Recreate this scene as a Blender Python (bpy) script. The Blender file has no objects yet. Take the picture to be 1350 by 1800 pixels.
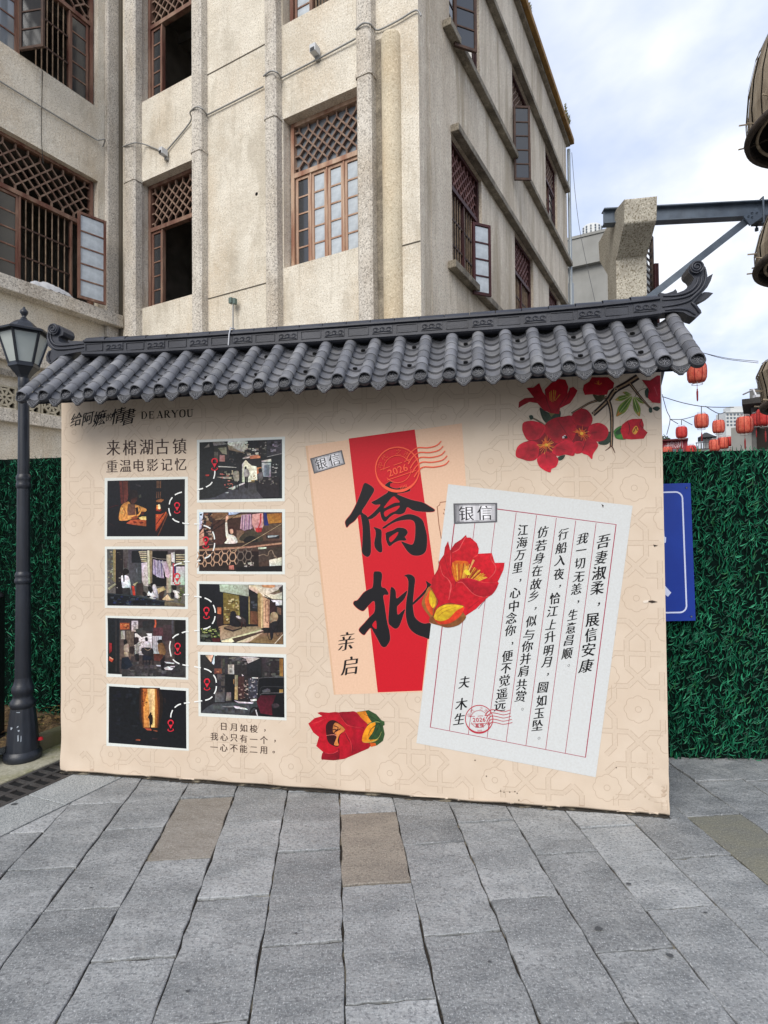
import bpy, bmesh, math, random
import numpy as np
from mathutils import Vector, Matrix

# ------------------------------------------------------------------ camera, world, sun, exposure
scene = bpy.context.scene
F = 1005.0; CAM_H = 1.6
PITCH = math.atan(20 / F); ROLL = 0.0095
_f = np.array([0, math.cos(PITCH), math.sin(PITCH)]); _r = np.array([1.0, 0, 0]); _u = np.cross(_r, _f)
CR = _r * math.cos(ROLL) - _u * math.sin(ROLL); CU = _u * math.cos(ROLL) + _r * math.sin(ROLL); CF = _f
CP = np.array([0, 0, CAM_H])
camd = bpy.data.cameras.new('camera'); cam = bpy.data.objects.new('camera', camd)
scene.collection.objects.link(cam); scene.camera = cam
camd.sensor_fit = 'HORIZONTAL'; camd.sensor_width = 36; camd.lens = 36 * F / 1350
camd.clip_start = 0.05; camd.clip_end = 2000
cam.matrix_world = Matrix(((CR[0], CU[0], -CF[0], 0), (CR[1], CU[1], -CF[1], 0), (CR[2], CU[2], -CF[2], CAM_H), (0, 0, 0, 1)))

SUN_EL = 37; SUN_AZ = 203        # azimuth of the sun, degrees clockwise from +Y
world = bpy.data.worlds.new('World'); scene.world = world; world.use_nodes = True
nt = world.node_tree; nt.nodes.clear()
def wn(t, **k):
    n = nt.nodes.new(t)
    for a, b in k.items(): setattr(n, a, b)
    return n
out = wn('ShaderNodeOutputWorld'); bg = wn('ShaderNodeBackground'); bg.inputs[1].default_value = 0.15
sky = wn('ShaderNodeTexSky', sky_type='NISHITA', sun_disc=False)
sky.sun_elevation = math.radians(SUN_EL); sky.sun_rotation = math.radians(SUN_AZ)
sky.air_density = 1.0; sky.dust_density = 2.0; sky.ozone_density = 1.5
tc = wn('ShaderNodeTexCoord')
sep = wn('ShaderNodeSeparateXYZ'); nt.links.new(tc.outputs['Generated'], sep.inputs[0])
# cloud layer: project direction on a plane overhead so clouds flatten towards the horizon
mz = wn('ShaderNodeMath', operation='MAXIMUM'); mz.inputs[1].default_value = 0.0; nt.links.new(sep.outputs['Z'], mz.inputs[0])
az = wn('ShaderNodeMath', operation='ADD'); az.inputs[1].default_value = 0.22; nt.links.new(mz.outputs[0], az.inputs[0])
dv = wn('ShaderNodeVectorMath', operation='DIVIDE'); nt.links.new(tc.outputs['Generated'], dv.inputs[0])
cx = wn('ShaderNodeCombineXYZ'); [nt.links.new(az.outputs[0], cx.inputs[i]) for i in range(3)]
nt.links.new(cx.outputs[0], dv.inputs[1])
n1 = wn('ShaderNodeTexNoise'); n1.inputs['Scale'].default_value = 1.25; n1.inputs['Detail'].default_value = 7; n1.inputs['Roughness'].default_value = .52; n1.inputs['Distortion'].default_value = .35
mpw = wn('ShaderNodeMapping'); mpw.inputs['Location'].default_value = (2.3, 1.1, 0); mpw.inputs['Rotation'].default_value = (0, 0, .5); mpw.inputs['Scale'].default_value = (1.3, .75, 1)
nt.links.new(dv.outputs[0], mpw.inputs[0]); nt.links.new(mpw.outputs[0], n1.inputs['Vector'])
r1 = wn('ShaderNodeValToRGB'); r1.color_ramp.elements[0].position = .36; r1.color_ramp.elements[1].position = .6
nt.links.new(n1.outputs[0], r1.inputs[0])
n2 = wn('ShaderNodeTexNoise'); n2.inputs['Scale'].default_value = 2.4; n2.inputs['Detail'].default_value = 6
nt.links.new(dv.outputs[0], n2.inputs['Vector'])
r2 = wn('ShaderNodeValToRGB'); r2.color_ramp.elements[0].position = .36; r2.color_ramp.elements[1].position = .56
r2.color_ramp.elements[0].color = (2.75, 3.1, 3.85, 1); r2.color_ramp.elements[1].color = (4.5, 4.55, 4.65, 1)
nt.links.new(n2.outputs[0], r2.inputs[0])
sc_ = wn('ShaderNodeVectorMath', operation='SCALE'); sc_.inputs['Scale'].default_value = 1.0
nt.links.new(sky.outputs[0], sc_.inputs[0])
tint = wn('ShaderNodeMixRGB'); tint.inputs[0].default_value = .8; tint.inputs[2].default_value = (2.35, 2.75, 3.8, 1)
nt.links.new(sc_.outputs[0], tint.inputs[1])
mx = wn('ShaderNodeMixRGB'); nt.links.new(r1.outputs[0], mx.inputs[0]); nt.links.new(tint.outputs[0], mx.inputs[1]); nt.links.new(r2.outputs[0], mx.inputs[2])
nt.links.new(mx.outputs[0], bg.inputs[0]); nt.links.new(bg.outputs[0], out.inputs[0])

sund = bpy.data.lights.new('sun', 'SUN'); sund.energy = 1.5; sund.angle = math.radians(38); sund.color = (1, .95, .88)
sun = bpy.data.objects.new('sun', sund); scene.collection.objects.link(sun)
_a, _e = math.radians(SUN_AZ), math.radians(SUN_EL)
sdir = Vector((math.sin(_a) * math.cos(_e), math.cos(_a) * math.cos(_e), math.sin(_e)))
sun.rotation_euler = sdir.to_track_quat('Z', 'Y').to_euler(); sun.location = (0, 0, 30)
scene.view_settings.view_transform = 'Standard'; scene.view_settings.look = 'None'
scene.view_settings.gamma = 1; scene.view_settings.use_curve_mapping = False
scene.view_settings.exposure = 0.84

# ------------------------------------------------------------------ photo geometry -> real planes
def ray(x, y): return CR * (x - 675) / F - CU * (y - 900) / F + CF
def ground(x, y, z=0.0):
    d = ray(x, y); return CP + d * ((z - CAM_H) / d[2])
def at_depth(x, y, dep):              # point at camera depth (metres along the view axis)
    return CP + ray(x, y) * dep
class Frame:                          # a vertical plane: s along it, off towards its open side, z up
    def __init__(self, O, X, N=None):
        self.O = np.array([O[0], O[1], 0.0]); X = np.array([X[0], X[1], 0.0]); self.X = X / np.linalg.norm(X)
        self.N = np.array([self.X[1], -self.X[0], 0.0])
        self.M = Matrix(((self.X[0], -self.N[0], 0, self.O[0]), (self.X[1], -self.N[1], 0, self.O[1]), (0, 0, 1, 0), (0, 0, 0, 1)))
    def px(self, x, y, off=0.0):
        d = ray(x, y); P0 = self.O + self.N * off
        P = CP + d * (((P0 - CP) @ self.N) / (d @ self.N))
        return float((P - self.O) @ self.X), float(P[2])
    def s(self, x, y=500, off=0.0): return self.px(x, y, off)[0]
    def z(self, x, y, off=0.0): return self.px(x, y, off)[1]

def lin(c):
    c = np.array(c[:3]) / 255.0
    r = np.where(c <= .04045, c / 12.92, ((c + .055) / 1.055) ** 2.4)
    return (float(r[0]), float(r[1]), float(r[2]), 1.0)

# ------------------------------------------------------------------ materials
MATS = {}
def material(name, col, rough=.8, col2=None, scale=8, detail=6, bump=0, bscale=60, stretch=(1, 1, 1), metal=0, spec=.4,
             speck=None, speck_scale=150, speck_amt=.5, stain=None, stain_scale=1.2, stain_amt=.4, rand=0, stain_stretch=(1, 1, .35), attr=False, coords='Object', big=0, contrast=(.35, .65)):
    if name in MATS: return MATS[name]
    m = bpy.data.materials.new(name); m.use_nodes = True; t = m.node_tree; N = t.nodes; Lk = t.links
    b = N['Principled BSDF']; b.inputs['Roughness'].default_value = rough; b.inputs['Metallic'].default_value = metal
    b.inputs['Specular IOR Level'].default_value = spec
    tcn = N.new('ShaderNodeTexCoord'); vec = tcn.outputs[coords]
    oi = N.new('ShaderNodeObjectInfo')
    ad = N.new('ShaderNodeVectorMath'); ad.operation = 'ADD'; Lk.new(vec, ad.inputs[0])
    if rand:
        ml = N.new('ShaderNodeMath'); ml.operation = 'MULTIPLY'; ml.inputs[1].default_value = 37.0; Lk.new(oi.outputs['Random'], ml.inputs[0]); Lk.new(ml.outputs[0], ad.inputs[1])
    vec = ad.outputs[0]
    mp = N.new('ShaderNodeMapping'); mp.inputs['Scale'].default_value = stretch; Lk.new(vec, mp.inputs[0])
    def noise(sc, det, v, rough_=.55):
        n = N.new('ShaderNodeTexNoise'); n.inputs['Scale'].default_value = sc; n.inputs['Detail'].default_value = det; n.inputs['Roughness'].default_value = rough_
        Lk.new(v, n.inputs['Vector']); return n
    def ramp(src, a, c):
        r = N.new('ShaderNodeValToRGB'); r.color_ramp.elements[0].position = a; r.color_ramp.elements[1].position = c; Lk.new(src, r.inputs[0]); return r.outputs[0]
    def mix(fac, a, c, mode='MIX'):
        x = N.new('ShaderNodeMixRGB'); x.blend_type = mode
        if isinstance(fac, (int, float)): x.inputs[0].default_value = fac
        else: Lk.new(fac, x.inputs[0])
        for i, q in ((1, a), (2, c)):
            if isinstance(q, tuple): x.inputs[i].default_value = q
            else: Lk.new(q, x.inputs[i])
        return x.outputs[0]
    if attr:
        av = N.new('ShaderNodeAttribute'); av.attribute_name = 'Col'; cur = av.outputs['Color']
        if col2:
            n = noise(scale, detail, mp.outputs[0]); cur = mix(ramp(n.outputs[0], *contrast), cur, mix(1.0, cur, lin(col2), 'MULTIPLY'))
    else:
        cur = lin(col)
        if col2:
            n = noise(scale, detail, mp.outputs[0]); cur = mix(ramp(n.outputs[0], *contrast), cur, lin(col2))
    if stain:
        mp2 = N.new('ShaderNodeMapping'); mp2.inputs['Scale'].default_value = stain_stretch; Lk.new(vec, mp2.inputs[0])
        n = noise(stain_scale, 8, mp2.outputs[0], .62); r = ramp(n.outputs[0], .47, .72)
        mm = N.new('ShaderNodeMath'); mm.operation = 'MULTIPLY'; mm.inputs[1].default_value = stain_amt; Lk.new(r, mm.inputs[0])
        cur = mix(mm.outputs[0], cur, lin(stain))
    if speck:
        n = noise(speck_scale, 3, vec, .6); r = ramp(n.outputs[0], .5, .62)
        mm = N.new('ShaderNodeMath'); mm.operation = 'MULTIPLY'; mm.inputs[1].default_value = speck_amt; Lk.new(r, mm.inputs[0])
        cur = mix(mm.outputs[0], cur, lin(speck))
        n = noise(speck_scale * .8, 3, mp.outputs[0], .6); r = ramp(n.outputs[0], .56, .66)
        mm = N.new('ShaderNodeMath'); mm.operation = 'MULTIPLY'; mm.inputs[1].default_value = speck_amt * .7; Lk.new(r, mm.inputs[0])
        cur = mix(mm.outputs[0], cur, tuple(min(1, v * 1.5) for v in lin(col)[:3]) + (1,))
    if rand:
        mr = N.new('ShaderNodeMapRange'); mr.inputs[3].default_value = 1 - rand; mr.inputs[4].default_value = 1 + rand; Lk.new(oi.outputs['Random'], mr.inputs[0])
        sc = N.new('ShaderNodeVectorMath'); sc.operation = 'SCALE'; Lk.new(mr.outputs[0], sc.inputs['Scale'])
        if isinstance(cur, tuple): sc.inputs[0].default_value = cur[:3]
        else: Lk.new(cur, sc.inputs[0])
        cur = sc.outputs[0]
    if isinstance(cur, tuple): b.inputs['Base Color'].default_value = cur
    else: Lk.new(cur, b.inputs['Base Color'])
    if bump:
        n = noise(bscale, 4, mp.outputs[0], .6); bn = N.new('ShaderNodeBump'); bn.inputs['Strength'].default_value = bump; bn.inputs['Distance'].default_value = .01
        src = n.outputs[0]
        if big:
            n3 = noise(big, 3, vec); a2 = N.new('ShaderNodeMath'); a2.operation = 'MULTIPLY_ADD'; a2.inputs[1].default_value = 4; Lk.new(n3.outputs[0], a2.inputs[0]); Lk.new(src, a2.inputs[2]); src = a2.outputs[0]
        Lk.new(src, bn.inputs['Height']); Lk.new(bn.outputs[0], b.inputs['Normal'])
    MATS[name] = m; return m

# ------------------------------------------------------------------ mesh building
COL = scene.collection
class MB:
    def __init__(self): self.v = []; self.f = []; self.m = []; self.c = []; self.sm = []
    def face(self, pts, mi=0, col=None, smooth=False):
        b = len(self.v); self.v += [tuple(map(float, p)) for p in pts]; self.f.append(tuple(range(b, b + len(pts)))); self.m.append(mi); self.c.append(col); self.sm.append(smooth)
    def add(self, verts, faces, mi=0, col=None, smooth=False):
        b = len(self.v); self.v += [tuple(map(float, p)) for p in verts]
        for f in faces: self.f.append(tuple(i + b for i in f)); self.m.append(mi); self.c.append(col); self.sm.append(smooth)
    def box(self, x0, x1, y0, y1, z0, z1, mi=0, col=None):
        v = [(x, y, z) for x in (x0, x1) for y in (y0, y1) for z in (z0, z1)]
        self.add(v, [(0, 1, 3, 2), (4, 6, 7, 5), (0, 4, 5, 1), (2, 3, 7, 6), (0, 2, 6, 4), (1, 5, 7, 3)], mi, col)
    def bar(self, a, b, w, d, up=(0, 1, 0), mi=0, col=None):   # box along a-b, w across, d along 'up'
        a = np.array(a, float); b = np.array(b, float); t = b - a; t /= np.linalg.norm(t)
        up = np.array(up, float); up -= t * (up @ t); up /= np.linalg.norm(up); sd = np.cross(t, up)
        v = [p + sd * i * w / 2 + up * j * d / 2 for p in (a, b) for i, j in ((-1, -1), (1, -1), (1, 1), (-1, 1))]
        self.add(v, [(3, 2, 1, 0), (4, 5, 6, 7), (0, 1, 5, 4), (1, 2, 6, 5), (2, 3, 7, 6), (3, 0, 4, 7)], mi, col)
    def tube(self, pts, r, n=8, mi=0, col=None, cap=True):
        pts = [np.array(p, float) for p in pts]; rs = r if hasattr(r, '__len__') else [r] * len(pts); rings = []
        prev = None
        for i, p in enumerate(pts):
            t = pts[min(i + 1, len(pts) - 1)] - pts[max(i - 1, 0)]; t /= np.linalg.norm(t) + 1e-12
            a = prev if prev is not None else (np.array([0, 0, 1.]) if abs(t[2]) < .9 else np.array([1., 0, 0]))
            a = a - t * (a @ t); a /= np.linalg.norm(a); prev = a; b = np.cross(t, a)
            rings += [p + (a * math.cos(q) + b * math.sin(q)) * rs[i] for q in np.arange(n) * 2 * math.pi / n]
        fs = [(i * n + j, i * n + (j + 1) % n, (i + 1) * n + (j + 1) % n, (i + 1) * n + j) for i in range(len(pts) - 1) for j in range(n)]
        self.add(rings, fs, mi, col, n > 5)
        if cap: self.add(rings[:n], [tuple(range(n - 1, -1, -1))], mi, col); self.add(rings[-n:], [tuple(range(n))], mi, col)
    def lathe(self, prof, n=24, c=(0, 0, 0), mi=0, col=None, smooth=True, rot=0, a0=0, a1=2 * math.pi):
        full = abs(a1 - a0 - 2 * math.pi) < 1e-6; k = n if full else n + 1
        v = [(c[0] + r * math.cos(a0 + rot + (a1 - a0) * j / n), c[1] + r * math.sin(a0 + rot + (a1 - a0) * j / n), c[2] + z) for r, z in prof for j in range(k)]
        fs = [(i * k + j, i * k + (j + 1) % k, (i + 1) * k + (j + 1) % k, (i + 1) * k + j) for i in range(len(prof) - 1) for j in range(n)]
        self.add(v, fs, mi, col, smooth)
    def prism(self, poly, y0, y1, mi=0, col=None, smooth=False):       # poly in (x,z), extruded along y; concave is fine
        n = len(poly)
        self.add([(x, y0, z) for x, z in poly], [tuple(range(n))], mi, col)
        self.add([(x, y1, z) for x, z in poly], [tuple(range(n - 1, -1, -1))], mi, col)
        self.add([(x, y0, z) for x, z in poly] + [(x, y1, z) for x, z in poly], [(i, i + n, (i + 1) % n + n, (i + 1) % n) for i in range(n)], mi, col, smooth)
    def mesh(self, name, mats):
        me = bpy.data.meshes.new(name); me.from_pydata(self.v, [], self.f)
        for m in (mats if isinstance(mats, (list, tuple)) else [mats]): me.materials.append(m)
        me.polygons.foreach_set('material_index', self.m); me.polygons.foreach_set('use_smooth', self.sm)
        if any(c is not None for c in self.c):
            a = me.color_attributes.new('Col', 'FLOAT_COLOR', 'CORNER')
            arr = []
            for f, c in zip(self.f, self.c): arr += [x for q in c for x in q] if isinstance(c, list) else list(c or (1, 1, 1, 1)) * len(f)
            a.data.foreach_set('color', arr)
        me.update(); return me
    def build(self, name, mats, parent=None, bevel=0, **k):
        o = link(name, self.mesh(name, mats), parent, **k)
        if bevel:
            b = o.modifiers.new('bevel', 'BEVEL'); b.width = bevel; b.segments = 2; b.limit_method = 'ANGLE'; b.angle_limit = math.radians(35)
        return o
def link(name, data, parent=None, label=None, cat=None, group=None, kind=None, M=None, loc=None, rot=None):
    o = bpy.data.objects.new(name, data); COL.objects.link(o)
    if parent is not None: o.parent = parent
    if M is not None: o.matrix_local = M
    if loc is not None: o.location = loc
    if rot is not None: o.rotation_euler = rot
    for a, b in (('label', label), ('category', cat), ('group', group), ('kind', kind)):
        if b: o[a] = b
    return o
def thing(name, label, cat, M=None, loc=None, rot=None, group=None, parent=None):
    return link(name, None, parent, label, cat, group, None, M, loc, rot)
def copy_tree(o, parent=None):
    c = o.copy(); COL.objects.link(c)
    if parent is not None: c.parent = parent
    for ch in list(o.children): copy_tree(ch, c)
    return c
def spline(pts, n=6, closed=False):
    P = [np.array(p, float) for p in pts]; out_ = []; m = len(P)
    rng = range(m if closed else m - 1)
    for i in rng:
        a, b, c, d = (P[(i - 1) % m], P[i], P[(i + 1) % m], P[(i + 2) % m]) if closed else (P[max(i - 1, 0)], P[i], P[i + 1], P[min(i + 2, m - 1)])
        for k in range(n):
            t = k / n; out_.append(.5 * ((2 * b) + (c - a) * t + (2 * a - 5 * b + 4 * c - d) * t * t + (3 * b - a - 3 * c + d) * t ** 3))
    if not closed: out_.append(P[-1])
    return out_
rnd = random.Random(7)

# ------------------------------------------------------------------ shared materials
M_slab = material('granite_slab', (142, 144, 144), .72, (114, 117, 118), 3.0, bump=.5, bscale=38, stretch=(1, 2.6, 1), speck=(86, 89, 92), speck_scale=85, speck_amt=.6, stain=(186, 188, 188), stain_scale=2.2, stain_amt=.5, stain_stretch=(1, 1, 1), rand=.17, big=9)
M_slab_brown = material('brown_granite_slab', (140, 133, 122), .75, (118, 112, 104), 4, bump=.5, bscale=38, stretch=(1, 2.6, 1), speck=(78, 72, 66), speck_scale=120, speck_amt=.55, rand=.05)
M_slab_olive = material('olive_granite_slab', (122, 120, 106), .75, (112, 112, 106), 4, bump=.5, bscale=38, stretch=(1, 2.6, 1), speck=(76, 76, 68), speck_scale=120, speck_amt=.5)
M_light_granite = material('light_speckled_granite', (158, 161, 160), .8, (140, 144, 144), 5, bump=.35, bscale=60, speck=(88, 92, 96), speck_scale=110, speck_amt=.8, rand=.04)
M_joint = material('joint_soil', (52, 48, 42), .95, (140, 132, 114), 9, contrast=(.54, .64), bump=.5, bscale=90)
M_wall = material('roughcast_plaster', (229, 222, 207), .95, (205, 197, 181), 1.1, detail=9, bump=.55, bscale=42, speck=(150, 139, 120), speck_scale=48, speck_amt=.55, stain=(186, 162, 128), stain_scale=.9, stain_amt=.6, stain_stretch=(1, 1, .5), big=6)
M_side = material('combed_plaster', (224, 212, 193), .95, (199, 186, 167), 2.2, detail=9, bump=.4, bscale=34, stretch=(1, 1, .14), speck=(124, 112, 94), speck_scale=40, speck_amt=.5, stain=(160, 143, 120), stain_scale=1.6, stain_amt=.55, stain_stretch=(1.6, 1.6, .18), big=4)
M_grain = material('speckled_granite_render', (212, 206, 195), .95, (190, 183, 172), 2.4, bump=.4, bscale=90, speck=(112, 105, 96), speck_scale=48, speck_amt=.75, stain=(178, 158, 128), stain_scale=1.5, stain_amt=.5)
M_ledge = material('weathered_ledge', (156, 147, 131), .95, (112, 104, 91), 3, bump=.5, bscale=50, speck=(80, 74, 66), speck_scale=60, speck_amt=.6, stain=(62, 58, 50), stain_scale=3, stain_amt=.6)
M_groove = material('joint_and_recess_shade', (88, 82, 72), .95)  # wall joints, and the shade painted into the wing corner
M_room = material('dim_room_plaster', (150, 144, 134), .95, (100, 95, 88), 1.5)
M_wood = material('worn_red_brown_wood', (104, 64, 52), .7, (146, 118, 100), 6, bump=.4, bscale=60, stretch=(1, 1, .2), stain=(70, 36, 28), stain_scale=5, stain_amt=.7)
M_pale_wood = material('bleached_window_wood', (190, 164, 142), .75, (142, 100, 80), 7, bump=.4, bscale=60, stretch=(1, 1, .2), stain=(190, 160, 132), stain_scale=4, stain_amt=.6)
M_dark_wood = material('dark_maroon_wood', (74, 34, 34), .6, (54, 26, 26), 6, bump=.3, bscale=60, stretch=(1, 1, .2))
M_lattice = material('lattice_wood', (140, 118, 102), .75, (108, 82, 70), 9)
M_bar = material('window_bar', (150, 128, 104), .7, (104, 84, 68), 9)
M_ironbar = material('rusty_crossbar', (62, 46, 40), .7, (84, 62, 50), 9)
def glass(name, col, rough, spec=.8):
    m = material(name, col, rough, spec=spec); return m
M_glass = glass('dusty_window_glass', (56, 58, 60), .12)
M_glass2 = glass('clear_sky_window_glass', (120, 126, 132), .08, 1)
M_frost = material('frosted_patterned_glass', (190, 198, 204), .25, (168, 176, 182), 9, bump=.2, bscale=45)
M_cloth = material('white_cloth', (212, 212, 212), .9, (180, 182, 186), 8, bump=.5, bscale=16)

def flecks(m, sc, amt, col, lo=.57, stretch=(1, 1, 1)):      # fine bright chisel flecks mixed over a finished material
    t = m.node_tree; b = t.nodes['Principled BSDF']; src = b.inputs['Base Color'].links[0].from_socket
    tcn = t.nodes.new('ShaderNodeTexCoord'); mp = t.nodes.new('ShaderNodeMapping'); mp.inputs['Scale'].default_value = stretch; t.links.new(tcn.outputs['Object'], mp.inputs[0])
    n = t.nodes.new('ShaderNodeTexNoise'); n.inputs['Scale'].default_value = sc; n.inputs['Detail'].default_value = 4; n.inputs['Roughness'].default_value = .7; t.links.new(mp.outputs[0], n.inputs['Vector'])
    r = t.nodes.new('ShaderNodeValToRGB'); r.color_ramp.elements[0].position = lo; r.color_ramp.elements[1].position = lo + .1; r.color_ramp.elements[1].color = (amt, amt, amt, 1); t.links.new(n.outputs[0], r.inputs[0])
    x = t.nodes.new('ShaderNodeMixRGB'); t.links.new(r.outputs[0], x.inputs[0]); t.links.new(src, x.inputs[1]); x.inputs[2].default_value = lin(col); t.links.new(x.outputs[0], b.inputs['Base Color'])
for m_, c1_, c2_ in ((M_slab, (196, 198, 198), (92, 95, 98)), (M_slab_brown, (176, 166, 150), (92, 84, 74)), (M_slab_olive, (170, 168, 150), (88, 88, 76)), (M_light_granite, (206, 208, 206), (96, 100, 104))):
    flecks(m_, 170, .75, c1_, .56, (1, .55, 1)); flecks(m_, 210, .6, c2_, .6, (1, .5, 1))
flecks(M_slab, 16, .45, (84, 84, 82), .66); flecks(M_slab, 5, .35, (176, 176, 172), .6, (1, .4, 1))
M_slab_warm = M_slab.copy(); M_slab_warm.name = 'warm_granite_slab'; flecks(M_slab_warm, 3, .42, (144, 130, 110), .22)
flecks(M_wall, 95, .5, (226, 216, 196), .58); flecks(M_grain, 110, .6, (222, 216, 204), .57); flecks(M_wall, 1.6, .45, (170, 160, 142), .52, (1, 1, .4))
flecks(M_ledge, 8, .5, (178, 168, 150), .55, (1, 1, .6)); flecks(M_wall, 5.5, .4, (150, 138, 118), .6, (1.6, 1.6, .12)); flecks(M_wall, 3.2, .35, (232, 226, 212), .58, (1, 1, .3)); flecks(M_grain, 4.5, .4, (148, 138, 122), .58, (1.6, 1.6, .14))
flecks(M_side, 26, .45, (218, 204, 178), .56, (1, 1, .12)); flecks(M_side, 1.4, .5, (150, 136, 112), .5, (1.5, 1.5, .15))
# ------------------------------------------------------------------ ground and paving
VL = ray(585, 918); VL[2] = 0; VL /= np.linalg.norm(VL); VP_ = np.array([VL[1], -VL[0], 0])
g = MB(); g.face([(-600, -600, -.05), (600, -600, -.05), (600, 900, -.05), (-600, 900, -.05)])
g.build('ground', material('distant_ground', (110, 108, 104), .95, (90, 90, 86), .4), kind='structure')
pave = MB()
pave.box(-6, 7, -4, 4.9, -.04, -.012)
pavement = pave.build('pavement', M_joint, kind='structure')
Mp = Matrix(((VP_[0], VL[0], 0, 0), (VP_[1], VL[1], 0, 0), (0, 0, 1, 0), (0, 0, 0, 1)))   # local x across rows, y along rows
Mpi = np.array(Mp.inverted())
def pav(x, y):
    P = ground(x, y); return float(P @ VP_), float(P @ VL)
def rough_outline(x0, x1, y0, y1, r, amp=.0048, n=9):
    pts = []
    cs = [(x0, y0), (x1, y0), (x1, y1), (x0, y1)]
    for i in range(4):
        a, b = cs[i], cs[(i + 1) % 4]
        for k in range(n):
            t = k / n; j = amp if k else amp * .6
            pts.append((a[0] + (b[0] - a[0]) * t + r.uniform(-j, j), a[1] + (b[1] - a[1]) * t + r.uniform(-j, j)))
    return pts
def slab_mesh(pts, h=.03, bev=.004):
    m = MB(); n = len(pts); cx_ = sum(p[0] for p in pts) / n; cy_ = sum(p[1] for p in pts) / n
    ins = [(p[0] + (cx_ - p[0]) * bev / max(.05, math.hypot(cx_ - p[0], cy_ - p[1])), p[1] + (cy_ - p[1]) * bev / max(.05, math.hypot(cx_ - p[0], cy_ - p[1]))) for p in pts]
    v = [(x, y, -h) for x, y in pts] + [(x, y, -bev * .7) for x, y in pts] + [(x, y, 0) for x, y in ins]
    m.add(v, [(i, (i + 1) % n, (i + 1) % n + n, i + n) for i in range(n)] + [(i + n, (i + 1) % n + n, (i + 1) % n + 2 * n, i + 2 * n) for i in range(n)] + [tuple(range(2 * n, 3 * n))])
    return m
# the strip boundary left of the paving: a line on the ground, and the fence line behind
bA, bB = pav(0, 1470), pav(217, 1365)
def left_limit(yv): t = (yv - bA[1]) / (bB[1] - bA[1]); return bA[0] + (bB[0] - bA[0]) * t
W_ROW, L_SLAB = .3105, .6285
row_t = {0: 2.567, -1: 2.232, -2: 2.54, -3: 2.22, -4: 2.531, -5: 2.84, -6: 3.184, 1: 2.226, 2: 2.405, 3: 2.075, 4: 2.28, 5: 2.609, 6: 2.963, 7: 3.35, 8: 2.7, 9: 3.0, 10: 2.5}
brown = [(-3, 2.85, 3.47), (0, 2.56, 3.2)]
fenceR = [pav(1180, 1341), pav(1350, 1343)]
for rrow in range(-9, 12):
    x0 = .028 + rrow * W_ROW - .0; x1 = x0 + W_ROW; t0 = row_t.get(rrow, 2.3 + .31 * (rrow % 2))
    t = t0 - 6 * L_SLAB
    while t < 4.6:
        a, b = t, t + L_SLAB; t += L_SLAB
        xm = (x0 + x1) / 2; ym = (a + b) / 2
        lim = left_limit(b)
        g1 = rnd.uniform(.0015, .005); g2 = rnd.uniform(.004, .009)
        if x1 - .02 < left_limit(a) and x1 - .02 < left_limit(b): continue
        if a < -1.2: continue
        pts = rough_outline(x0 + g1, x1 - .004, a + g2, b - .003, rnd)
        if min(left_limit(a), left_limit(b)) + .004 > x0 or max(left_limit(a), left_limit(b)) > x0:   # cut by the slanting strip
            cut = []
            for i in range(len(pts)):
                p, q = pts[i], pts[(i + 1) % len(pts)]
                fp = p[0] - left_limit(p[1]) - .008; fq = q[0] - left_limit(q[1]) - .008
                if fp >= 0: cut.append(p)
                if fp * fq < 0: k = fp / (fp - fq); cut.append((p[0] + (q[0] - p[0]) * k, p[1] + (q[1] - p[1]) * k))
            pts = cut
            if len(pts) < 3: continue
        mat = M_slab
        if rrow == -3 and 2.84 < ym < 3.48: mat = M_slab_warm
        if rrow == 0 and 2.56 < ym < 3.2: mat = M_slab_brown
        if rrow == 6 and 2.4 < ym < 2.98: mat = M_slab_olive
        cxm, cym = sum(p[0] for p in pts) / len(pts), sum(p[1] for p in pts) / len(pts)
        o = slab_mesh([(p[0] - cxm, p[1] - cym) for p in pts]).build('paving_slab', mat, pavement, M=Mp @ Matrix.Translation((cxm, cym, rnd.uniform(-.0025, .0025))) @ Matrix.Rotation(rnd.uniform(-.005, .005), 4, 'X') @ Matrix.Rotation(rnd.uniform(-.007, .007), 4, 'Y'))

# strip of light granite beside the drain, the drain and the kerb; frame along the drain
dA, dB = ground(0, 1419), ground(130, 1360)
DR = Frame(dA, dB - dA)                           # s along the drain edge (away from camera), N towards the paving
def on(fr, x, y):                                 # ground point in a frame: (s, off towards N)
    P = ground(x, y) - fr.O; return float(P @ fr.X), float(P @ fr.N)
wst = on(DR, 217, 1365)[1]; wst0 = on(DR, 0, 1470)[1]
strip_w = (wst + wst0) / 2
s_j = on(DR, 60, 1400)[0]
for (sa, sb) in ((s_j - 2.2, s_j - 1.1), (s_j - 1.1, s_j), (s_j, s_j + 1.15)):
    # far piece widens a little so that it meets the slanting paving edge
    def lw(s): return wst0 + (wst - wst0) * (s - on(DR, 0, 1470)[0]) / (on(DR, 217, 1365)[0] - on(DR, 0, 1470)[0])
    pts = [(sa + .003, -lw(sa) + .004), (sb - .003, -lw(sb) + .004), (sb - .003, -.004), (sa + .003, -.004)]
    slab_mesh(pts).build('edge_slab', M_light_granite, pavement, M=DR.M)
drain_w = abs(on(DR, 0, 1379)[1]); 
s_end = on(DR, 130, 1360)[0] + .6
M_castiron = material('cast_iron_grate', (84, 82, 80), .6, (64, 60, 58), 10, bump=.3, bscale=80, metal=.3)
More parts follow.
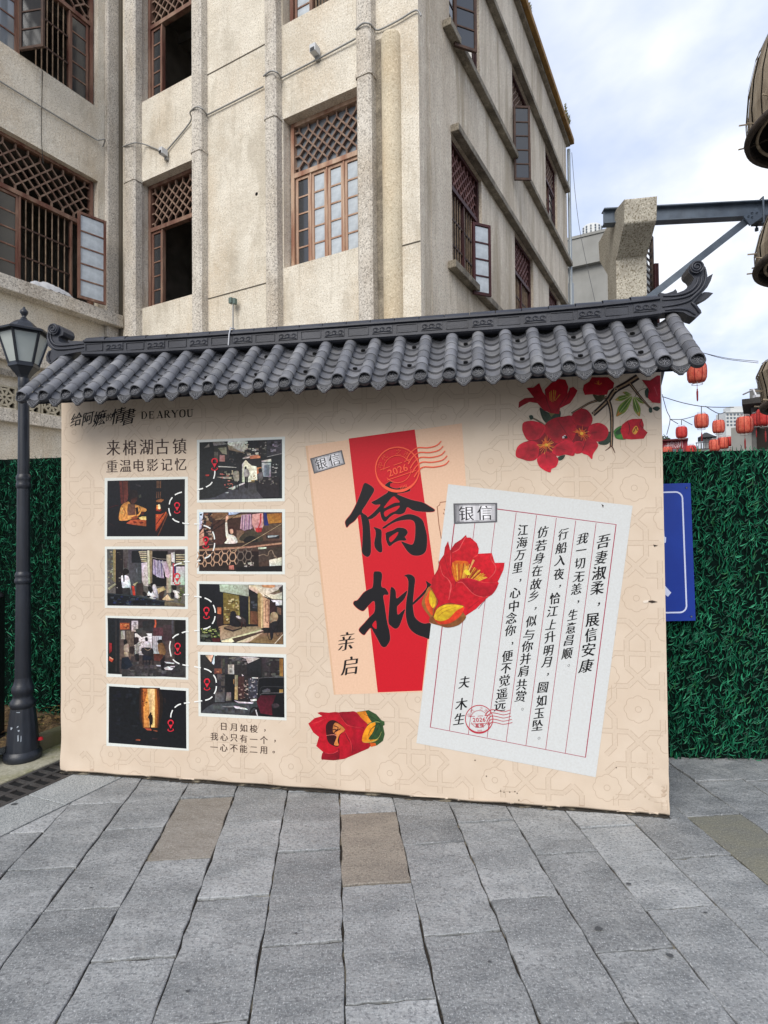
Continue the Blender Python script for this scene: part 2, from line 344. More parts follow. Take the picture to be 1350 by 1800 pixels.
def grate(s0, s1, label):
    t = thing('drain_grate', label, 'drain grate', M=DR.M @ Matrix.Translation((s0, 0, 0)), group='drain grates along the kerb')
    m = MB(); Lg = s1 - s0; h0, h1 = -.03, -.002
    m.box(0, Lg, .004, .03, h0, h1); m.box(0, Lg, drain_w - .03, drain_w - .004, h0, h1); m.box(0, Lg, drain_w / 2 - .014, drain_w / 2 + .014, h0, h1)
    n = max(2, int(Lg / .075))
    for i in range(n + 1):
        x = i * (Lg - .026) / n; m.box(x, x + .026, .03, drain_w / 2 - .014, h0, h1 - .001); m.box(x, x + .026, drain_w / 2 + .014, drain_w - .03, h0, h1 - .001)
    m.build('grate_frame', M_castiron, t)
    c = MB(); c.box(0, Lg, .0, drain_w, -.0118, -.0115); c.build('channel_bottom', material('black_channel', (14, 14, 14), .9), t)
gl = .5
k0 = on(DR, 60, 1392)[0]
grate(k0 - 1.2, k0 - .405, 'near cast iron drain grate running out of the frame at left')
grate(k0 - .395, k0 + .395, 'cast iron slotted drain grate beside the lamp post base')
grate(k0 + .405, k0 + 1.2, 'far cast iron drain grate passing behind the banner wall edge')
# kerb apron with moss, raised kerb stone, planting soil
M_apron = material('mossy_concrete_apron', (168, 164, 146), .9, (140, 136, 112), 3, bump=.5, bscale=30, speck=(110, 108, 90), speck_scale=50, speck_amt=.4, stain=(120, 122, 60), stain_scale=3, stain_amt=.8, stain_stretch=(1, 1, 1))
ap = MB(); w2 = drain_w + .62
ap.box(k0 - 1.6, k0 + 1.3, drain_w + .004, w2, -.04, .004)
kb = ap.build('kerb_apron', M_apron, kind='structure', M=DR.M, bevel=.012)
soil_z = .1
kr = MB(); q1 = on(DR, 67, 1324)
ks = -q1[1]
kr.box(q1[0] - .05, q1[0] + 1.3, ks, ks + .09, -.03, soil_z + .01)
kr.build('kerb_stone', material('mossy_kerb_stone', (110, 104, 80), .95, (84, 86, 50), 4, bump=.5, bscale=30), kind='structure', M=DR.M, bevel=.012)

# ------------------------------------------------------------------ fence of printed leaf panels
fL0, fR0 = at_depth(0, 1290, 1.0), None
FP1 = np.array([-3.35, 4.72]); FP2 = np.array([2.62, 3.80])
fpt = ground(1180, 1340); fpt2 = ground(1350, 1345)
M_panel = material('dark_green_panel', (3, 20, 15), .9, spec=.1)
M_blade = material('leaf_blade', (20, 92, 62), .55, attr=True, col=None) if False else None
def leaf_material():
    m = material('printed_leaf_green', (20, 90, 62), .55, attr=True, spec=.25); return m
M_blade = leaf_material()
def fence(A, B, h, label, n_per=3100, seed=1):
    fr = Frame(A, (B[0] - A[0], B[1] - A[1])); Lf = math.hypot(B[0] - A[0], B[1] - A[1])
    t = thing('leaf_panel_fence', label, 'fence', M=fr.M)
    # panel with shallow vertical folds, each sheet a part
    w = .98; i = 0; x = 0
    while x < Lf:
        x1 = min(Lf, x + w - .004); m = MB(); nn = 48; vs = []
        for k in range(nn + 1):
            xx = x + (x1 - x) * k / nn; ph = (xx % .155) / .155; yy = .012 if .12 < ph < .88 else .026
            vs += [(xx, yy, .0), (xx, yy, h)]
        m.add(vs, [(2 * k, 2 * k + 2, 2 * k + 3, 2 * k + 1) for k in range(nn)])
        m.box(x, x1, .027, .04, 0, h - .002)
        m.build('fence_panel', M_panel, t); x += w
    for xx in np.arange(.3, Lf, 1.9):
        p = MB(); p.box(xx, xx + .05, .042, .09, 0, h - .04); p.build('fence_post', material('galvanised_post', (120, 124, 126), .5, metal=.6), t)
    # leaf blades standing off the sheet
    r = np.random.RandomState(seed); n = int(n_per * Lf * h)
    bx = r.uniform(0, Lf, n); sm_ = bx % .327; bx = np.where(sm_ < .016, bx + .02 + .1 * r.rand(n), bx).clip(0, Lf); bz = r.uniform(-.0, h - .01, n); ln = r.uniform(.03, .065, n); ang = r.normal(0, .75, n) + np.where(r.rand(n) < .12, math.pi, 0)
    cur = r.normal(0, .9, n); wd = r.uniform(.0034, .0066, n); of = r.uniform(.002, .02, n); lift = r.uniform(.0, .014, n)
    K = 4; V = np.zeros((n, K * 2, 3)); 
    x_, z_, a_ = bx.copy(), bz.copy(), ang - cur * .5
    for k in range(K):
        tt = k / (K - 1); wk = wd * max(.06, 1 - abs(tt * 2 - .7) ** 1.5 * .75) * .5
        V[:, 2 * k, 0] = x_ - np.cos(a_) * wk; V[:, 2 * k, 2] = z_ + np.sin(a_) * wk
        V[:, 2 * k + 1, 0] = x_ + np.cos(a_) * wk; V[:, 2 * k + 1, 2] = z_ - np.sin(a_) * wk
        V[:, 2 * k, 1] = -of - lift * tt; V[:, 2 * k + 1, 1] = -of - lift * tt - .003
        x_ = x_ + np.sin(a_) * ln / (K - 1); z_ = z_ + np.cos(a_) * ln / (K - 1); a_ = a_ + cur / (K - 1)
    V[:, :, 2] = V[:, :, 2].clip(.0, h + .035)
    ix = (np.arange(n) * K * 2)[:, None, None] + np.array([[2 * k, 2 * k + 1, 2 * k + 3, 2 * k + 2] for k in range(K - 1)])[None]
    me = bpy.data.meshes.new('leaf_cover'); me.vertices.add(n * K * 2); me.vertices.foreach_set('co', V.reshape(-1))
    nf = n * (K - 1); me.loops.add(nf * 4); me.loops.foreach_set('vertex_index', ix.reshape(-1).astype(np.int32))
    me.polygons.add(nf); me.polygons.foreach_set('loop_start', np.arange(0, nf * 4, 4, dtype=np.int32)); me.update(calc_edges=True)
    base = np.array([lin((14, 84, 60)), lin((22, 112, 78)), lin((56, 150, 110)), lin((6, 48, 36)), lin((34, 100, 58))])
    pk = r.choice(5, n, p=[.4, .28, .06, .2, .06]); cc = base[pk] * r.uniform(.75, 1.2, n)[:, None]; cc[:, 3] = 1
    # the printed leaves have a warm brown rib on some blades
    cf = np.repeat(cc, (K - 1) * 4, axis=0); a = me.color_attributes.new('Col', 'FLOAT_COLOR', 'CORNER'); a.data.foreach_set('color', cf.reshape(-1).astype(np.float32))
    me.materials.append(M_blade); link('leaf_cover', me, t, kind='stuff')
    return fr, t
fr_left, _ = fence((-3.75, 4.83), (-1.55, 4.42), 2.16, 'dark green leaf panel fence behind the lamp post, left of the banner wall', seed=3)
fr_right, _ = fence((.9, 3.92), (3.6, 3.80), 2.07, 'dark green leaf panel fence behind the blue sign, right of the banner wall', seed=5)
so = MB(); nx, ny = 26, 14
P0 = (-4.2, 3.95); 
vs = []
for j in range(ny + 1):
    for i in range(nx + 1):
        s = q1[0] - .8 + 2.4 * i / nx; o_ = ks + .045 + 1.1 * j / ny
        vs.append((s, o_, soil_z - .03 + .05 * rnd.random() + .05 * (j / ny)))
so.add(vs, [(j * (nx + 1) + i, j * (nx + 1) + i + 1, (j + 1) * (nx + 1) + i + 1, (j + 1) * (nx + 1) + i) for j in range(ny) for i in range(nx)])
so.build('planting_soil', material('brown_planting_soil', (96, 74, 48), 1, (52, 42, 30), 22, bump=1, bscale=50, speck=(130, 110, 70), speck_scale=60, speck_amt=.6), kind='structure', M=DR.M)
lt = MB()
for i in range(260):
    s = q1[0] - .5 + 1.6 * rnd.random(); o_ = ks + .1 + .75 * rnd.random(); a = rnd.random() * 6.28; l = rnd.uniform(.012, .035); z = soil_z + .02 + .04 * rnd.random()
    ca, sa = math.cos(a) * l, math.sin(a) * l
    lt.face([(s, o_, z), (s + ca + sa * .3, o_ + sa - ca * .3, z + rnd.uniform(0, .012)), (s + 2 * ca, o_ + 2 * sa, z), (s + ca - sa * .3, o_ + sa + ca * .3, z + .004)], 0, lin(rnd.choice([(120, 92, 50), (90, 66, 38), (140, 120, 70), (70, 78, 36), (60, 44, 28)])))
lt.build('leaf_litter', material('dry_leaves', (1, 1, 1), .9, attr=True), kind='stuff', M=DR.M)
# ixora petal litter: a small red scrap lies by the lamp
rs = MB(); P = ground(71, 1300, .12); rs.lathe([(0, .02), (.014, .016), (.02, 0)], 7, (0, 0, 0)); 
rs.build('paper_scrap', material('red_paper', (180, 30, 40), .8), label='small crumpled red scrap on the soil behind the lamp post', cat='litter', loc=tuple(P))

# ------------------------------------------------------------------ the old building
E2 = ray(1232, 916); E2[2] = 0; E2 /= np.linalg.norm(E2); E1 = np.array([E2[1], -E2[0], 0])
corner = at_depth(740, 500, 7.43); corner[2] = 0
FW = Frame(corner, E1)             # front wall: s<0 to the left, N towards the camera
RW = Frame(corner, E2)             # right face: s>0 going away, N = E1
sL = FW.s(205, 400)
LWc = FW.O + FW.X * sL + FW.N * .35
LW = Frame(LWc, E2)                # left wing, same heading as RW; s<0 comes towards the camera
TOPZ = RW.z(997, 262)
Z_J = FW.z(368, 525)               # string joint height
bld = thing('old_building', 'three storey beige roughcast building with lattice windows behind the banner wall', 'building')
def emit_wall(mb, s0, s1, z0, z1, ops, y=0.0, depth=.3, mi=0, mr=None):
    mr = mi if mr is None else mr
    ss = sorted({s0, s1, *[min(max(v, s0), s1) for o in ops for v in o[:2]]}); zs = sorted({z0, z1, *[min(max(v, z0), z1) for o in ops for v in o[2:4]]})
    for i in range(len(ss) - 1):
        for j in range(len(zs) - 1):
            a, b, c, d = ss[i], ss[i + 1], zs[j], zs[j + 1]
            if b - a < 1e-5 or d - c < 1e-5: continue
            m1, m2 = (a + b) / 2, (c + d) / 2
            if any(o[0] < m1 < o[1] and o[2] < m2 < o[3] for o in ops): continue
            mb.face([(a, y, c), (b, y, c), (b, y, d), (a, y, d)], mi)
    for a, b, c, d in ops:
        y1 = y + depth
        mb.face([(a, y, c), (a, y1, c), (b, y1, c), (b, y, c)], mr); mb.face([(a, y, d), (b, y, d), (b, y1, d), (a, y1, d)], mr)
        mb.face([(a, y, c), (a, y, d), (a, y1, d), (a, y1, c)], mr); mb.face([(b, y, c), (b, y1, c), (b, y1, d), (b, y, d)], mr)
def room(a, b, c, d, y, M, lim=99):
    m = MB(); y1 = y + 2.6; a -= .7; b = min(b + .7, lim); c -= .9; d += .4
    for q in ([(a, y, c), (b, y, c), (b, y1, c), (a, y1, c)], [(a, y, d), (a, y1, d), (b, y1, d), (b, y, d)], [(a, y, c), (a, y1, c), (a, y1, d), (a, y, d)], [(b, y, c), (b, y, d), (b, y1, d), (b, y1, c)], [(a, y1, c), (b, y1, c), (b, y1, d), (a, y1, d)]): m.face(q)
    m.bar((a, y + 1.3, d - .15), (b, y + 1.5, d - .15), .18, .25)
    m.build('room_interior', M_room, bld, M=M)
def lattice(a, b, c, d, par, mat, ny=3, w=.024, inset=.0):
    """diamond lattice with short stubs along the edge, filling a..b x c..d"""
    m = MB(); H = d - c; ey = H / (ny + .9); nx = max(2, round((b - a) / (ey * 1.1))); ex = (b - a) / (nx + .9); x0 = a + ex * .45; z0 = c + ey * .45
    P = lambda i, j: (x0 + i * ex, 0, z0 + j * ey)
    for k in range(-ny, nx + 1):
        i0 = max(0, k); i1 = min(nx, k + ny)
        if i1 > i0: m.bar(P(i0, i0 - k), P(i1, i1 - k), w, w * 1.5)
    for k in range(0, nx + ny + 1):
        i0 = max(0, k - ny); i1 = min(nx, k)
        if i1 > i0: m.bar(P(i0, k - i0), P(i1, k - i1), w, w * 1.4)
    for i in range(nx + 1):
        m.bar(P(i, 0), (P(i, 0)[0], 0, c), w, w * 1.5); m.bar(P(i, ny), (P(i, ny)[0], 0, d), w, w * 1.5)
    for j in range(ny + 1):
        m.bar(P(0, j), (a, 0, P(0, j)[2]), w, w * 1.5); m.bar(P(nx, j), (b, 0, P(0, j)[2]), w, w * 1.5)
    m.build('lattice', mat, par)
def sash(w, h, rows, par, M, fm, gm, split=None):
    """one casement: frame + glazing bars and its panes; local x 0..w, z 0..h; leaf gets an Empty-free frame mesh"""
    st = .04; m = MB(); m.box(0, st, -.02, .02, 0, h); m.box(w - st, w, -.02, .02, 0, h); m.box(st, w - st, -.02, .02, 0, st); m.box(st, w - st, -.02, .02, h - st, h)
    ph = (h - 2 * st) / rows
    for k in range(1, rows): m.box(st, w - st, -.014, .014, st + k * ph - .011, st + k * ph + .011)
    o = m.build('sash', fm, par, M=M)
    return st, ph
def window(fr, a, b, c, d, ztr, off, cols, rows, fm, lm, name_label=None, lat_ny=3, bars=None, open_=(), glassmats=(), frame_w=.06, lat_glass=None, add_room=True, crossbars=3):
    """a window unit standing in plane offset `off`; cols = list of (x0,x1,kind)"""
    W = link('window', None, bld, M=fr.M @ Matrix.Translation((0, -off, 0)))
    m = MB(); fw = frame_w
    m.box(a, a + fw, -.05, .05, c, d); m.box(b - fw, b, -.05, .05, c, d); m.box(a + fw, b - fw, -.05, .05, c, c + fw * .8); m.box(a + fw, b - fw, -.05, .05, d - fw, d)
    m.box(a + fw, b - fw, -.045, .045, ztr - .035, ztr + .035)
    for x0, x1, k in cols[:-1]: m.box(x1 - .012, x1 + .012, -.035, .035, c + fw * .8, ztr - .035)
    m.build('frame', fm, W)
    lattice(a + fw, b - fw, ztr + .035, d - fw, W, lm, lat_ny)
    if lat_glass:
        g_ = MB(); g_.face([(a + fw, .03, ztr + .03), (b - fw, .03, ztr + .03), (b - fw, .03, d - fw), (a + fw, .03, d - fw)]); g_.build('lattice_glass', lat_glass, W)
    z0 = c + fw * .8 + .004; h = ztr - .035 - z0 - .004; pane = {}
    for x0, x1, k in cols:
        w = x1 - x0 - .028
        if k[0] == 'g' or k[0] == 'o':
            ang = 0 if k[0] == 'g' else k[2]
            if k[0] == 'o' and k[3] == 'R': Mx = Matrix.Translation((x1 - .012, -.03, z0)) @ Matrix.Rotation(ang, 4, 'Z') @ Matrix.Translation((-w, 0, 0))
            else: Mx = Matrix.Translation((x0 + .014, -.03 if k[0] == 'o' else 0, z0)) @ Matrix.Rotation(ang, 4, 'Z')
            st, ph = sash(w, h, rows, W, Mx, fm, None)
            key = (round(w, 3), round(ph, 3))
            for r_ in range(rows):
                gm = k[1]
                if key + (gm,) not in pane:
                    q = MB(); q.box(st + .002, w - st - .002, -.003, .003, .012, ph - .012); pane[key + (gm,)] = q.mesh('glass_pane', gm)
                link('glass_pane', pane[key + (gm,)], W, M=Mx @ Matrix.Translation((0, 0, st + r_ * ph)))
        if k[0] == 'b':
            n = k[1]
            for i in range(n):
                q = MB(); x = x0 + (i + 1) * (x1 - x0) / (n + 1); q.tube([(x, 0, z0), (x, 0, z0 + h)], .011, 6); q.build('bar', M_bar, W)
            for j in range(crossbars - 1):
                q = MB(); zz = z0 + h * (j + 1) / crossbars; q.box(x0, x1, -.012, .012, zz - .014, zz + .014); q.build('crossbar', M_ironbar, W)
    if add_room: room(a, b, c, d, .06, fr.M @ Matrix.Translation((0, -off, 0)), -.45 if fr is FW else 99)
    return W

# --- front wall
sA0, sA1 = FW.s(218), FW.s(248); 
pilp = .16
def pil(x0, x1, y=300): return FW.s(x0, y, pilp), FW.s(x1, y, pilp)
PB = pil(335, 352); PC = pil(464, 484, 250); PD = pil(626, 652, 250); PA = (FW.s(217, 400, pilp), FW.s(236, 400, pilp))
opsF = []
w1 = (PA[1] + .12, PB[0]); 
wins = {}
def zf(x, y): return FW.z(x, y)
# bay 1 windows
b1s0 = FW.s(247, 430)
f2_top = FW.z(333, 287); f2_bot = FW.z(257, 555, -.15)
c_top = FW.z(497, 210); c_bot = FW.z(508, 482, -.2)
f2_top = c_top; f2_bot = c_bot
STOREY = FW.z(502, 55, -.1) - c_bot
print('FW: c_top', c_top, 'c_bot', c_bot, 'bay1', FW.z(333, 287), FW.z(257, 555, -.15), 'storey', STOREY, 'top', TOPZ, 'zj', Z_J, FW.z(363, 133))
for n_, (a, b) in {'bay1': (b1s0, PB[0] + .001), 'bay3': (PC[1] + .02, PD[0] + .001)}.items():
    for lv in (-1, 0, 1, 2):
        if lv == -1: continue
        c, d = c_bot + lv * STOREY, c_top + lv * STOREY
        if d > TOPZ + .3: continue
        wins[(n_, lv)] = (a, b, c, d); opsF.append((a, b, c, d))
wl = MB(); s_left = FW.s(216, 400)
emit_wall(wl, s_left, 0, 0, TOPZ + .35, opsF, depth=.24)
wl.build('front_wall', M_wall, bld, M=FW.M)
gv = MB()                                       # dark strip where the wings meet, with the recess shade put into its colour
gv.box(sL - .1, s_left, -.03, .0, 0, TOPZ + .3)
gv.build('corner_recess_shade', M_groove, bld, M=FW.M)
for nm, (a, b) in {'A': PA, 'B': PB, 'C': PC, 'D': PD}.items():
    m = MB(); ch = .03
    prof = [(a, 0), (a, -pilp + ch), (a + ch, -pilp), (b - ch, -pilp), (b, -pilp + ch), (b, 0)]
    zt = TOPZ + .35
    def colu(pr, z0, z1, mb):
        v = [(x, y, z0) for x, y in pr] + [(x, y, z1) for x, y in pr]; n = len(pr)
        mb.add(v, [(i, i + 1, i + 1 + n, i + n) for i in range(n - 1)]); mb.add(v[n:], [tuple(range(n))]); mb.add(v[:n], [tuple(range(n - 1, -1, -1))])
    colu(prof, 0, zt, m)
    zc = c_top + .12
    for k in (-1, 0, 1):                        # worn capital band at each storey
        z = zc + k * STOREY - .15
        if 0 < z < TOPZ: colu([(x - .012 if x < (a + b) / 2 else x + .012, y - (.012 if y < -.01 else 0)) for x, y in prof], z, z + .06, m)
    m.build('pilaster', M_grain, bld, M=FW.M)
# half round column near the corner, rounded top
hc = MB(); hx0, hx1 = FW.s(673, 300, .02), FW.s(700, 300, .1); hr = (hx1 - hx0) / 2; hz = FW.z(688, 47, .1)
hc.lathe([(hr, 0), (hr, hz - hr * .6), (hr * .9, hz - hr * .25), (hr * .6, hz), (hr * .2, hz + .03), (0, hz + .03)], 20, ((hx0 + hx1) / 2, 0, 0), a0=math.pi, a1=2 * math.pi)
hc.build('half_round_shaft', material('sandy_roughcast', (206, 194, 170), .95, (186, 175, 152), 2, bump=.5, bscale=40, speck=(138, 120, 94), speck_scale=50, speck_amt=.5, stain=(186, 160, 122), stain_scale=1.4, stain_amt=.6), bld, M=FW.M)
rcs = MB(); xa, xb = PD[1], hx0
rcs.box(xa, hx0 - .0, -.012, -.002, 0, hz); rcs.build('recess_panel', M_ledge, bld, M=FW.M)
for z, xs_ in ((Z_J, 2), (FW.z(363, 133), 1)):
    for q0, q1_ in ((PB[1], PC[0]), (hx1, -.001))[:xs_]:
        gj = MB(); gj.box(q0, q1_, -.006, -.001, z - .008, z + .008); gj.build('wall_joint', M_groove, bld, M=FW.M)
hb = MB(); P = FW.px(451, 341); hb.lathe([(.028, -.004), (.024, .002), (0, .003)], 12); hb.build('wall_hole', material('black_hole', (16, 14, 12), 1), bld, M=FW.M @ Matrix.Translation((P[0], -.004, P[1])) @ Matrix.Rotation(math.pi / 2, 4, 'X'))
# windows in the front wall
a, b, c, d = wins[('bay3', 0)]
ztr = FW.z(510, 316, -.2); wd = (b - a)
def cols_eq(a, b, kinds, fw=.06):
    n = len(kinds); x0 = a + fw; wv = (b - a - 2 * fw) / n; return [(x0 + i * wv, x0 + (i + 1) * wv, k) for i, k in enumerate(kinds)]
e_ = FW.s(643, 300, -.2)
window(FW, a + .02, e_, c, d, ztr, -.2, cols_eq(a + .02, e_, [('g', M_glass)] + [('g', M_frost)] * 3), 5, M_pale_wood, M_lattice, lat_ny=3, lat_glass=M_glass2, frame_w=.06)
a, b, c, d = wins[('bay3', 1)]
window(FW, a + .02, b + .12, c, d, ztr + STOREY, -.2, cols_eq(a + .02, b + .12, [('g', M_frost), ('b', 5), ('b', 5), ('g', M_glass)]), 5, M_wood, M_lattice, frame_w=.06)
for lv in (0, 1):
    a, b, c, d = wins[('bay1', lv)]
    ww = b + .15 - a
    x0 = a + .015; x3 = b + .1
    cc = [(x0 + .05, x0 + .34, ("g", M_glass)), (x0 + .34, x3 - .25, ('o0',)), (x3 - .25, x3 - .05, ('g', M_glass))]
    window(FW, x0, x3, c + .02, d, ztr + lv * STOREY, -.2, cc, 5, M_wood, M_lattice, lat_ny=3)
    # the open leaf stands inward against its jamb
m = MB(); a, b, c, d = wins[('bay1', 1)]
# ----- conduit, box lamps on the front wall
def conduit(pts, label, fr, r=.012, mat=None):
    m = MB(); m.tube(spline(pts, 4), r, 6); return m.build('wall_conduit', mat or material('grey_conduit', (150, 150, 148), .5, metal=.2), label=label, cat='conduit', M=fr.M)
def fp(x, y, off): s, z = FW.px(x, y, off); return (s, -off, z)
conduit([fp(216, 258, .17), fp(236, 251, .19), fp(246, 252, .1), fp(258, 255, .03), fp(285, 266, .03)], 'short grey cable clipped along the wall from the corner to the security lamp', FW)
conduit([fp(292, 266, .03), fp(334, 215, .03), fp(334, 198, .14), fp(345, 188, .19), fp(356, 192, .17), fp(363, 200, .04), fp(370, 199, .03), fp(463, 152, .03)], 'grey cable crossing the wall from the left security lamp to the second pilaster', FW)
conduit([fp(463, 134, .17), fp(476, 125, .19), fp(488, 128, .18), fp(494, 136, .05), fp(500, 134, .03), fp(560, 103, .03), fp(625, 68, .04)], 'grey cable running past the square lamp under the upper window', FW)
conduit([fp(625, 52, .17), fp(638, 41, .19), fp(650, 42, .18), fp(658, 50, .05), fp(668, 52, .03), fp(700, 36, .03), fp(731, 18, .03), fp(740, 28, .02)], 'grey cable stepping over the right pilaster to the building corner', FW)
def wall_lamp(x, y, label, s=1):
    q = FW.px(x, y, .06); t = thing('wall_lamp', label, 'wall lamp', M=FW.M @ Matrix.Translation((q[0], -.03, q[1])))
    m = MB(); m.box(-.05 * s, .05 * s, -.13, .0, -.05, .06); m.build('lamp_body', material('pale_grey_box', (196, 198, 200), .5), t, bevel=.006)
    m = MB(); m.box(-.035 * s, .035 * s, -.135, -.131, -.045, .0); m.build('lamp_lens', material('dark_lens', (50, 50, 50), .3), t)
    m = MB(); m.box(-.03, .03, -.02, .02, -.1, -.05); m.build('bracket', material('grey_conduit', (150, 150, 148), .5), t)
wall_lamp(556, 92, 'pale square security lamp on the cable between the two middle pilasters')
wall_lamp(290, 270, 'small grey junction lamp on the wall above the left lattice window', .8)
q = FW.px(413, 560, .06); t = thing('outdoor_sensor', 'small green grey sensor on a thin pole rising above the tile ridge', 'sensor', M=FW.M @ Matrix.Translation((q[0], -.1, 0)))
m = MB(); z0, z1 = FW.z(413, 585, .1), FW.z(413, 528, .1); m.tube([(0, 0, z0 - .4), (0, 0, z1)], .012, 8); m.build('pole', material('grey_conduit', (150, 150, 148), .5), t)
m = MB(); m.box(-.06, .0, -.04, .04, z1 - .04, z1 + .05); m.box(.015, .06, -.03, .03, z1 - .06, z1 + .03); m.build('sensor_head', material('verdigris_metal', (96, 112, 106), .6), t, bevel=.006)

# --- right face
h1, h2 = RW.px(783, 217), RW.px(990, 533)
LZ2 = RW.z(860, 335); LZ1 = RW.z(880, 245)
ld1 = RW.z(990, 455); ld2 = RW.z(988, 530); ld3 = RW.z(985, 315)
print('RW ledges', RW.z(778, 30), ld1, '|', RW.z(783, 217), ld2, '|', RW.z(860, 5), ld3, 'top', TOPZ, RW.z(900, 2), 'sill', RW.z(790, 467), RW.z(873, 547), 'send', RW.s(997, 400))
sEnd = RW.s(997, 400)
zl1 = (RW.z(778, 32) + ld1) / 2; zl2 = (RW.z(783, 217) + ld2) / 2; zl3 = ld3; zsill = RW.z(795, 470)
def opn(xa, ya, xb, yb, zb, zt): return (RW.s(xa, ya), RW.s(xb, yb), zb, zt)
w2a = opn(795, 400, 848, 450, zsill, zl2 - .06); w2b = opn(905, 450, 937, 500, zsill, zl2 - .06); w2c = opn(965, 520, 982, 525, zsill, zl2 - .06)
w3a = opn(790, 50, 843, 100, zl1, zl3 - .06); w3b = opn(901, 200, 931, 280, zl1, zl3 - .06); w3c = opn(959, 300, 979, 350, zl1, zl3 - .06)
opsR = [w2a, w2b, w2c, w3a, w3b, w3c]
wr = MB(); emit_wall(wr, 0, sEnd, 0, TOPZ, opsR, depth=.3, mr=0)
wr.face([(sEnd, 0, 0), (sEnd, 4, 0), (sEnd, 4, TOPZ), (sEnd, 0, TOPZ)])
wr.build('side_wall', M_side, bld, M=RW.M)
def ledge(s0, s1, z, dep=.13, th=.11, name='ledge', mat=None):
    m = MB(); m.box(s0, s1, -dep, -.001, z - th / 2, z + th / 2); m.build(name, mat or M_ledge, bld, M=RW.M, bevel=.01)
sl = RW.s(792, 230); ledge(sl, sEnd + .05, zl2); ledge(RW.s(778, 60), sEnd + .05, zl1); ledge(RW.s(800, 0) - 2, sEnd - .15, zl3); ledge(RW.s(787, 470), RW.s(880, 560), zsill - .03)
m = MB(); m.box(-.1, sEnd + .1, -.1, 3, TOPZ, TOPZ + .06); m.build('roof_slab', M_ledge, bld, M=RW.M)
m = MB(); m.box(-.1, sEnd + .16, -.2, 3, TOPZ + .062, TOPZ + .2); m.build('roof_fascia', material('ochre_fascia', (150, 112, 52), .8, (110, 82, 44), 4), bld, M=RW.M, bevel=.01)
m = MB(); m.box(.35, .36, -.004, -.001, 0, TOPZ); m.build('wall_joint', M_side, bld, M=RW.M)
# weeds on the roof edge
def weed(s, z, fr, label, n=26, h=.35, y=-.15):
    m = MB()
    for i in range(n):
        a = rnd.uniform(-.9, .9); l = h * rnd.uniform(.4, 1); x = s + rnd.uniform(-.12, .12); m.face([(x - .006, y, z), (x + .006, y, z), (x + math.sin(a) * l, y + rnd.uniform(-.1, .1), z + math.cos(a) * l)])
        for j in range(4):
            t_ = .4 + .15 * j; px_, pz_ = x + math.sin(a) * l * t_, z + math.cos(a) * l * t_; m.face([(px_, y, pz_), (px_ + rnd.uniform(-.05, .05), y + .03, pz_ + .03), (px_ + rnd.uniform(-.03, .03), y - .03, pz_ + .06)])
    m.build('weed', material('roof_weed', (88, 92, 52), .9, (120, 104, 70), 9), label=label, cat='plant', M=fr.M)
weed(RW.s(988, 240), TOPZ + .19, RW, 'wispy weed growing on the far end of the roof edge', h=.55)
weed(RW.s(918, 40), TOPZ + .19, RW, 'small weed sprouting high on the roof edge', 10, .25)
# windows of the right face
for i, (w, kind) in enumerate(((w2a, 0), (w2b, 1), (w2c, 1), (w3a, 2), (w3b, 3), (w3c, 4))):
    a, b, c, d = w; c += .06 if i > 2 else .03
    ww = b - a; zt = c + (d - c) * .62
    zt = c + (ztr - c_bot) * (d - c) / (c_top - c_bot)
    e = b
    cc = cols_eq(a, e, [('b', 5), ('b', 5)] if kind < 2 else ([('g', M_glass), ('b', 4), ('o', M_glass, -1.2, 'R')] if kind == 2 else ([('o', M_glass, -1.35, 'R'), ('b', 4)] if kind == 3 else [('b', 4), ('g', M_glass)])))
    window(RW, a, e, c, d, zt, -.10, cc, 5, M_dark_wood, M_lattice if i > 2 else material('red_brown_lattice', (130, 92, 86), .7, (92, 54, 50), 8), lat_ny=3, crossbars=3)
def open_leaf(fr, x0, y0, x1, y1, off, rows, label, fm, gm, htop, hbot, ang, hinge_s):
    W = link('open_casement', None, bld, M=fr.M @ Matrix.Translation((hinge_s, off, hbot)) @ Matrix.Rotation(ang, 4, 'Z'))
    w = label; h = htop - hbot; sash(w, h, rows, W, Matrix.Identity(4), fm, None); st = .04; ph = (h - 2 * st) / rows
    q = MB(); q.box(st + .002, w - st - .002, -.003, .003, .012, ph - .012); me = q.mesh('glass_pane', gm)
    for r_ in range(rows): link('glass_pane', me, W, M=Matrix.Translation((0, 0, st + r_ * ph)))
# casement standing open on window 2a (hinged at its far jamb, swung out)
a, b, c, d = w2a; zz = c + (ztr - c_bot) * (d - c) / (c_top - c_bot)
open_leaf(RW, 0, 0, 0, 0, -.05, 4, .33, M_dark_wood, M_frost, RW.z(845, 393, .15), RW.z(845, 517, .15), math.radians(-38), RW.s(831, 450, .05))
a, b, c, d = w3b; zz = c + (ztr - c_bot) * (d - c) / (c_top - c_bot)
open_leaf(RW, 0, 0, 0, 0, -.05, 5, .33, M_ironbar, M_glass, RW.z(916, 183, .2), RW.z(916, 310, .2), math.radians(-58), RW.s(903, 250, .05))
a, b, c, d = w3a
open_leaf(RW, 0, 0, 0, 0, -.05, 5, .38, M_ironbar, M_glass, RW.z(812, 67, .2) + 1.5, RW.z(812, 67, .2), math.radians(-40), RW.s(798, 50, .05))
# rain pipe at the far corner
rp = MB(); rp.tube([(sEnd + .07, -.06, 0), (sEnd + .07, -.06, TOPZ - .1)], .045, 10); rp.tube([(sEnd + .07, -.06, 0), (sEnd + .07, -.06, RW.z(998, 497))], .075, 10)
rp.build('rain_pipe', material('zinc_pipe', (150, 156, 158), .45, metal=.4), label='grey rain pipe at the far right corner of the old building', cat='pipe', M=RW.M)

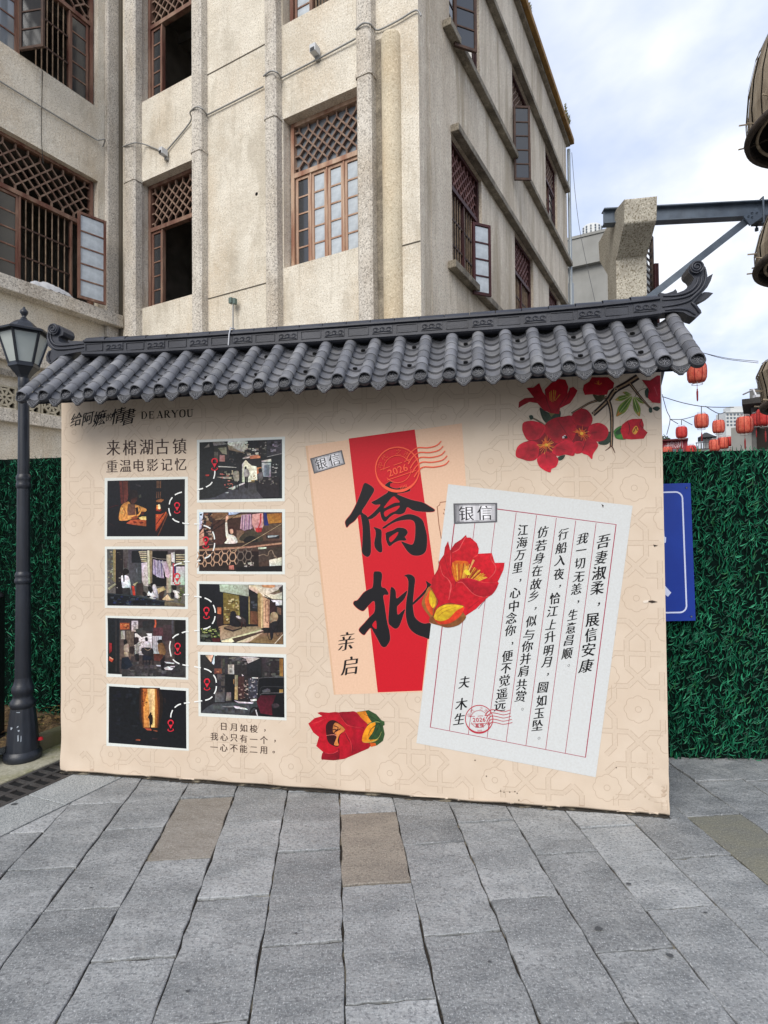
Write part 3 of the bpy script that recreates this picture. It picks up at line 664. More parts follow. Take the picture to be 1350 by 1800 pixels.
# --- left wing
lw_t = LW.z(172, 320); lw_b = LW.z(172, 545); lw3b = LW.z(163, 183)
print('LW', LW.z(0, 220), lw_t, LW.z(0, 490), lw_b, 'f3', LW.z(0, 72), lw3b, 's', LW.s(0, 400), LW.s(172, 400), 'ledge', LW.z(0, 520), LW.z(197, 582), 'low', LW.z(0, 610), LW.z(0, 717), LW.z(110, 737), 'top block', LW.z(0, 677))
ws1 = LW.s(172, 420); ws0 = LW.s(0, 400) - 1.6
z2b, z2t = (LW.z(0, 492) + lw_b) / 2, (LW.z(0, 220) + lw_t) / 2
z3b = (LW.z(0, 72) + lw3b) / 2; z3t = z3b + (z2t - z2b)
opsL = [(ws0, ws1, z2b, z2t), (ws0, ws1, z3b, z3t)]
zbb0, zbb1 = LW.z(0, 718), LW.z(0, 676)            # band of pierced blocks
opsL.append((ws0 - 1, LW.s(150, 700) + .8, zbb0, zbb1))
we = LW.s(204, 400); m = MB(); emit_wall(m, ws0 - 1.2, we, 0, TOPZ + .35, opsL, depth=.24); m.face([(we, 0, 0), (we, .1, 0), (we, .1, TOPZ), (we, 0, TOPZ)])
m.build('wing_wall', M_wall, bld, M=LW.M)
m = MB(); a, b = LW.s(172, 420, .0) + .02, 0.0
m.box(LW.s(172, 420) + .12, we - .001, -.1, -.001, 0, TOPZ); m.build('wing_pilaster', M_grain, bld, M=LW.M, bevel=.02)
for z, th, dep in ((z2b - .11, .22, .22), (LW.z(0, 625), .16, .14), (LW.z(0, 655), .1, .08), (zbb0 - .1, .2, .12)):
    m = MB(); m.box(ws0 - 1.2, we + .0, -dep, -.102, z - th / 2, z + th / 2); m.box(ws0 - 1.2, LW.s(172, 420) + .118, -.102, -.001, z - th / 2, z + th / 2); m.build('ledge', M_grain, bld, M=LW.M, bevel=.01)
# pierced blocks: square frame with an eight pointed cut
bs = zbb1 - zbb0; blk = MB()
def block_mesh():
    m = MB(); h = bs / 2; w = .03
    for sx in (-1, 1): m.box(sx * h - (w if sx > 0 else 0), sx * h + (0 if sx > 0 else w), -.03, .03, -h, h)
    for sz in (-1, 1): m.box(-h + w, h - w, -.03, .03, sz * h - (w if sz > 0 else 0), sz * h + (0 if sz > 0 else w))
    for k in range(8):
        a = k * math.pi / 4 + math.pi / 8; m.bar((math.cos(a) * .02, -.0, math.sin(a) * .02), (math.cos(a) * h * 1.0, 0, math.sin(a) * h * 1.0), .034, .05)
    for k in range(8):
        a = k * math.pi / 4 + math.pi / 8; b_ = a + math.pi / 4; r = h * .72; m.bar((math.cos(a) * r, -.004, math.sin(a) * r), (math.cos(b_) * r, -.004, math.sin(b_) * r), .03, .045)
    return m.mesh('pierced_block', M_light_block)
M_light_block = material('pale_cast_block', (186, 178, 158), .9, (160, 152, 134), 6, bump=.3, bscale=50)
bm_ = block_mesh(); x = LW.s(-40, 700)
while x < LW.s(150, 700) + .8: link('pierced_block', bm_, bld, M=LW.M @ Matrix.Translation((x, .0, (zbb0 + zbb1) / 2)) @ Matrix.Diagonal((.96, 1, .99, 1))); x += bs
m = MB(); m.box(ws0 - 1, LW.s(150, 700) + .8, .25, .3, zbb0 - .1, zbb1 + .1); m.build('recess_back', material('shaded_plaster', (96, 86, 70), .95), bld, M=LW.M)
# wing windows: sashes at the left, bars in the middle, one sash at the right
def lws(x, off=-.15): return LW.s(x, 400, off)
for lv, (zb, zt_) in enumerate(((z2b, z2t), (z3b, z3t))):
    a = ws0 + .02; b = ws1 - .02; zt = zb + (zt_ - zb) * .62
    if lv == 0:
        cc = [(a + .06, a + .7, ('g', M_glass)), (a + .7, lws(33), ('g', M_glass)), (lws(33), lws(124), ('b', 7)), (lws(124), b - .06, ('x',))]
    else:
        cc = [(a + .06, a + .9, ('g', M_glass)), (a + .9, lws(30), ('g', M_glass2)), (lws(52), lws(120), ('b', 6)), (lws(120), b - .06, ('g', M_glass))]
    zt = LW.z(0, 338, -.15) * .5 + LW.z(163, 393, -.15) * .5 if lv == 0 else zb + (LW.z(0, 338, -.15) * .5 + LW.z(163, 393, -.15) * .5 - z2b)
    window(LW, a, b, zb + .02, zt_, zt, -.15, cc, 5, M_wood, M_lattice, lat_ny=3, frame_w=.05)
open_leaf(LW, 0, 0, 0, 0, -.2, 5, lws(171, 0) - lws(127, 0), M_wood, M_frost, zt - (z3b - z2b) + .0, z2b + .04, math.radians(-12), LW.s(127, 400, .05))
open_leaf(LW, 0, 0, 0, 0, -.05, 5, .42, M_ironbar, M_glass, zt, z3b + .02, math.radians(-70), LW.s(32, 100, 0))
# cloth heap on the sill
m = MB(); r = random.Random(3); nx_ = 16
vs = []
for j in range(9):
    for i in range(nx_ + 1):
        u = i / nx_ * 2 - 1; v = j / 8 * 2 - 1; hh = max(0, 1 - u * u) ** .6 * max(0, 1 - v * v) ** .5 * .13 + r.uniform(-.012, .018)
        vs.append((u * .35, v * .11, max(0, hh)))
m.add(vs, [(j * (nx_ + 1) + i, j * (nx_ + 1) + i + 1, (j + 1) * (nx_ + 1) + i + 1, (j + 1) * (nx_ + 1) + i) for j in range(8) for i in range(nx_)], smooth=True)
q = LW.px(88, 522, .1); m.build('cloth_heap', M_cloth, label='crumpled white cloth lying on the ledge below the barred left window', cat='cloth', M=LW.M @ Matrix.Translation((q[0], -.1, z2b + .0)))
# cable on the wing and its hanging wire
def lp(x, y, off): s, z = LW.px(x, y, off); return (s, -off, z)
conduit([lp(-20, 130, .03), lp(0, 143, .03), lp(90, 198, .03), lp(165, 243, .03), lp(175, 246, .12), (0.02, -.14, lp(195, 255, .1)[2]), (.06, -.02, lp(205, 268, .1)[2])], 'grey cable running down along the left wing between the two window rows', LW)
conduit([lp(75, 125, .02), lp(74, 160, .02), lp(73, 232, .02), lp(74, 262, .02), lp(76, 287, .02)], 'thin dark wire hanging down the left wing wall', LW, .006, material('black_wire', (30, 30, 30), .6))

# ------------------------------------------------------------------ banner wall with its tiled roof
BLp, BRp = ground(107, 1357), ground(1177, 1437)
BW = Frame(BLp, BRp - BLp); BWID = float(np.linalg.norm(BRp - BLp))
s_r = BW.s(1160, 700); s_l = BW.s(110, 720)
wall = thing('banner_wall', 'free standing beige printed banner wall with letters and photos under a dark grey tiled roof', 'banner wall', M=BW.M)
Z_RT = 2.69                                   # height where the tiles meet the ridge
EO = .36                                      # how far the eave stands out in front
eL = BW.px(42, 702, EO); eR = BW.px(1224, 638, EO)
Z_EV = (eL[1] + eR[1]) / 2
print('eave', eL, eR, 'width', BWID, 'ridge top', BW.px(838, 550, .03), BW.px(300, 590, .03), 'tile top', BW.px(1185, 560), BW.px(123, 633))
M_fabric = material('beige_printed_banner', (209, 192, 172), .7, (203, 185, 164), 5, bump=.12, bscale=320, stain=(190, 166, 142), stain_scale=2, stain_amt=.25, stain_stretch=(1, 1, 1), big=3)
M_edge = material('dark_timber', (40, 34, 28), .9)
def warp(u, v):                              # loose folds near the foot and the right edge of the banner
    k = max(0, 1 - v / .13); a = .006 * k * k * math.sin(u * 3.1 + 1.2 * math.sin(u * 2.2)) + .004 * k * math.sin(u * 17 + v * 20)
    c = max(0, 1 - math.hypot(u / .24, v / .62)); a += .009 * c * math.sin((u * 1.1 + v * .75) * 26) * c
    e = max(0, 1 - (BWID - u) / .22) * max(0, 1 - v / .5); a += .005 * e * math.sin((v - (BWID - u)) * 46)
    return a
def hband(u): return 0.0
nu, nv = 150, 90; HB = 2.5
bm1 = MB(); vs = []
for j in range(nv + 1):
    for i in range(nu + 1):
        u = BWID * i / nu; v = HB * (j / nv) ** 1.25; x = u * 1.0
        vs.append((x, -warp(u, v), v + (.018 + .004 * math.sin(u * 5) if j == 0 else 0)))
bm1.add(vs, [(j * (nu + 1) + i, j * (nu + 1) + i + 1, (j + 1) * (nu + 1) + i + 1, (j + 1) * (nu + 1) + i) for j in range(nv) for i in range(nu)], smooth=True)
banner = bm1.build('banner', M_fabric, wall)
m = MB(); m.box(.0, BWID, .02, .1, .05, HB + .1); m.build('wall_core', M_fabric, wall)
m = MB(); m.box(.01, BWID - .01, .03, .08, .002, .049); m.build('foot_rail', M_edge, wall)
# --- roof
M_tile = material('dark_grey_roof_tile', (114, 115, 120), .45, (94, 95, 99), 5, bump=.15, bscale=200, rand=.16, stain=(152, 151, 148), stain_scale=7, stain_amt=.5, stain_stretch=(1, 1, 1), spec=.35)
M_tile_d = material('blackened_tile_relief', (62, 64, 70), .55, (46, 48, 53), 12, bump=.1, bscale=200)
M_ridge = material('charcoal_ridge', (46, 49, 58), .42, (38, 40, 48), 6, bump=.1, bscale=150, spec=.4, stain=(92, 94, 102), stain_scale=4, stain_amt=.3, stain_stretch=(1, 1, 1))
NC = 26; SP = (eR[0] - eL[0]) / (NC - 1); rc = .034
dz = Z_RT - Z_EV; SLn = math.hypot(EO, dz); th = math.atan2(dz, EO)
# slope frame: x across, y up the slope, z out of the slope
def slope_M(x):
    ys = np.array([0, EO, dz]) / SLn; zs = np.array([0, -dz, EO]) / SLn
    return Matrix(((1, ys[0], zs[0], x), (0, ys[1], zs[1], -EO), (0, ys[2], zs[2], Z_EV), (0, 0, 0, 1)))
NSEG = 7; TL = SLn / (NSEG - .35)
def cover_mesh():
    m = MB(); n = 10; prof = [(0.0, rc * 1.04), (.004, rc * 1.06), (TL * .97, rc * .97), (TL * 1.05, rc * .9)]
    v = []
    for y, r in prof:
        for k in range(n + 1): a = math.pi * k / n; v.append((math.cos(a) * r, y, math.sin(a) * r))
    m.add(v, [(i * (n + 1) + k, i * (n + 1) + k + 1, (i + 1) * (n + 1) + k + 1, (i + 1) * (n + 1) + k) for i in range(3) for k in range(n)], smooth=True)
    m.add(v[:n + 1] + [(x * .86, y, z * .86) for x, y, z in v[:n + 1]], [(k, k + 1, k + 2 + n, k + 1 + n) for k in range(n)])
    return m.mesh('cover_tile', M_tile)
PWd = SP - rc * 1.2
def pan_z(x): return -.024 + .030 * (2 * x / PWd) ** 2
def pan_mesh(L=TL, lip=.013):
    m = MB(); n = 8; v = []
    for (y, dz_) in ((0, lip), (L * 1.08, .0)):
        for k in range(n + 1): x = (k / n - .5) * PWd; v.append((x, y, pan_z(x) + dz_))
    m.add(v, [(k, k + 1, k + n + 2, k + n + 1) for k in range(n)], smooth=True)
    f = [(x, y, z - .013) for x, y, z in v[:n + 1]]; m.add(v[:n + 1] + f, [(k + n + 1, k + n + 2, k + 1, k) for k in range(n)])
    return m.mesh('pan_tile', M_tile)
cm, pm = cover_mesh(), pan_mesh()
def disc_mesh():
    m = MB(); n = 24; R = rc * 1.1
    rings = [(R, .012), (R, -.010), (R * .9, -.014), (R * .8, -.012), (R * .76, -.004), (0, -.004)]
    v = [(math.cos(2 * math.pi * k / n) * r, y, math.sin(2 * math.pi * k / n) * r) for r, y in rings for k in range(n)]
    m.add(v, [(i * n + k, i * n + (k + 1) % n, (i + 1) * n + (k + 1) % n, (i + 1) * n + k) for i in range(3) for k in range(n)], 0, smooth=True)
    m.add(v, [(i * n + k, i * n + (k + 1) % n, (i + 1) * n + (k + 1) % n, (i + 1) * n + k) for i in range(3, 5) for k in range(n)], 1)
    # rosette with curls
    for k in range(6):
        a = k * math.pi / 3; c_, s_ = math.cos(a), math.sin(a)
        pts = [(c_ * r * R + -s_ * q * R, -.006, s_ * r * R + c_ * q * R) for r, q in ((.14, .0), (.3, .12), (.52, .14), (.6, .0), (.5, -.1), (.4, -.04))]
        m.tube(pts, .0019, 5, 2)
    m.tube([(math.cos(a) * R * .12, -.006, math.sin(a) * R * .12) for a in np.arange(9) * math.pi / 4], .002, 5, 2)
    return m.mesh('end_disc', [M_tile_d, M_tile_d, M_tile])
def drip_mesh():
    m = MB(); n = 12; w = PWd * .54
    top = [((k / n - .5) * 2 * w, pan_z((k / n - .5) * PWd) * .8 + .004) for k in range(n + 1)]
    def low(x):
        u = abs(x) / w; return -.024 - .036 * (1 - u) ** .8 - .005 * abs(math.sin(u * math.pi * 3.2)) + .03 * u ** 2
    poly = top + [(x, low(x)) for x, _ in reversed(top)]
    m.prism(poly, -.006, .004, 0)
    inner = [(x * .84, low(x) * .84 - .002) for x, _ in top]; 
    m.tube([(x, -.008, z) for x, z in inner], .0018, 5, 2)
    for sx in (-1, 1):
        for cxx, r in ((.2, .010), (.5, .007)):
            m.tube([(sx * (w * cxx + math.cos(a) * r * (1 - a / 12)), -.008, -.036 + (.008 if cxx > .4 else -.004) + math.sin(a) * r * (1 - a / 12)) for a in np.arange(0, 7, .8)], .0017, 5, 2)
    m.tube([(-.006, -.008, -.024), (0, -.008, -.048), (.006, -.008, -.024)], .0017, 5, 2)
    return m.mesh('drip_tile', [M_tile_d, M_tile_d, M_tile])
dm, drm = disc_mesh(), drip_mesh()
clip = MB(); clip.box(-.012, .012, -.006, .006, -.012, .012); clip.box(-.006, .006, -.012, -.004, .004, .018); clm = clip.mesh('tile_clip', material('black_iron', (14, 14, 15), .5))
for i in range(NC):
    x = eL[0] + i * SP; sm = slope_M(x)
    for k in range(NSEG):
        o = link('cover_tile', cm, wall, M=sm @ Matrix.Translation((rnd.uniform(-.0018, .0018), k * TL, .018 - .0006 * k + rnd.uniform(-.001, .001))))
        o.rotation_euler.y += rnd.uniform(-.02, .02)
    link('end_disc', dm, wall, M=Matrix.Translation((x, -EO - .012, Z_EV + .010)) @ Matrix.Rotation(-.35, 4, 'X') @ Matrix.Rotation(rnd.uniform(-.3, .3), 4, 'Y'))
    if i < NC - 1:
        sm = slope_M(x + SP / 2)
        for k in range(NSEG):
            link('pan_tile', pm, wall, M=sm @ Matrix.Translation((0, k * TL, rnd.uniform(-.001, .001))) @ Matrix.Rotation(rnd.uniform(-.008, .008), 4, 'Y'))
        link('drip_tile', drm, wall, M=Matrix.Translation((x + SP / 2, -EO - .002, Z_EV)) @ Matrix.Rotation(-.25, 4, 'X'))
        if i % 2 == 1 or i > 20:
            for k in ((2, 5) if i % 2 else ()): link('tile_clip', clm, wall, M=sm @ Matrix.Translation((rnd.uniform(-.01, .01), k * TL + .012, -.012)))
# roof boards under the tiles, back slope
m = MB(); x0, x1 = eL[0] - rc, eR[0] + rc
m.prism([(0, 0)] * 0 + [(-EO + .06, Z_EV - .005), (0, Z_RT - .035), (.3, Z_EV + .0), (.3, Z_EV - .03), (0, Z_RT - .09), (-EO + .06, Z_EV - .02)], x0 + .05, x1 - .05)
rb = m.build('roof_deck', M_ridge, wall, M=Matrix.Rotation(math.radians(90), 4, 'Z') @ Matrix.Identity(4))
rb.matrix_local = Matrix(((0, 1, 0, 0), (1, 0, 0, 0), (0, 0, 1, 0), (0, 0, 0, 1)))
for k in range(5):
    m = MB(); yb = .02 + k * .058; zb_ = Z_RT - .03 - k * .056
    nn = NC * 6; v = []
    for q in range(nn + 1):
        xx = x0 + (x1 - x0) * q / nn; w = .012 * math.cos(2 * math.pi * (xx - eL[0]) / SP); v += [(xx, yb, zb_ + w + .03), (xx, yb + .066, zb_ - .062 + w + .03)]
    m.add(v, [(2 * q, 2 * q + 1, 2 * q + 3, 2 * q + 2) for q in range(nn)], smooth=True); m.build('back_tile_course', M_tile, wall)
# --- ridge: lower flange, fascia band with raised panels, round cap segments
rz0 = Z_RT + .0; yF = -.06
zc_ = BW.px(700, 563, .06)[1]; RTOP = (BW.px(838, 550, .0)[1] + BW.px(300, 590, .0)[1]) / 2
print('ridge z', rz0, RTOP)
def rise(x):                                  # the ridge lifts slightly at both ends
    t = (x - (x0 + x1) / 2) / ((x1 - x0) / 2); return .035 * abs(t) ** 5
rx0, rx1 = BW.s(148, 590, .06), BW.s(1160, 530, .06)
nseg = 24; cap_h = .042
def ridge_strip(name, prof, n=48, mat=None, x0=None, x1=None):
    m = MB(); a = rx0 if x0 is None else x0; b = rx1 if x1 is None else x1; k = len(prof); v = []
    for i in range(n + 1):
        x = a + (b - a) * i / n; v += [(x, y, z + rise(x)) for y, z in prof]
    m.add(v, [(i * k + j, i * k + (j + 1) % k, (i + 1) * k + (j + 1) % k, (i + 1) * k + j) for i in range(n) for j in range(k)], 0, None, False)
    m.face(v[:k][::-1]); m.face(v[-k:]); return m.build(name, mat or M_ridge, wall)
bz = RTOP - .125
ridge_strip('ridge_base', [(-.075, bz - .012), (-.088, bz - .004), (-.088, bz + .010), (-.070, bz + .016), (.07, bz + .016), (.088, bz + .01), (.088, bz - .012)])
ridge_strip('ridge_fascia', [(-.058, bz + .014), (-.058, RTOP - .045), (.058, RTOP - .045), (.058, bz + .014)])
ridge_strip('ridge_moulding', [(-.058, RTOP - .05), (-.074, RTOP - .045), (-.074, RTOP - .035), (.074, RTOP - .035), (.074, RTOP - .045), (.058, RTOP - .05)])
ridge_strip('ridge_core', [(-.012, Z_RT - .06), (-.012, bz - .012), (.05, bz - .012), (.05, Z_RT - .06)], mat=material('ridge_gap_shade', (22, 22, 24), .9))  # black core: the shadow gap under the flange is put into its colour
for i in range(nseg):
    a = rx0 + (rx1 - rx0) * i / nseg; b = rx0 + (rx1 - rx0) * (i + 1) / nseg - .004; m = MB(); n = 8; v = []
    for x in (a, a + .004, b - .004, b):
        q = .98 if x in (a, b) else 1
        for k in range(n + 1): t_ = math.pi * k / n; v.append((x, -math.cos(t_) * .062 * q, RTOP - .035 + math.sin(t_) * .036 * q + rise((a + b) / 2)))
    m.add(v, [(i_ * (n + 1) + k, i_ * (n + 1) + k + 1, (i_ + 1) * (n + 1) + k + 1, (i_ + 1) * (n + 1) + k) for i_ in range(3) for k in range(n)], smooth=True)
    m.build('ridge_cap_tile', M_ridge, wall)
    # fascia panels: even ones plain, odd ones carved with cloud scrolls
    zc0, zc1 = bz + .024, RTOP - .056; h = zc1 - zc0; rr = rise((a + b) / 2)
    m = MB()
    if i % 2:
        m.box(a + .01, b - .01, -.063, -.058, zc0 + rr, zc1 + rr)
        for c in (.22, .5, .78):
            xc = a + (b - a) * c; m.tube([(xc + math.cos(q) * .017 * (1 - q / 14), -.065, (zc0 + zc1) / 2 + rr + math.sin(q) * .013 * (1 - q / 14)) for q in np.arange(0, 8, .7)], .0020, 5)
        m.tube([(a + .015, -.065, zc0 + .006 + rr), ((a + b) / 2, -.065, zc0 + .012 + rr), (b - .015, -.065, zc0 + .006 + rr)], .0025, 5)
        m.build('carved_panel', M_ridge, wall)
    else:
        for (p, q) in (((a + .01, zc0), (b - .01, zc0)), ((a + .01, zc1), (b - .01, zc1)), ((a + .01, zc0), (a + .01, zc1)), ((b - .01, zc0), (b - .01, zc1))):
            m.bar((p[0], -.060, p[1] + rr), (q[0], -.060, q[1] + rr), .004, .006)
        m.build('plain_panel', M_ridge, wall)
# --- ridge finials: curled scroll with leaf spikes
def finial(pxs, crop, mirror, label):
    ox, oy, sc = crop; conv = lambda p: BW.px(ox + p[0] / sc, oy + p[1] / sc, .0)
    P = [conv(p) for p in pxs['body']]; m = MB(); T = .052
    n = len(P); cen = (sum(p[0] for p in P) / n, sum(p[1] for p in P) / n)
    m.prism(P, -T, T)
    for st, w in pxs['ribs']:
        pts = spline([conv(p) for p in st], 5); m.tube([(p[0], -T - .002, p[1]) for p in pts], [w * (.5 + .5 * math.sin(math.pi * min(1, (i + 1) / len(pts)))) for i in range(len(pts))], 6)
    c = conv(pxs['scroll'][0]); r = abs(conv(pxs['scroll'][1])[0] - c[0]); N_ = 22
    for sgn in (1,):
        ring = [(c[0] + math.cos(a) * r, c[1] + math.sin(a) * r) for a in np.arange(N_) * 2 * math.pi / N_]
        m.prism(ring, -T - .018, T + .018, smooth=False)
        m.tube([(c[0] + (1 if not mirror else -1) * math.cos(a) * r * (1 - a / 15.5) * .9, -T - .02, c[1] + math.sin(a) * r * (1 - a / 15.5) * .9) for a in np.arange(-1.2, 13, .35)], .006, 6)
    for sp in pxs['spikes']:
        m.prism([conv(p) for p in sp], -.03, .03)
    m.build('ridge_finial', M_ridge, wall, bevel=.008)
R_ = {'body': [(700, 372), (800, 392), (870, 385), (960, 350), (1040, 285), (1068, 225), (1050, 200), (1010, 160), (1005, 110), (1035, 65), (1090, 46), (1150, 62), (1190, 105), (1210, 190), (1205, 270), (1190, 335), (1110, 420), (1060, 480), (1100, 510), (1140, 560), (1148, 590), (1090, 640), (1020, 620), (950, 580), (850, 572), (700, 590)],
      'ribs': [([(1185, 130), (1190, 230), (1150, 330), (1060, 420), (1000, 465), (880, 500), (730, 525)], .010), ([(1150, 190), (1140, 270), (1090, 350), (1000, 410), (880, 440), (730, 455)], .009), ([(1110, 215), (1095, 280), (1040, 345), (960, 385), (860, 405), (740, 412)], .009), ([(1040, 480), (1090, 530), (1120, 590)], .010), ([(760, 560), (880, 545), (990, 555), (1080, 610)], .009)],
      'scroll': [(1085, 115), (1158, 115)], 'spikes': [[(1200, 210), (1240, 180), (1285, 155), (1262, 230), (1225, 300), (1190, 340)], [(1190, 350), (1240, 352), (1290, 362), (1240, 400), (1150, 450), (1060, 482), (1100, 410)], [(740, 372), (800, 362), (860, 340), (885, 318), (903, 345), (903, 372), (850, 392), (740, 400)]]}
finial(R_, (1040, 460, 6.136), False, '')
L_ = {'body': [(1345, 470), (1250, 480), (1100, 485), (1000, 478), (955, 455), (950, 400), (960, 385), (1010, 370), (1030, 320), (1010, 260), (960, 220), (900, 210), (845, 230), (800, 290), (780, 370), (782, 450), (800, 520), (860, 570), (820, 600), (770, 680), (775, 740), (820, 790), (870, 760), (930, 700), (1050, 650), (1200, 620), (1345, 600)],
      'ribs': [([(815, 300), (805, 400), (830, 480), (900, 560), (1000, 575), (1200, 560), (1345, 540)], .010), ([(850, 340), (850, 430), (900, 500), (1000, 520), (1200, 505), (1345, 490)], .009), ([(830, 600), (800, 680), (830, 750)], .01)],
      'scroll': [(905, 290), (978, 290)], 'spikes': [[(790, 470), (740, 365), (770, 390), (800, 430)], [(760, 490), (800, 500), (870, 560), (820, 560), (770, 520)], [(1345, 430), (1250, 440), (1100, 435), (1060, 420), (1055, 450), (1100, 475), (1345, 470)]]}
finial(L_, (0, 550, 8.4375), True, '')
ws_ = MB(); z = RTOP; xw = BW.s(405, 580, .06)
ws_.tube([(xw, -.09, z - .12), (xw + .003, -.085, z - .05), (xw + .001, -.06, z - .015 + .012), (xw, 0, z + .012)], .004, 6); ws_.build('tie_wire', M_cloth, wall)

# ------------------------------------------------------------------ printed artwork on the banner
M_ink = material('print_ink', (1, 1, 1), .55, (246, 244, 242), 90, attr=True, spec=.3, contrast=(.3, .7))
M_photo = material('photo_print_ink', (1, 1, 1), .5, (206, 200, 196), 60, detail=9, attr=True, spec=.3, contrast=(.38, .6))
M_petal = material('petal_print_ink', (1, 1, 1), .5, (214, 196, 196), 38, detail=8, attr=True, spec=.3, contrast=(.35, .65))
def BP(x, y): return BW.px(x, y, .0)
_chars = {}
def char_polys(ch, off=0.0):
    k = (ch, off)
    if k not in _chars:
        c = bpy.data.curves.new('glyph', 'FONT'); c.body = ch; c.resolution_u = 3; c.offset = off; c.align_x = 'CENTER'
        o = bpy.data.objects.new('glyph', c); me = bpy.data.meshes.new_from_object(o)
        V = np.array([v.co[:2] for v in me.vertices]) if len(me.vertices) else np.zeros((0, 2))
        if len(V): V = V - (V.min(0) + V.max(0)) / 2 if ord(ch) > 0x2E80 and ch not in '，。' else V - np.array([(V[:, 0].min() + V[:, 0].max()) / 2, .35])
        _chars[k] = (V, [tuple(p.vertices) for p in me.polygons]); bpy.data.objects.remove(o); bpy.data.meshes.remove(me); bpy.data.curves.remove(c)
    return _chars[k]
def plin(c): return tuple(x * .87 for x in lin(c)[:3]) + (1.0,)      # printed whites and colours on matt banner cloth
class Print:
    def __init__(self, base, crop=(0, 0, 1), var=0, mat=None): self.var = var; self.mat = mat or M_ink; self.fan = None; self.r = random.Random(int(base * 1e6) + int(crop[1])); self.mb = MB(); self.d = base * .42; self.crop = crop
    def up(self, k=1): self.d += .000014 * k; return -self.d
    def cv(self, p): ox, oy, s = self.crop; return BP(ox + p[0] / s, oy + p[1] / s)
    def poly(self, pts, col, smooth=False, loc=False, fan=None):
        y = self.up(); P = [self.cv(p) for p in pts] if not loc else pts
        if smooth: P = [tuple(p) for p in spline(P, 4, True)]
        c = plin(col); n = len(P)
        if self.var and n < 200:                 # soft tonal drift inside each printed shape
            ph, am = self.r.uniform(0, 6.28), self.var; c = [tuple(x * (1 + am * math.sin(2 * math.pi * i / n + ph) + am * .5 * self.r.uniform(-1, 1)) for x in c[:3]) + (1,) for i in range(n)]
        fo = fan or self.fan
        if fo and n > 4:                         # shade from a darker or lighter heart out to the rim
            cx_ = sum(p[0] for p in P) / n; cy_ = sum(p[1] for p in P) / n; f, k = fo
            if f is not None: q = self.cv(f); cx_, cy_ = cx_ + (q[0] - cx_) * .35, cy_ + (q[1] - cy_) * .35
            cc = tuple(x * k for x in (plin(col))[:3]) + (1,); cl = c if isinstance(c, list) else [c] * n
            for i in range(n): j = (i + 1) % n; self.mb.face([(cx_, y - 4e-6, cy_), (P[i][0], y, P[i][1]), (P[j][0], y, P[j][1])], 0, [cc, cl[i], cl[j]])
            return self
        self.mb.face([(p[0], y, p[1]) for p in P], 0, c); return self
    def stroke(self, pts, w, col, loc=False, n=5, curve=True, wpx=True):
        P = [self.cv(p) for p in pts] if not loc else [tuple(p) for p in pts]
        if curve and len(P) > 2: P = spline(P, n)
        P = [np.array(p) for p in P]; N = len(P); ws = w if hasattr(w, '__len__') else [w] * 2
        sc = (.0033 / self.crop[2]) if wpx else 1.0; y = self.up()
        for i in range(N - 1):
            a, b = P[i], P[i + 1]; t = b - a; L = np.linalg.norm(t)
            if L < 1e-9: continue
            t /= L; nrm = np.array([-t[1], t[0]])
            ta = (P[min(i + 1, N - 1)] - P[max(i - 1, 0)]); ta /= np.linalg.norm(ta) + 1e-12; tb = (P[min(i + 2, N - 1)] - P[i]); tb /= np.linalg.norm(tb) + 1e-12
            na = np.array([-ta[1], ta[0]]); nb = np.array([-tb[1], tb[0]])
            def wd(k): u = k / (N - 1) * (len(ws) - 1); j = min(int(u), len(ws) - 2); return (ws[j] + (ws[j + 1] - ws[j]) * (u - j)) * sc / 2
            wa, wb = wd(i), wd(i + 1)
            q = [a + na * wa, a - na * wa, b - nb * wb, b + nb * wb]
            self.mb.face([(p[0], y, p[1]) for p in q], 0, plin(col))
        return self
    def char(self, ch, x, y, size, col, rot=0, off=0.0, smear=((0, 0),), sx=1, shear=0, loc=False, rise_=0):
        """size in photo pixels (character box height)"""
        c = self.cv((x, y)) if not loc else (x, y)
        if not loc: h = abs(BP(self.crop[0] + x / self.crop[2], self.crop[1] + y / self.crop[2] - .5)[1] - BP(self.crop[0] + x / self.crop[2], self.crop[1] + y / self.crop[2] + .5)[1]) * size / self.crop[2]
        else: h = size
        V, Fc = char_polys(ch, off)
        if not len(V): return self
        V = V * h * (1.16 if ord(ch) > 0x2E80 and ch not in '，。' else 1.0); V = np.stack([V[:, 0] * sx + V[:, 1] * shear, V[:, 1] + V[:, 0] * rise_], 1)
        ca, sa = math.cos(rot), math.sin(rot)
        for k_, (dx, dy) in enumerate(smear):
            yy = -(self.d + .00003 + k_ * .000012); W = V + np.array([dx, dy]) * h; W = np.stack([W[:, 0] * ca - W[:, 1] * sa + c[0], W[:, 0] * sa + W[:, 1] * ca + c[1]], 1)
            self.mb.add([(p[0], yy, p[1]) for p in W], Fc, 0, plin(col))
        return self
    def build(self, name, parent=None, **k): return self.mb.build(name, self.mat, parent or banner, **k)
SONG = ((-.02, 0), (-.007, 0), (.007, 0), (.02, 0)); BRUSH = ((-.03, -.026), (-.015, -.013), (0, 0), (.015, .013), (.03, .026)); 
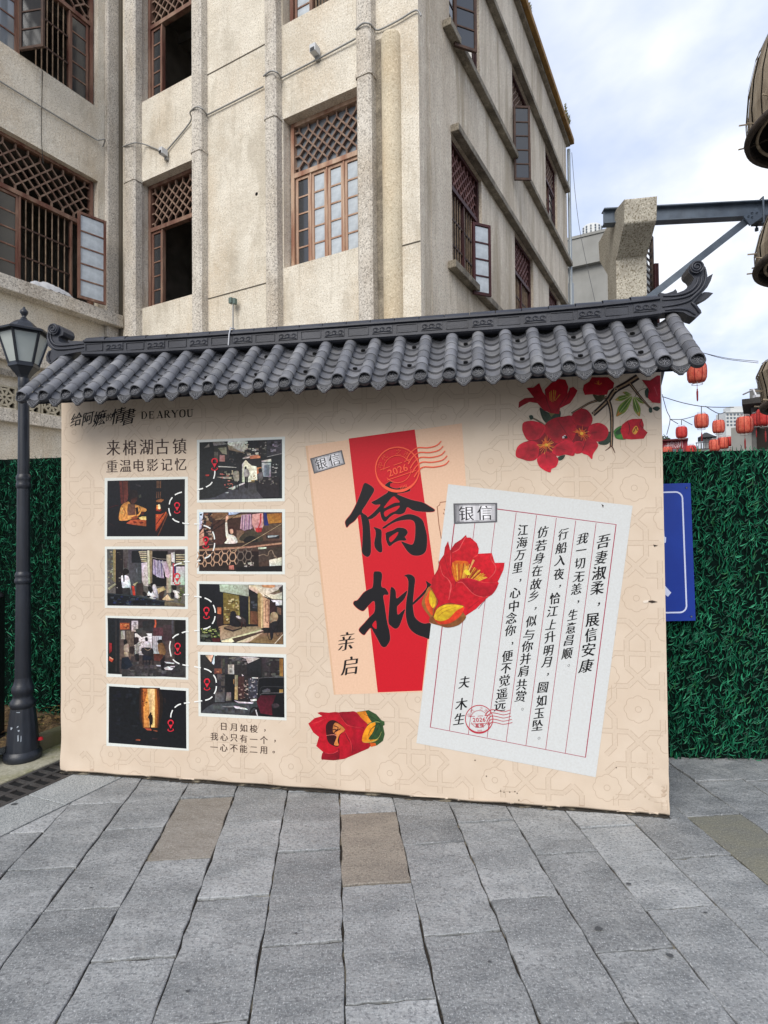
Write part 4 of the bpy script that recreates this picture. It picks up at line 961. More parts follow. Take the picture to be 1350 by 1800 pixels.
# --- strapwork pattern over the whole banner
def pattern():
    m = MB(); P = .605; ox, oz = BP(1122, 1247); col = lin((188, 168, 147)); base = lin((206, 189, 169))
    lo = .0001; cnt = [0]
    def seg(a, b, w, y, c):
        a = np.array(a); b = np.array(b); L = np.linalg.norm(b - a)
        if L < 1e-6: return
        t = (b - a) / L; n_ = np.array([-t[1], t[0]]) * w / 2
        k = max(1, int(L / .02)); cnt[0] += 1; y = y + (cnt[0] % 37) * 2.5e-6
        for i in range(k):
            p, q = a + (b - a) * i / k, a + (b - a) * (i + 1) / k
            pts = [p + n_, p - n_, q - n_, q + n_]
            if min(x[0] for x in pts) < .13 and min(x[1] for x in pts) < .3: continue
            if min(x[0] for x in pts) < .003 or max(x[0] for x in pts) > BWID - .003 or min(x[1] for x in pts) < .02 or max(x[1] for x in pts) > 2.45: continue
            m.face([(x[0], -warp(x[0], x[1]) - y, x[1]) for x in pts], 0, c)
    polys = []
    hx = [(0, .29), (.09, .375), (.09, .625), (0, .71), (-.09, .625), (-.09, .375), (0, .29)]
    polys += [hx, [(y, x) for x, y in hx]]
    for sx, sz in ((1, 1), (-1, -1), (1, -1), (-1, 1)):
        polys.append([(0, sz * .29), (sx * .085, sz * .205), (sx * .34, sz * .205), (sx * .42, sz * .28)] if sx * sz > 0 else [(0, sz * .29), (sx * .085, sz * .205), (sx * .205, sz * .205)])
        polys.append([(sx * .29, 0), (sx * .205, sz * .085), (sx * .205, sz * .34), (sx * .28, sz * .42)] if sx * sz > 0 else [(sx * .29, 0), (sx * .205, sz * .085), (sx * .205, sz * .205)])
    polys += [[(-.09, .5), (.2, .5), (.28, .42)], [(.5, -.09), (.5, .2), (.42, .28)], [(-.2, .5), (-.09, .5)], [(.09, .5), (-.2, .5), (-.28, .42)], [(.5, .09), (.5, -.2), (.42, -.28)]]
    segs = [(a, b) for pl in polys for a, b in zip(pl[:-1], pl[1:])]
    for I in range(-7, 3):
        for J in range(-3, 5):
            cx_, cz_ = ox + I * P, oz + J * P
            if cx_ < -P or cx_ > BWID + P or cz_ < -P or cz_ > 2.5 + P: continue
            for a, b in segs: seg((cx_ + a[0] * P, cz_ + a[1] * P), (cx_ + b[0] * P, cz_ + b[1] * P), .0300, lo, col)
            for fx, fz in ((0, 0), (.28, -.28), (-.28, .28)):
                c = (cx_ + fx * P, cz_ + fz * P); prev = None
                for r, k in ((.115 * P, 8), (.026 * P, 0)):
                    pts = [(c[0] + math.cos(t) * r * (1 + (.13 * abs(math.cos(t * 4)) - .06 if k else 0)), c[1] + math.sin(t) * r * (1 + (.13 * abs(math.cos(t * 4)) - .06 if k else 0))) for t in np.arange(49) * 2 * math.pi / 48]
                    for p, q in zip(pts[:-1], pts[1:]): seg(p, q, .0030, lo + .0003, col)
    n_ = len(m.f)
    for I in range(-7, 3):
        for J in range(-3, 5):
            cx_, cz_ = ox + I * P, oz + J * P
            if cx_ < -P or cx_ > BWID + P or cz_ < -P or cz_ > 2.5 + P: continue
            for a, b in segs:
                a_, b_ = np.array(a), np.array(b); t = (b_ - a_) / np.linalg.norm(b_ - a_) * .004
                seg((cx_ + (a_ - t)[0] * P, cz_ + (a_ - t)[1] * P), (cx_ + (b_ + t)[0] * P, cz_ + (b_ + t)[1] * P), .0235, lo + .00015, base)
    m.build('strapwork_print', M_ink, banner)
pattern()
LAY = .002
# --- heading
pr = Print(LAY + .0005, (120, 705, 5.87))
K = (26, 18, 16)
for ch, x, y, s in (('给', 85, 190, 105), ('阿', 205, 180, 105), ('嬷', 325, 175, 118), ('的', 425, 165, 62), ('情', 520, 150, 125), ('書', 625, 160, 125)):
    pr.char(ch, x, y, s * 1.22, K, rot=-.02, off=-.008, smear=((-.03, -.018), (-.015, -.009), (0, 0), (.015, .009), (.03, .018)), shear=.16, sx=.92, rise_=.2)
pr.stroke([(300, 215), (285, 250), (262, 297)], (9, 5, 1), K)
def serif(pr, text, x, y, h, sp, rot, col, tilt):
    G = {'D': [((.1, 0), (.1, 1), .2), ('c', [(.1, .97), (.5, .95), (.74, .5), (.5, .05), (.1, .03)], (.06, .08, .2, .08, .06))],
         'E': [((.12, 0), (.12, 1), .2), ((0, .96), (.7, .96), .08), ((0, .04), (.74, .04), .08), ((.1, .52), (.5, .52), .07), ((.68, .74), (.68, 1), .06), ((.72, 0), (.72, .28), .06), ((.5, .4), (.5, .64), .05)],
         'A': [((.12, 0), (.45, 1), .07), ((.42, 1), (.8, 0), .2), ((.2, .34), (.62, .34), .06), ((-.05, .03), (.26, .03), .06), ((.58, .03), (1.0, .03), .06)],
         'R': [((.12, 0), (.12, 1), .2), ('c', [(.12, .96), (.5, .96), (.6, .74), (.45, .52), (.12, .5)], (.06, .12, .2, .1, .06)), ((.34, .52), (.76, .02), .18), ((0, .03), (.3, .03), .06), ((.66, .03), (.92, .03), .06)],
         'Y': [((.02, .98), (.42, .45), .19), ((.8, .98), (.44, .45), .07), ((.43, 0), (.43, .5), .19), ((-.1, .97), (.22, .97), .06), ((.62, .97), (.98, .97), .06), ((.26, .03), (.6, .03), .06)],
         'O': [('c', [(.42, 1), (.12, .86), (.06, .5), (.12, .14), (.42, 0), (.72, .14), (.78, .5), (.72, .86), (.42, 1)], (.06, .16, .22, .16, .06, .16, .22, .16, .06))],
         'U': [('c', [(.12, 1), (.12, .3), (.2, .06), (.44, .02), (.66, .1), (.7, .4), (.7, 1)], (.2, .2, .16, .08, .08, .08, .07)), ((-.04, .97), (.3, .97), .06), ((.54, .97), (.9, .97), .06)]}
    for i, ch in enumerate(text):
        c = pr.cv((x + i * sp, y + i * sp * tilt)); hh = h
        T = lambda p: (c[0] + (p[0] * math.cos(rot) - p[1] * math.sin(rot)) * hh * 1.0, c[1] + (p[0] * math.sin(rot) + p[1] * math.cos(rot)) * hh)
        for g_ in G[ch]:
            if g_[0] == 'c': pr.stroke([T(p) for p in g_[1]], [w * hh for w in g_[2]], col, loc=True, wpx=False, n=5)
            else: pr.stroke([T(g_[0]), T(g_[1])], g_[2] * hh, col, loc=True, wpx=False, curve=False)
hpx = BP(300, 722)[1] - BP(300, 735)[1]
serif(pr, 'DEARYOU', 757, 185, hpx, 78.5, .0, K, -.045)
for i, x in enumerate((42, 142, 250, 352, 455, 560, 665)): pr.char('DEARYOU'[i], x, 270 - i * 3.2, 16, (110, 86, 70), off=0)
pr.build('title_lettering', label='black brush title with serif DEARYOU beneath the eave')
pr = Print(LAY, (120, 705, 5.87)); BRN = (58, 40, 36)
for i, ch in enumerate('来棉湖古镇'): pr.char(ch, (465, 632, 805, 970, 1148)[i], (482, 480, 474, 470, 466)[i], 152, BRN, rot=.0, off=-.006, smear=SONG, sx=.93)
for i, ch in enumerate('重温电影记忆'): pr.char(ch, (452, 590, 728, 870, 1015, 1158)[i], (672, 668, 664, 660, 656, 652)[i], 122, BRN, off=-.005, smear=SONG, sx=.98)
pr.build('heading_lettering')
pr = Print(LAY, (100, 1040, 3.214))
for txt, xs, ys in (('日月如梭，', (943, 998, 1055, 1112, 1175), (762, 766, 770, 774, 772)), ('我心只有一个，', (890, 945, 1000, 1055, 1112, 1170, 1232), (818, 822, 826, 830, 834, 838, 832)), ('一心不能二用。', (888, 943, 1000, 1055, 1112, 1168, 1225), (878, 882, 885, 888, 892, 895, 895))):
    for ch, x, y in zip(txt, xs, ys): pr.char(ch, x, y, 42, (60, 40, 34), off=-.002, smear=SONG)
pr.build('verse_lettering')

# --- photographs
def pic(frame, inner, crop, bgc, items, extra=None, label=''):
    p = Print(LAY, crop); p.poly(frame, (228, 232, 226)); p.build('photo_border'); p = Print(LAY + .0001, crop, .32, M_photo); p.poly(inner, bgc)
    for it in items:
        if it[0] == 's': p.stroke(it[3], it[2], it[1])
        elif it[0] == 'b': p.poly(it[2], it[1], smooth=True, fan=(None, 1.35))
        elif it[0] == 'r': x0, y0, x1, y1 = it[2]; p.poly([(x0, y0), (x1, y0), (x1, y1), (x0, y1)], it[1])
        elif it[0] == 'g':                        # vertical or slanted stripes
            (x0, y0, x1, y1), n, w, c = it[2], it[3], it[4], it[1]
            for i in range(n): x = x0 + (x1 - x0) * i / max(1, n - 1); p.stroke([(x, y0), (x + (it[5] if len(it) > 5 else 0), y1)], w, c)
        elif it[0] == 'n':                        # broken light: many small seeded dabs inside a box
            (x0, y0, x1, y1), n, smin, smax, cols, sd = it[2], it[3], it[4], it[5], it[1], it[6]
            r = random.Random(sd)
            for i in range(n):
                x, y, a, b = r.uniform(x0, x1), r.uniform(y0, y1), r.uniform(smin, smax), r.uniform(smin, smax) * .6; c = r.choice(cols)
                x1_, y1_ = min(x + a, x1), min(y + b, y1); p.poly([(x, y + r.uniform(0, b * .3)), (x1_, y), (x1_, y1_), (x + r.uniform(0, a * .3), y1_)], c)
        else: p.poly(it[1], it[0])
    p.build('printed_photo', label=label)
def pin(p, x, y, s, col=(222, 40, 60)):
    p.stroke([(x + math.cos(a) * s * .36, y - s * .35 + math.sin(a) * s * .36) for a in np.arange(-3.6, .5, .4)], s * .2, col)
    p.poly([(x - s * .38, y - s * .2), (x, y + s * .55), (x + s * .38, y - s * .2), (x + s * .18, y - s * .05), (x - s * .18, y - s * .05)], col)
    p.stroke([(x - s * .3, y + s * .55), (x - s * .4, y + s * .75), (x, y + s * .9), (x + s * .42, y + s * .72), (x + s * .3, y + s * .55)], s * .12, col)
D1 = (20, 22, 28)
pic([(35, 45), (1310, 25), (1308, 990), (35, 985)], [(78, 88), (1265, 62), (1262, 940), (70, 940)], (180, 835, 8.71), D1, [
    ((104, 50, 44), [(260, 92), (395, 90), (400, 300), (380, 400), (310, 440), (285, 440)]), ((62, 34, 34), [(300, 92), (318, 92), (330, 430), (318, 430)]),
    ((38, 26, 30), [(390, 120), (420, 100), (430, 300), (395, 290)]),
    ('b', (30, 22, 24), [(400, 300), (440, 235), (520, 235), (550, 320), (530, 400), (470, 440), (410, 420)]), ('b', (70, 36, 30), [(440, 380), (520, 340), (535, 370), (500, 430), (450, 440)]),
    ('b', (216, 150, 78), [(400, 405), (300, 460), (270, 540), (255, 620), (260, 690), (330, 700), (430, 680), (560, 620), (600, 560), (660, 560), (672, 520), (560, 470), (490, 450), (450, 470)]),
    ((112, 74, 60), [(395, 440), (500, 450), (510, 610), (390, 620), (380, 540)]), ('s', (150, 96, 60), (20, 10), [(300, 480), (350, 560), (330, 640)]), ('s', (240, 190, 110), (22, 8), [(320, 500), (290, 570), (330, 600)]), ('s', (120, 70, 44), (14, 8), [(560, 480), (580, 530), (560, 580)]),
    ((46, 28, 26), [(505, 500), (545, 490), (560, 590), (520, 620)]),
    ((190, 88, 50), [(430, 690), (560, 680), (672, 690), (672, 785), (480, 762), (365, 740)]), ((120, 40, 26), [(460, 715), (500, 705), (530, 725), (490, 740)]), ((120, 40, 26), [(560, 722), (610, 712), (640, 735), (585, 750)]),
    ((252, 226, 150), [(555, 655), (610, 632), (672, 636), (672, 690), (590, 684)]), ((90, 34, 24), [(600, 580), (640, 560), (640, 600), (600, 620)]), ((150, 76, 50), [(440, 650), (520, 620), (560, 640), (520, 680), (450, 685)]),
    ('g', (120, 84, 60), (840, 88, 892, 200), 3, 16), ('g', (112, 76, 56), (838, 255, 892, 355), 3, 14, -8), ((150, 96, 56), [(825, 385), (900, 362), (945, 380), (900, 418), (828, 412)]),
    ((166, 40, 24), [(822, 500), (880, 470), (908, 540), (880, 560), (824, 545)]), ('b', (255, 240, 190), [(855, 455), (880, 450), (895, 500), (880, 525), (855, 510)]), ('b', (240, 150, 70), [(830, 470), (850, 460), (858, 520), (840, 530)]),
    ((200, 84, 40), [(818, 600), (900, 600), (980, 560), (985, 600), (900, 740), (818, 860)]), ('s', (70, 20, 16), (20, 12), [(960, 570), (880, 680), (822, 760)]), ('s', (86, 26, 20), (16, 12), [(990, 590), (920, 720), (830, 880)]), ('s', (255, 150, 70), (14, 8), [(830, 640), (850, 620)]),
    ('s', (110, 60, 40), (26, 12), [(1000, 590), (930, 760), (850, 935)]), ((70, 70, 66), [(555, 310), (590, 295), (600, 340), (565, 350)]), ((50, 50, 52), [(510, 130), (590, 160), (590, 185), (515, 160)]), ('s', (60, 40, 36), 6, [(110, 740), (180, 780)]), ('s', (80, 20, 24), 8, [(110, 500), (200, 470), (250, 470)])], label='night scene print of a figure writing by lamplight')
S2 = [('n', [(150, 146, 120), (112, 104, 80), (186, 180, 160), (80, 74, 60)], (75, 80, 190, 600), 46, 20, 60, 21), ((150, 142, 100), [(165, 76), (205, 76), (212, 590), (165, 560)]), ('r', (28, 24, 26), (205, 80, 320, 760)), ('n', [(70, 60, 52), (190, 186, 176), (50, 44, 40)], (212, 90, 310, 720), 20, 10, 36, 22), ((80, 76, 74), [(318, 78), (400, 78), (380, 360), (330, 360)]),
    ('r', (74, 78, 84), (400, 76, 600, 800)), ('r', (26, 30, 34), (450, 100, 680, 280)), ('g', (150, 160, 170), (530, 370, 530, 430), 1, 10), ('g', (96, 100, 106), (535, 290, 535, 510), 1, 5)]
for i in range(6): S2.append(('r', (226, 216, 180), (560 + i * 8, 108 + i * 28, 680, 122 + i * 28)))
S2 += [((212, 214, 214), [(600, 285), (690, 270), (705, 640), (640, 630), (610, 560)]), ('s', (120, 120, 120), 8, [(640, 430), (690, 520)]), ((150, 136, 110), [(690, 92), (765, 96), (760, 600), (705, 610)]), ((226, 216, 190), [(690, 92), (720, 92), (735, 600), (705, 610)]),
    ('r', (14, 14, 18), (770, 100, 1000, 640)), ((196, 186, 160), [(985, 160), (1050, 150), (1055, 740), (985, 745)]), ((236, 234, 236), [(1055, 130), (1110, 120), (1110, 280), (1060, 260)]), ('r', (222, 226, 230), (1050, 340, 1262, 620)), ('r', (60, 56, 56), (1115, 90, 1262, 340)),
    ((176, 160, 190), [(778, 225), (900, 260), (950, 520), (880, 510), (775, 450)]), ('g', (112, 96, 150), (800, 240, 900, 480), 4, 12, 15), ('g', (226, 214, 232), (830, 245, 925, 500), 3, 10, 12), ((216, 190, 204), [(895, 260), (990, 258), (1040, 420), (1020, 520), (970, 490), (935, 330)]), ('s', (200, 190, 180), 5, [(760, 195), (870, 220), (1000, 225)]),
    ((232, 210, 210), [(1060, 330), (1075, 300), (1035, 480), (1010, 560)]), ((176, 60, 76), [(1080, 290), (1105, 290), (1105, 580), (1075, 575)]), ((70, 60, 110), [(1098, 335), (1130, 335), (1132, 470), (1105, 440)])]
for i in range(5): S2.append(('r', (208, 200, 160), (1128, 150 + i * 36, 1262, 166 + i * 36)))
S2 += [('b', (20, 16, 16), [(330, 380), (370, 370), (410, 400), (400, 440), (350, 460), (350, 560), (320, 570), (312, 480)]), ('b', (238, 240, 246), [(290, 490), (330, 470), (400, 490), (430, 580), (435, 700), (420, 660), (320, 670), (300, 600)]), ('s', (30, 22, 20), (36, 20), [(330, 460), (335, 575)]), ((48, 46, 48), [(310, 668), (425, 660), (435, 780), (315, 775)]), ((200, 60, 44), [(450, 630), (490, 640), (510, 780), (470, 775)]), ((190, 170, 130), [(470, 610), (550, 570), (500, 640)]), ((60, 50, 46), [(520, 600), (620, 590), (640, 780), (520, 780)]),
    ('b', (230, 228, 230), [(690, 760), (740, 700), (790, 750), (820, 830), (740, 825)]), ('b', (24, 20, 20), [(700, 650), (740, 640), (770, 690), (750, 750), (715, 710)]), ('b', (24, 20, 20), [(740, 600), (785, 585), (790, 640), (750, 640)]), ('b', (200, 196, 206), [(770, 640), (820, 620), (860, 800), (810, 790)]), ('b', (28, 22, 22), [(615, 740), (650, 720), (680, 760), (650, 800)]),
    ((200, 180, 140), [(840, 680), (940, 640), (975, 690), (860, 760)]), ((60, 44, 38), [(870, 740), (950, 700), (930, 860), (870, 850)]), ('b', (26, 22, 22), [(1070, 630), (1130, 630), (1130, 690), (1080, 690)]), ('b', (236, 232, 226), [(1090, 700), (1190, 740), (1180, 830), (1110, 800)]), ('b', (26, 22, 22), [(1045, 740), (1100, 735), (1105, 800), (1060, 820)]), ((228, 206, 160), [(920, 840), (1000, 760), (1050, 830), (1110, 850), (1000, 860)]), ('n', [(96, 110, 60), (60, 66, 40), (150, 140, 100)], (1150, 640, 1262, 880), 24, 16, 50, 23),
    ((18, 24, 32), [(78, 740), (500, 780), (960, 870), (955, 935), (80, 930)]), ('n', [(40, 52, 64), (60, 70, 80), (10, 12, 16), (34, 44, 84)], (90, 770, 900, 925), 60, 10, 60, 24), ((120, 106, 80), [(960, 870), (1262, 910), (1262, 955), (955, 935)]), ('s', (52, 60, 66), 16, [(100, 750), (500, 795), (960, 875)]), ((170, 160, 140), [(85, 670), (200, 590), (220, 610), (110, 700)])]
pic([(38, 32), (1308, 30), (1312, 990), (38, 972)], [(72, 72), (1264, 72), (1268, 955), (78, 935)], (180, 957, 8.71), (96, 94, 92), S2, label='print of people in a sunny courtyard with washing')
S3 = [('r', (26, 30, 34), (85, 60, 270, 905)), ('g', (60, 56, 56), (210, 90, 265, 880), 2, 14), ('r', (96, 84, 78), (270, 240, 440, 690)), ('r', (178, 96, 52), (272, 130, 418, 230)), ('n', [(236, 160, 100), (120, 60, 36)], (280, 135, 410, 225), 14, 12, 34, 31), ('r', (176, 166, 160), (285, 250, 345, 378)), ('r', (222, 206, 206), (448, 98, 548, 262)),
    ('g', (150, 130, 110), (380, 250, 470, 640), 4, 12), ('r', (232, 230, 232), (500, 290, 760, 620)), ((70, 64, 66), [(500, 230), (620, 200), (700, 330), (600, 350), (540, 300)]), ('n', [(180, 172, 160), (120, 120, 100), (240, 240, 236), (90, 84, 80)], (480, 380, 640, 620), 44, 12, 40, 32), ((50, 48, 52), [(615, 110), (800, 75), (830, 90), (800, 255), (740, 270), (620, 235)]), ((216, 96, 64), [(800, 75), (825, 80), (830, 150), (805, 240), (790, 200), (808, 140)]),
    ('r', (90, 56, 60), (780, 200, 940, 330)), ('g', (176, 110, 106), (790, 250, 880, 252), 3, 8), ('r', (200, 196, 204), (770, 330, 910, 600)), ('g', (120, 116, 130), (780, 340, 860, 560), 4, 9), ('r', (70, 54, 58), (930, 160, 1065, 400)), ('r', (94, 78, 72), (960, 400, 1080, 660)), ('r', (28, 26, 30), (1110, 90, 1278, 900)), ('g', (90, 88, 96), (1070, 80, 1085, 300), 2, 14), ('r', (60, 56, 60), (300, 790, 1278, 950)),
    ('n', [(74, 70, 74), (50, 48, 52), (90, 86, 88)], (300, 700, 1250, 940), 60, 30, 110, 33),
    ('b', (22, 20, 22), [(330, 390), (375, 385), (380, 440), (340, 470)]), ('b', (170, 152, 136), [(340, 470), (400, 450), (410, 560), (360, 580), (330, 540)]), ((186, 164, 140), [(335, 575), (400, 580), (410, 650), (345, 640)]), ((26, 32, 48), [(300, 660), (400, 650), (470, 780), (380, 840), (290, 830)]), ((50, 40, 42), [(420, 490), (490, 485), (470, 610), (415, 590)]),
    ('b', (150, 146, 140), [(520, 460), (560, 450), (565, 560), (520, 600)]), ('b', (40, 30, 32), [(490, 360), (550, 350), (555, 420), (500, 460)]), ((30, 30, 36), [(505, 600), (560, 600), (560, 720), (510, 700)]), ('b', (30, 26, 30), [(655, 360), (690, 350), (700, 400), (670, 420)]), ('b', (208, 204, 208), [(630, 440), (680, 410), (740, 440), (740, 520), (640, 520)]), ('b', (40, 38, 42), [(610, 510), (770, 520), (775, 620), (700, 640), (615, 600)]), ('s', (150, 130, 110), 10, [(650, 520), (700, 550), (750, 520)]), ('g', (28, 28, 34), (625, 620, 775, 770), 4, 14), ((30, 34, 50), [(620, 620), (760, 640), (760, 700), (620, 700)]),
    ('b', (26, 20, 22), [(845, 400), (905, 385), (915, 430), (860, 445)]), ('b', (124, 92, 60), [(860, 450), (930, 440), (975, 560), (950, 620), (880, 600), (850, 500)]), ((96, 50, 44), [(790, 600), (930, 610), (920, 720), (800, 705)]), ((26, 24, 30), [(890, 700), (955, 640), (950, 860), (910, 850)]), ((236, 236, 240), [(950, 720), (1110, 740), (1100, 755), (980, 745)]), ((240, 240, 244), [(945, 820), (1010, 790), (1090, 830), (1060, 850), (970, 845)]), ((220, 220, 226), [(820, 770), (900, 775), (890, 795), (840, 790)]), ((228, 228, 232), [(1040, 790), (1115, 790), (1110, 806), (1050, 806)]),
    ((150, 40, 44), [(105, 430), (150, 440), (150, 560), (110, 600)]), ((216, 90, 60), [(110, 640), (180, 685), (150, 730), (105, 700)]), ((240, 180, 150), [(118, 645), (170, 678), (160, 690), (120, 672)])]
pic([(48, 18), (1318, 45), (1318, 1000), (62, 955)], [(80, 52), (1276, 85), (1278, 970), (98, 908)], (180, 1080, 8.71), (70, 60, 60), S3, label='print of porters in a narrow old street')
S4 = [((44, 30, 24), [(570, 70), (880, 80), (930, 240), (925, 440), (870, 690), (620, 690), (572, 560), (565, 300)]), ((96, 54, 26), [(592, 72), (852, 80), (878, 240), (872, 450), (850, 690), (625, 690), (600, 500), (592, 300)]), ((176, 104, 44), [(620, 92), (830, 98), (850, 400), (830, 690), (630, 690), (618, 380)]), ((226, 160, 76), [(630, 380), (700, 92), (812, 96), (820, 400), (806, 685), (640, 685)]), ((250, 220, 150), [(690, 92), (800, 95), (804, 420), (800, 680), (715, 680), (720, 400)]), ('n', [(60, 36, 24), (140, 80, 40), (200, 140, 70)], (600, 110, 690, 360), 16, 10, 34, 41),
    ('b', (30, 20, 16), [(728, 470), (740, 448), (754, 470), (750, 490), (768, 500), (775, 580), (765, 645), (750, 640), (742, 715), (730, 700), (722, 600), (712, 545), (698, 530), (715, 495)]), ((180, 84, 60), [(640, 690), (740, 700), (760, 730), (690, 730)]), ((150, 76, 50), [(770, 720), (850, 735), (840, 750), (780, 735)]), ((170, 84, 60), [(510, 870), (550, 860), (590, 875), (570, 888), (515, 882)]), ((60, 40, 44), [(760, 845), (850, 850), (840, 868), (770, 860)]), ('s', (60, 44, 40), 10, [(958, 230), (962, 310)]), ('n', [(24, 28, 38), (16, 18, 24), (30, 34, 42)], (110, 100, 560, 880), 30, 30, 120, 42)]
pic([(65, 12), (1322, 85), (1325, 1042), (62, 965)], [(102, 52), (1282, 124), (1288, 1010), (95, 920)], (180, 1200, 8.71), (18, 20, 28), S4, label='print of a lone silhouette in a glowing doorway')
S5 = [((236, 238, 226), [(480, 85), (760, 80), (740, 110), (560, 180), (480, 130)]), ((120, 116, 112), [(130, 190), (210, 120), (220, 170)]), ((130, 128, 124), [(260, 95), (400, 90), (480, 130), (280, 155)]), ((54, 50, 50), [(280, 160), (490, 150), (500, 330), (300, 400)]), ((150, 146, 128), [(340, 185), (460, 175), (470, 280), (400, 265)]), ((190, 140, 130), [(365, 285), (440, 290), (440, 380), (362, 380)]), ((96, 90, 80), [(280, 240), (340, 240), (340, 400), (290, 380)]), ('n', [(70, 66, 66), (110, 104, 98), (30, 30, 34)], (500, 220, 700, 460), 34, 14, 50, 51),
    ((150, 140, 116), [(480, 140), (700, 200), (720, 260), (500, 215)]), ((216, 212, 200), [(560, 180), (770, 90), (770, 200), (680, 240)]), ('g', (150, 140, 124), (580, 180, 740, 120), 5, 8, 20), ('n', [(120, 112, 100), (190, 184, 170), (60, 56, 54), (226, 222, 210)], (690, 85, 950, 320), 46, 16, 60, 52), ((214, 138, 104), [(800, 300), (945, 278), (955, 330), (810, 350)]), ((222, 220, 206), [(695, 330), (800, 305), (800, 330), (700, 345)]), ('r', (40, 40, 44), (930, 80, 1050, 300)), ('n', [(150, 146, 142), (90, 88, 88)], (935, 90, 1040, 280), 16, 12, 40, 53), ('r', (70, 66, 74), (1050, 75, 1262, 290)), ('n', [(150, 142, 156), (30, 28, 34), (110, 104, 116)], (1060, 80, 1250, 240), 26, 16, 60, 54), ('s', (150, 150, 150), 12, [(1050, 315), (1262, 265)]),
    ('r', (34, 34, 38), (600, 260, 690, 520)), ((246, 242, 226), [(690, 420), (740, 360), (900, 450), (910, 640), (790, 680), (690, 680)]), ((44, 42, 44), [(740, 350), (960, 330), (960, 480), (890, 450), (830, 440), (780, 400)]), ((220, 140, 90), [(900, 470), (970, 460), (970, 520), (905, 570)]), ('n', [(190, 160, 110), (226, 210, 170), (150, 120, 80)], (790, 560, 920, 680), 16, 14, 40, 55), ((226, 222, 214), [(970, 370), (1110, 345), (1115, 385), (975, 390)]), ('r', (176, 182, 190), (975, 400, 1108, 600)), ('r', (120, 132, 142), (1010, 430, 1085, 590)), ('n', [(190, 190, 186), (60, 60, 64), (120, 118, 116)], (1110, 400, 1210, 640), 26, 10, 36, 56), ('r', (36, 34, 38), (910, 600, 1230, 900)), ('n', [(90, 86, 86), (140, 136, 130)], (930, 600, 1200, 720), 18, 12, 44, 57),
    ((72, 74, 80), [(300, 900), (700, 690), (900, 690), (900, 800), (1000, 915), (72, 930)]), ((230, 228, 220), [(490, 770), (600, 730), (730, 680), (730, 700), (640, 740), (560, 790)]), ((190, 190, 188), [(450, 830), (500, 822), (490, 838), (455, 840)]), ('s', (226, 224, 216), (18, 6), [(350, 455), (450, 458), (610, 468)]), ((180, 176, 164), [(320, 605), (550, 600), (540, 625), (440, 630)]), ('n', [(190, 176, 150), (120, 110, 96), (60, 56, 52), (200, 120, 110)], (370, 500, 560, 760), 34, 14, 46, 58),
    ('b', (150, 144, 130), [(570, 530), (640, 520), (650, 600), (640, 670), (590, 670), (560, 600)]), ('g', (26, 26, 32), (605, 660, 635, 790), 2, 22), ('b', (164, 160, 156), [(720, 500), (745, 480), (790, 510), (790, 600), (725, 610)]), ('b', (26, 22, 24), [(730, 460), (755, 455), (755, 490), (730, 490)]), ('g', (24, 24, 30), (740, 600, 765, 760), 2, 24), ('b', (30, 24, 26), [(930, 490), (970, 480), (980, 530), (940, 550)]), ('b', (100, 96, 98), [(930, 550), (990, 540), (990, 640), (930, 640)]), ('b', (180, 60, 56), [(165, 570), (215, 570), (210, 590), (170, 592)])]
pic([(35, 68), (1308, 20), (1305, 955), (35, 975)], [(72, 103), (1266, 60), (1268, 915), (68, 938)], (342, 765, 8.232), (32, 35, 40), S5, label='print of two walkers in a shaded market lane')
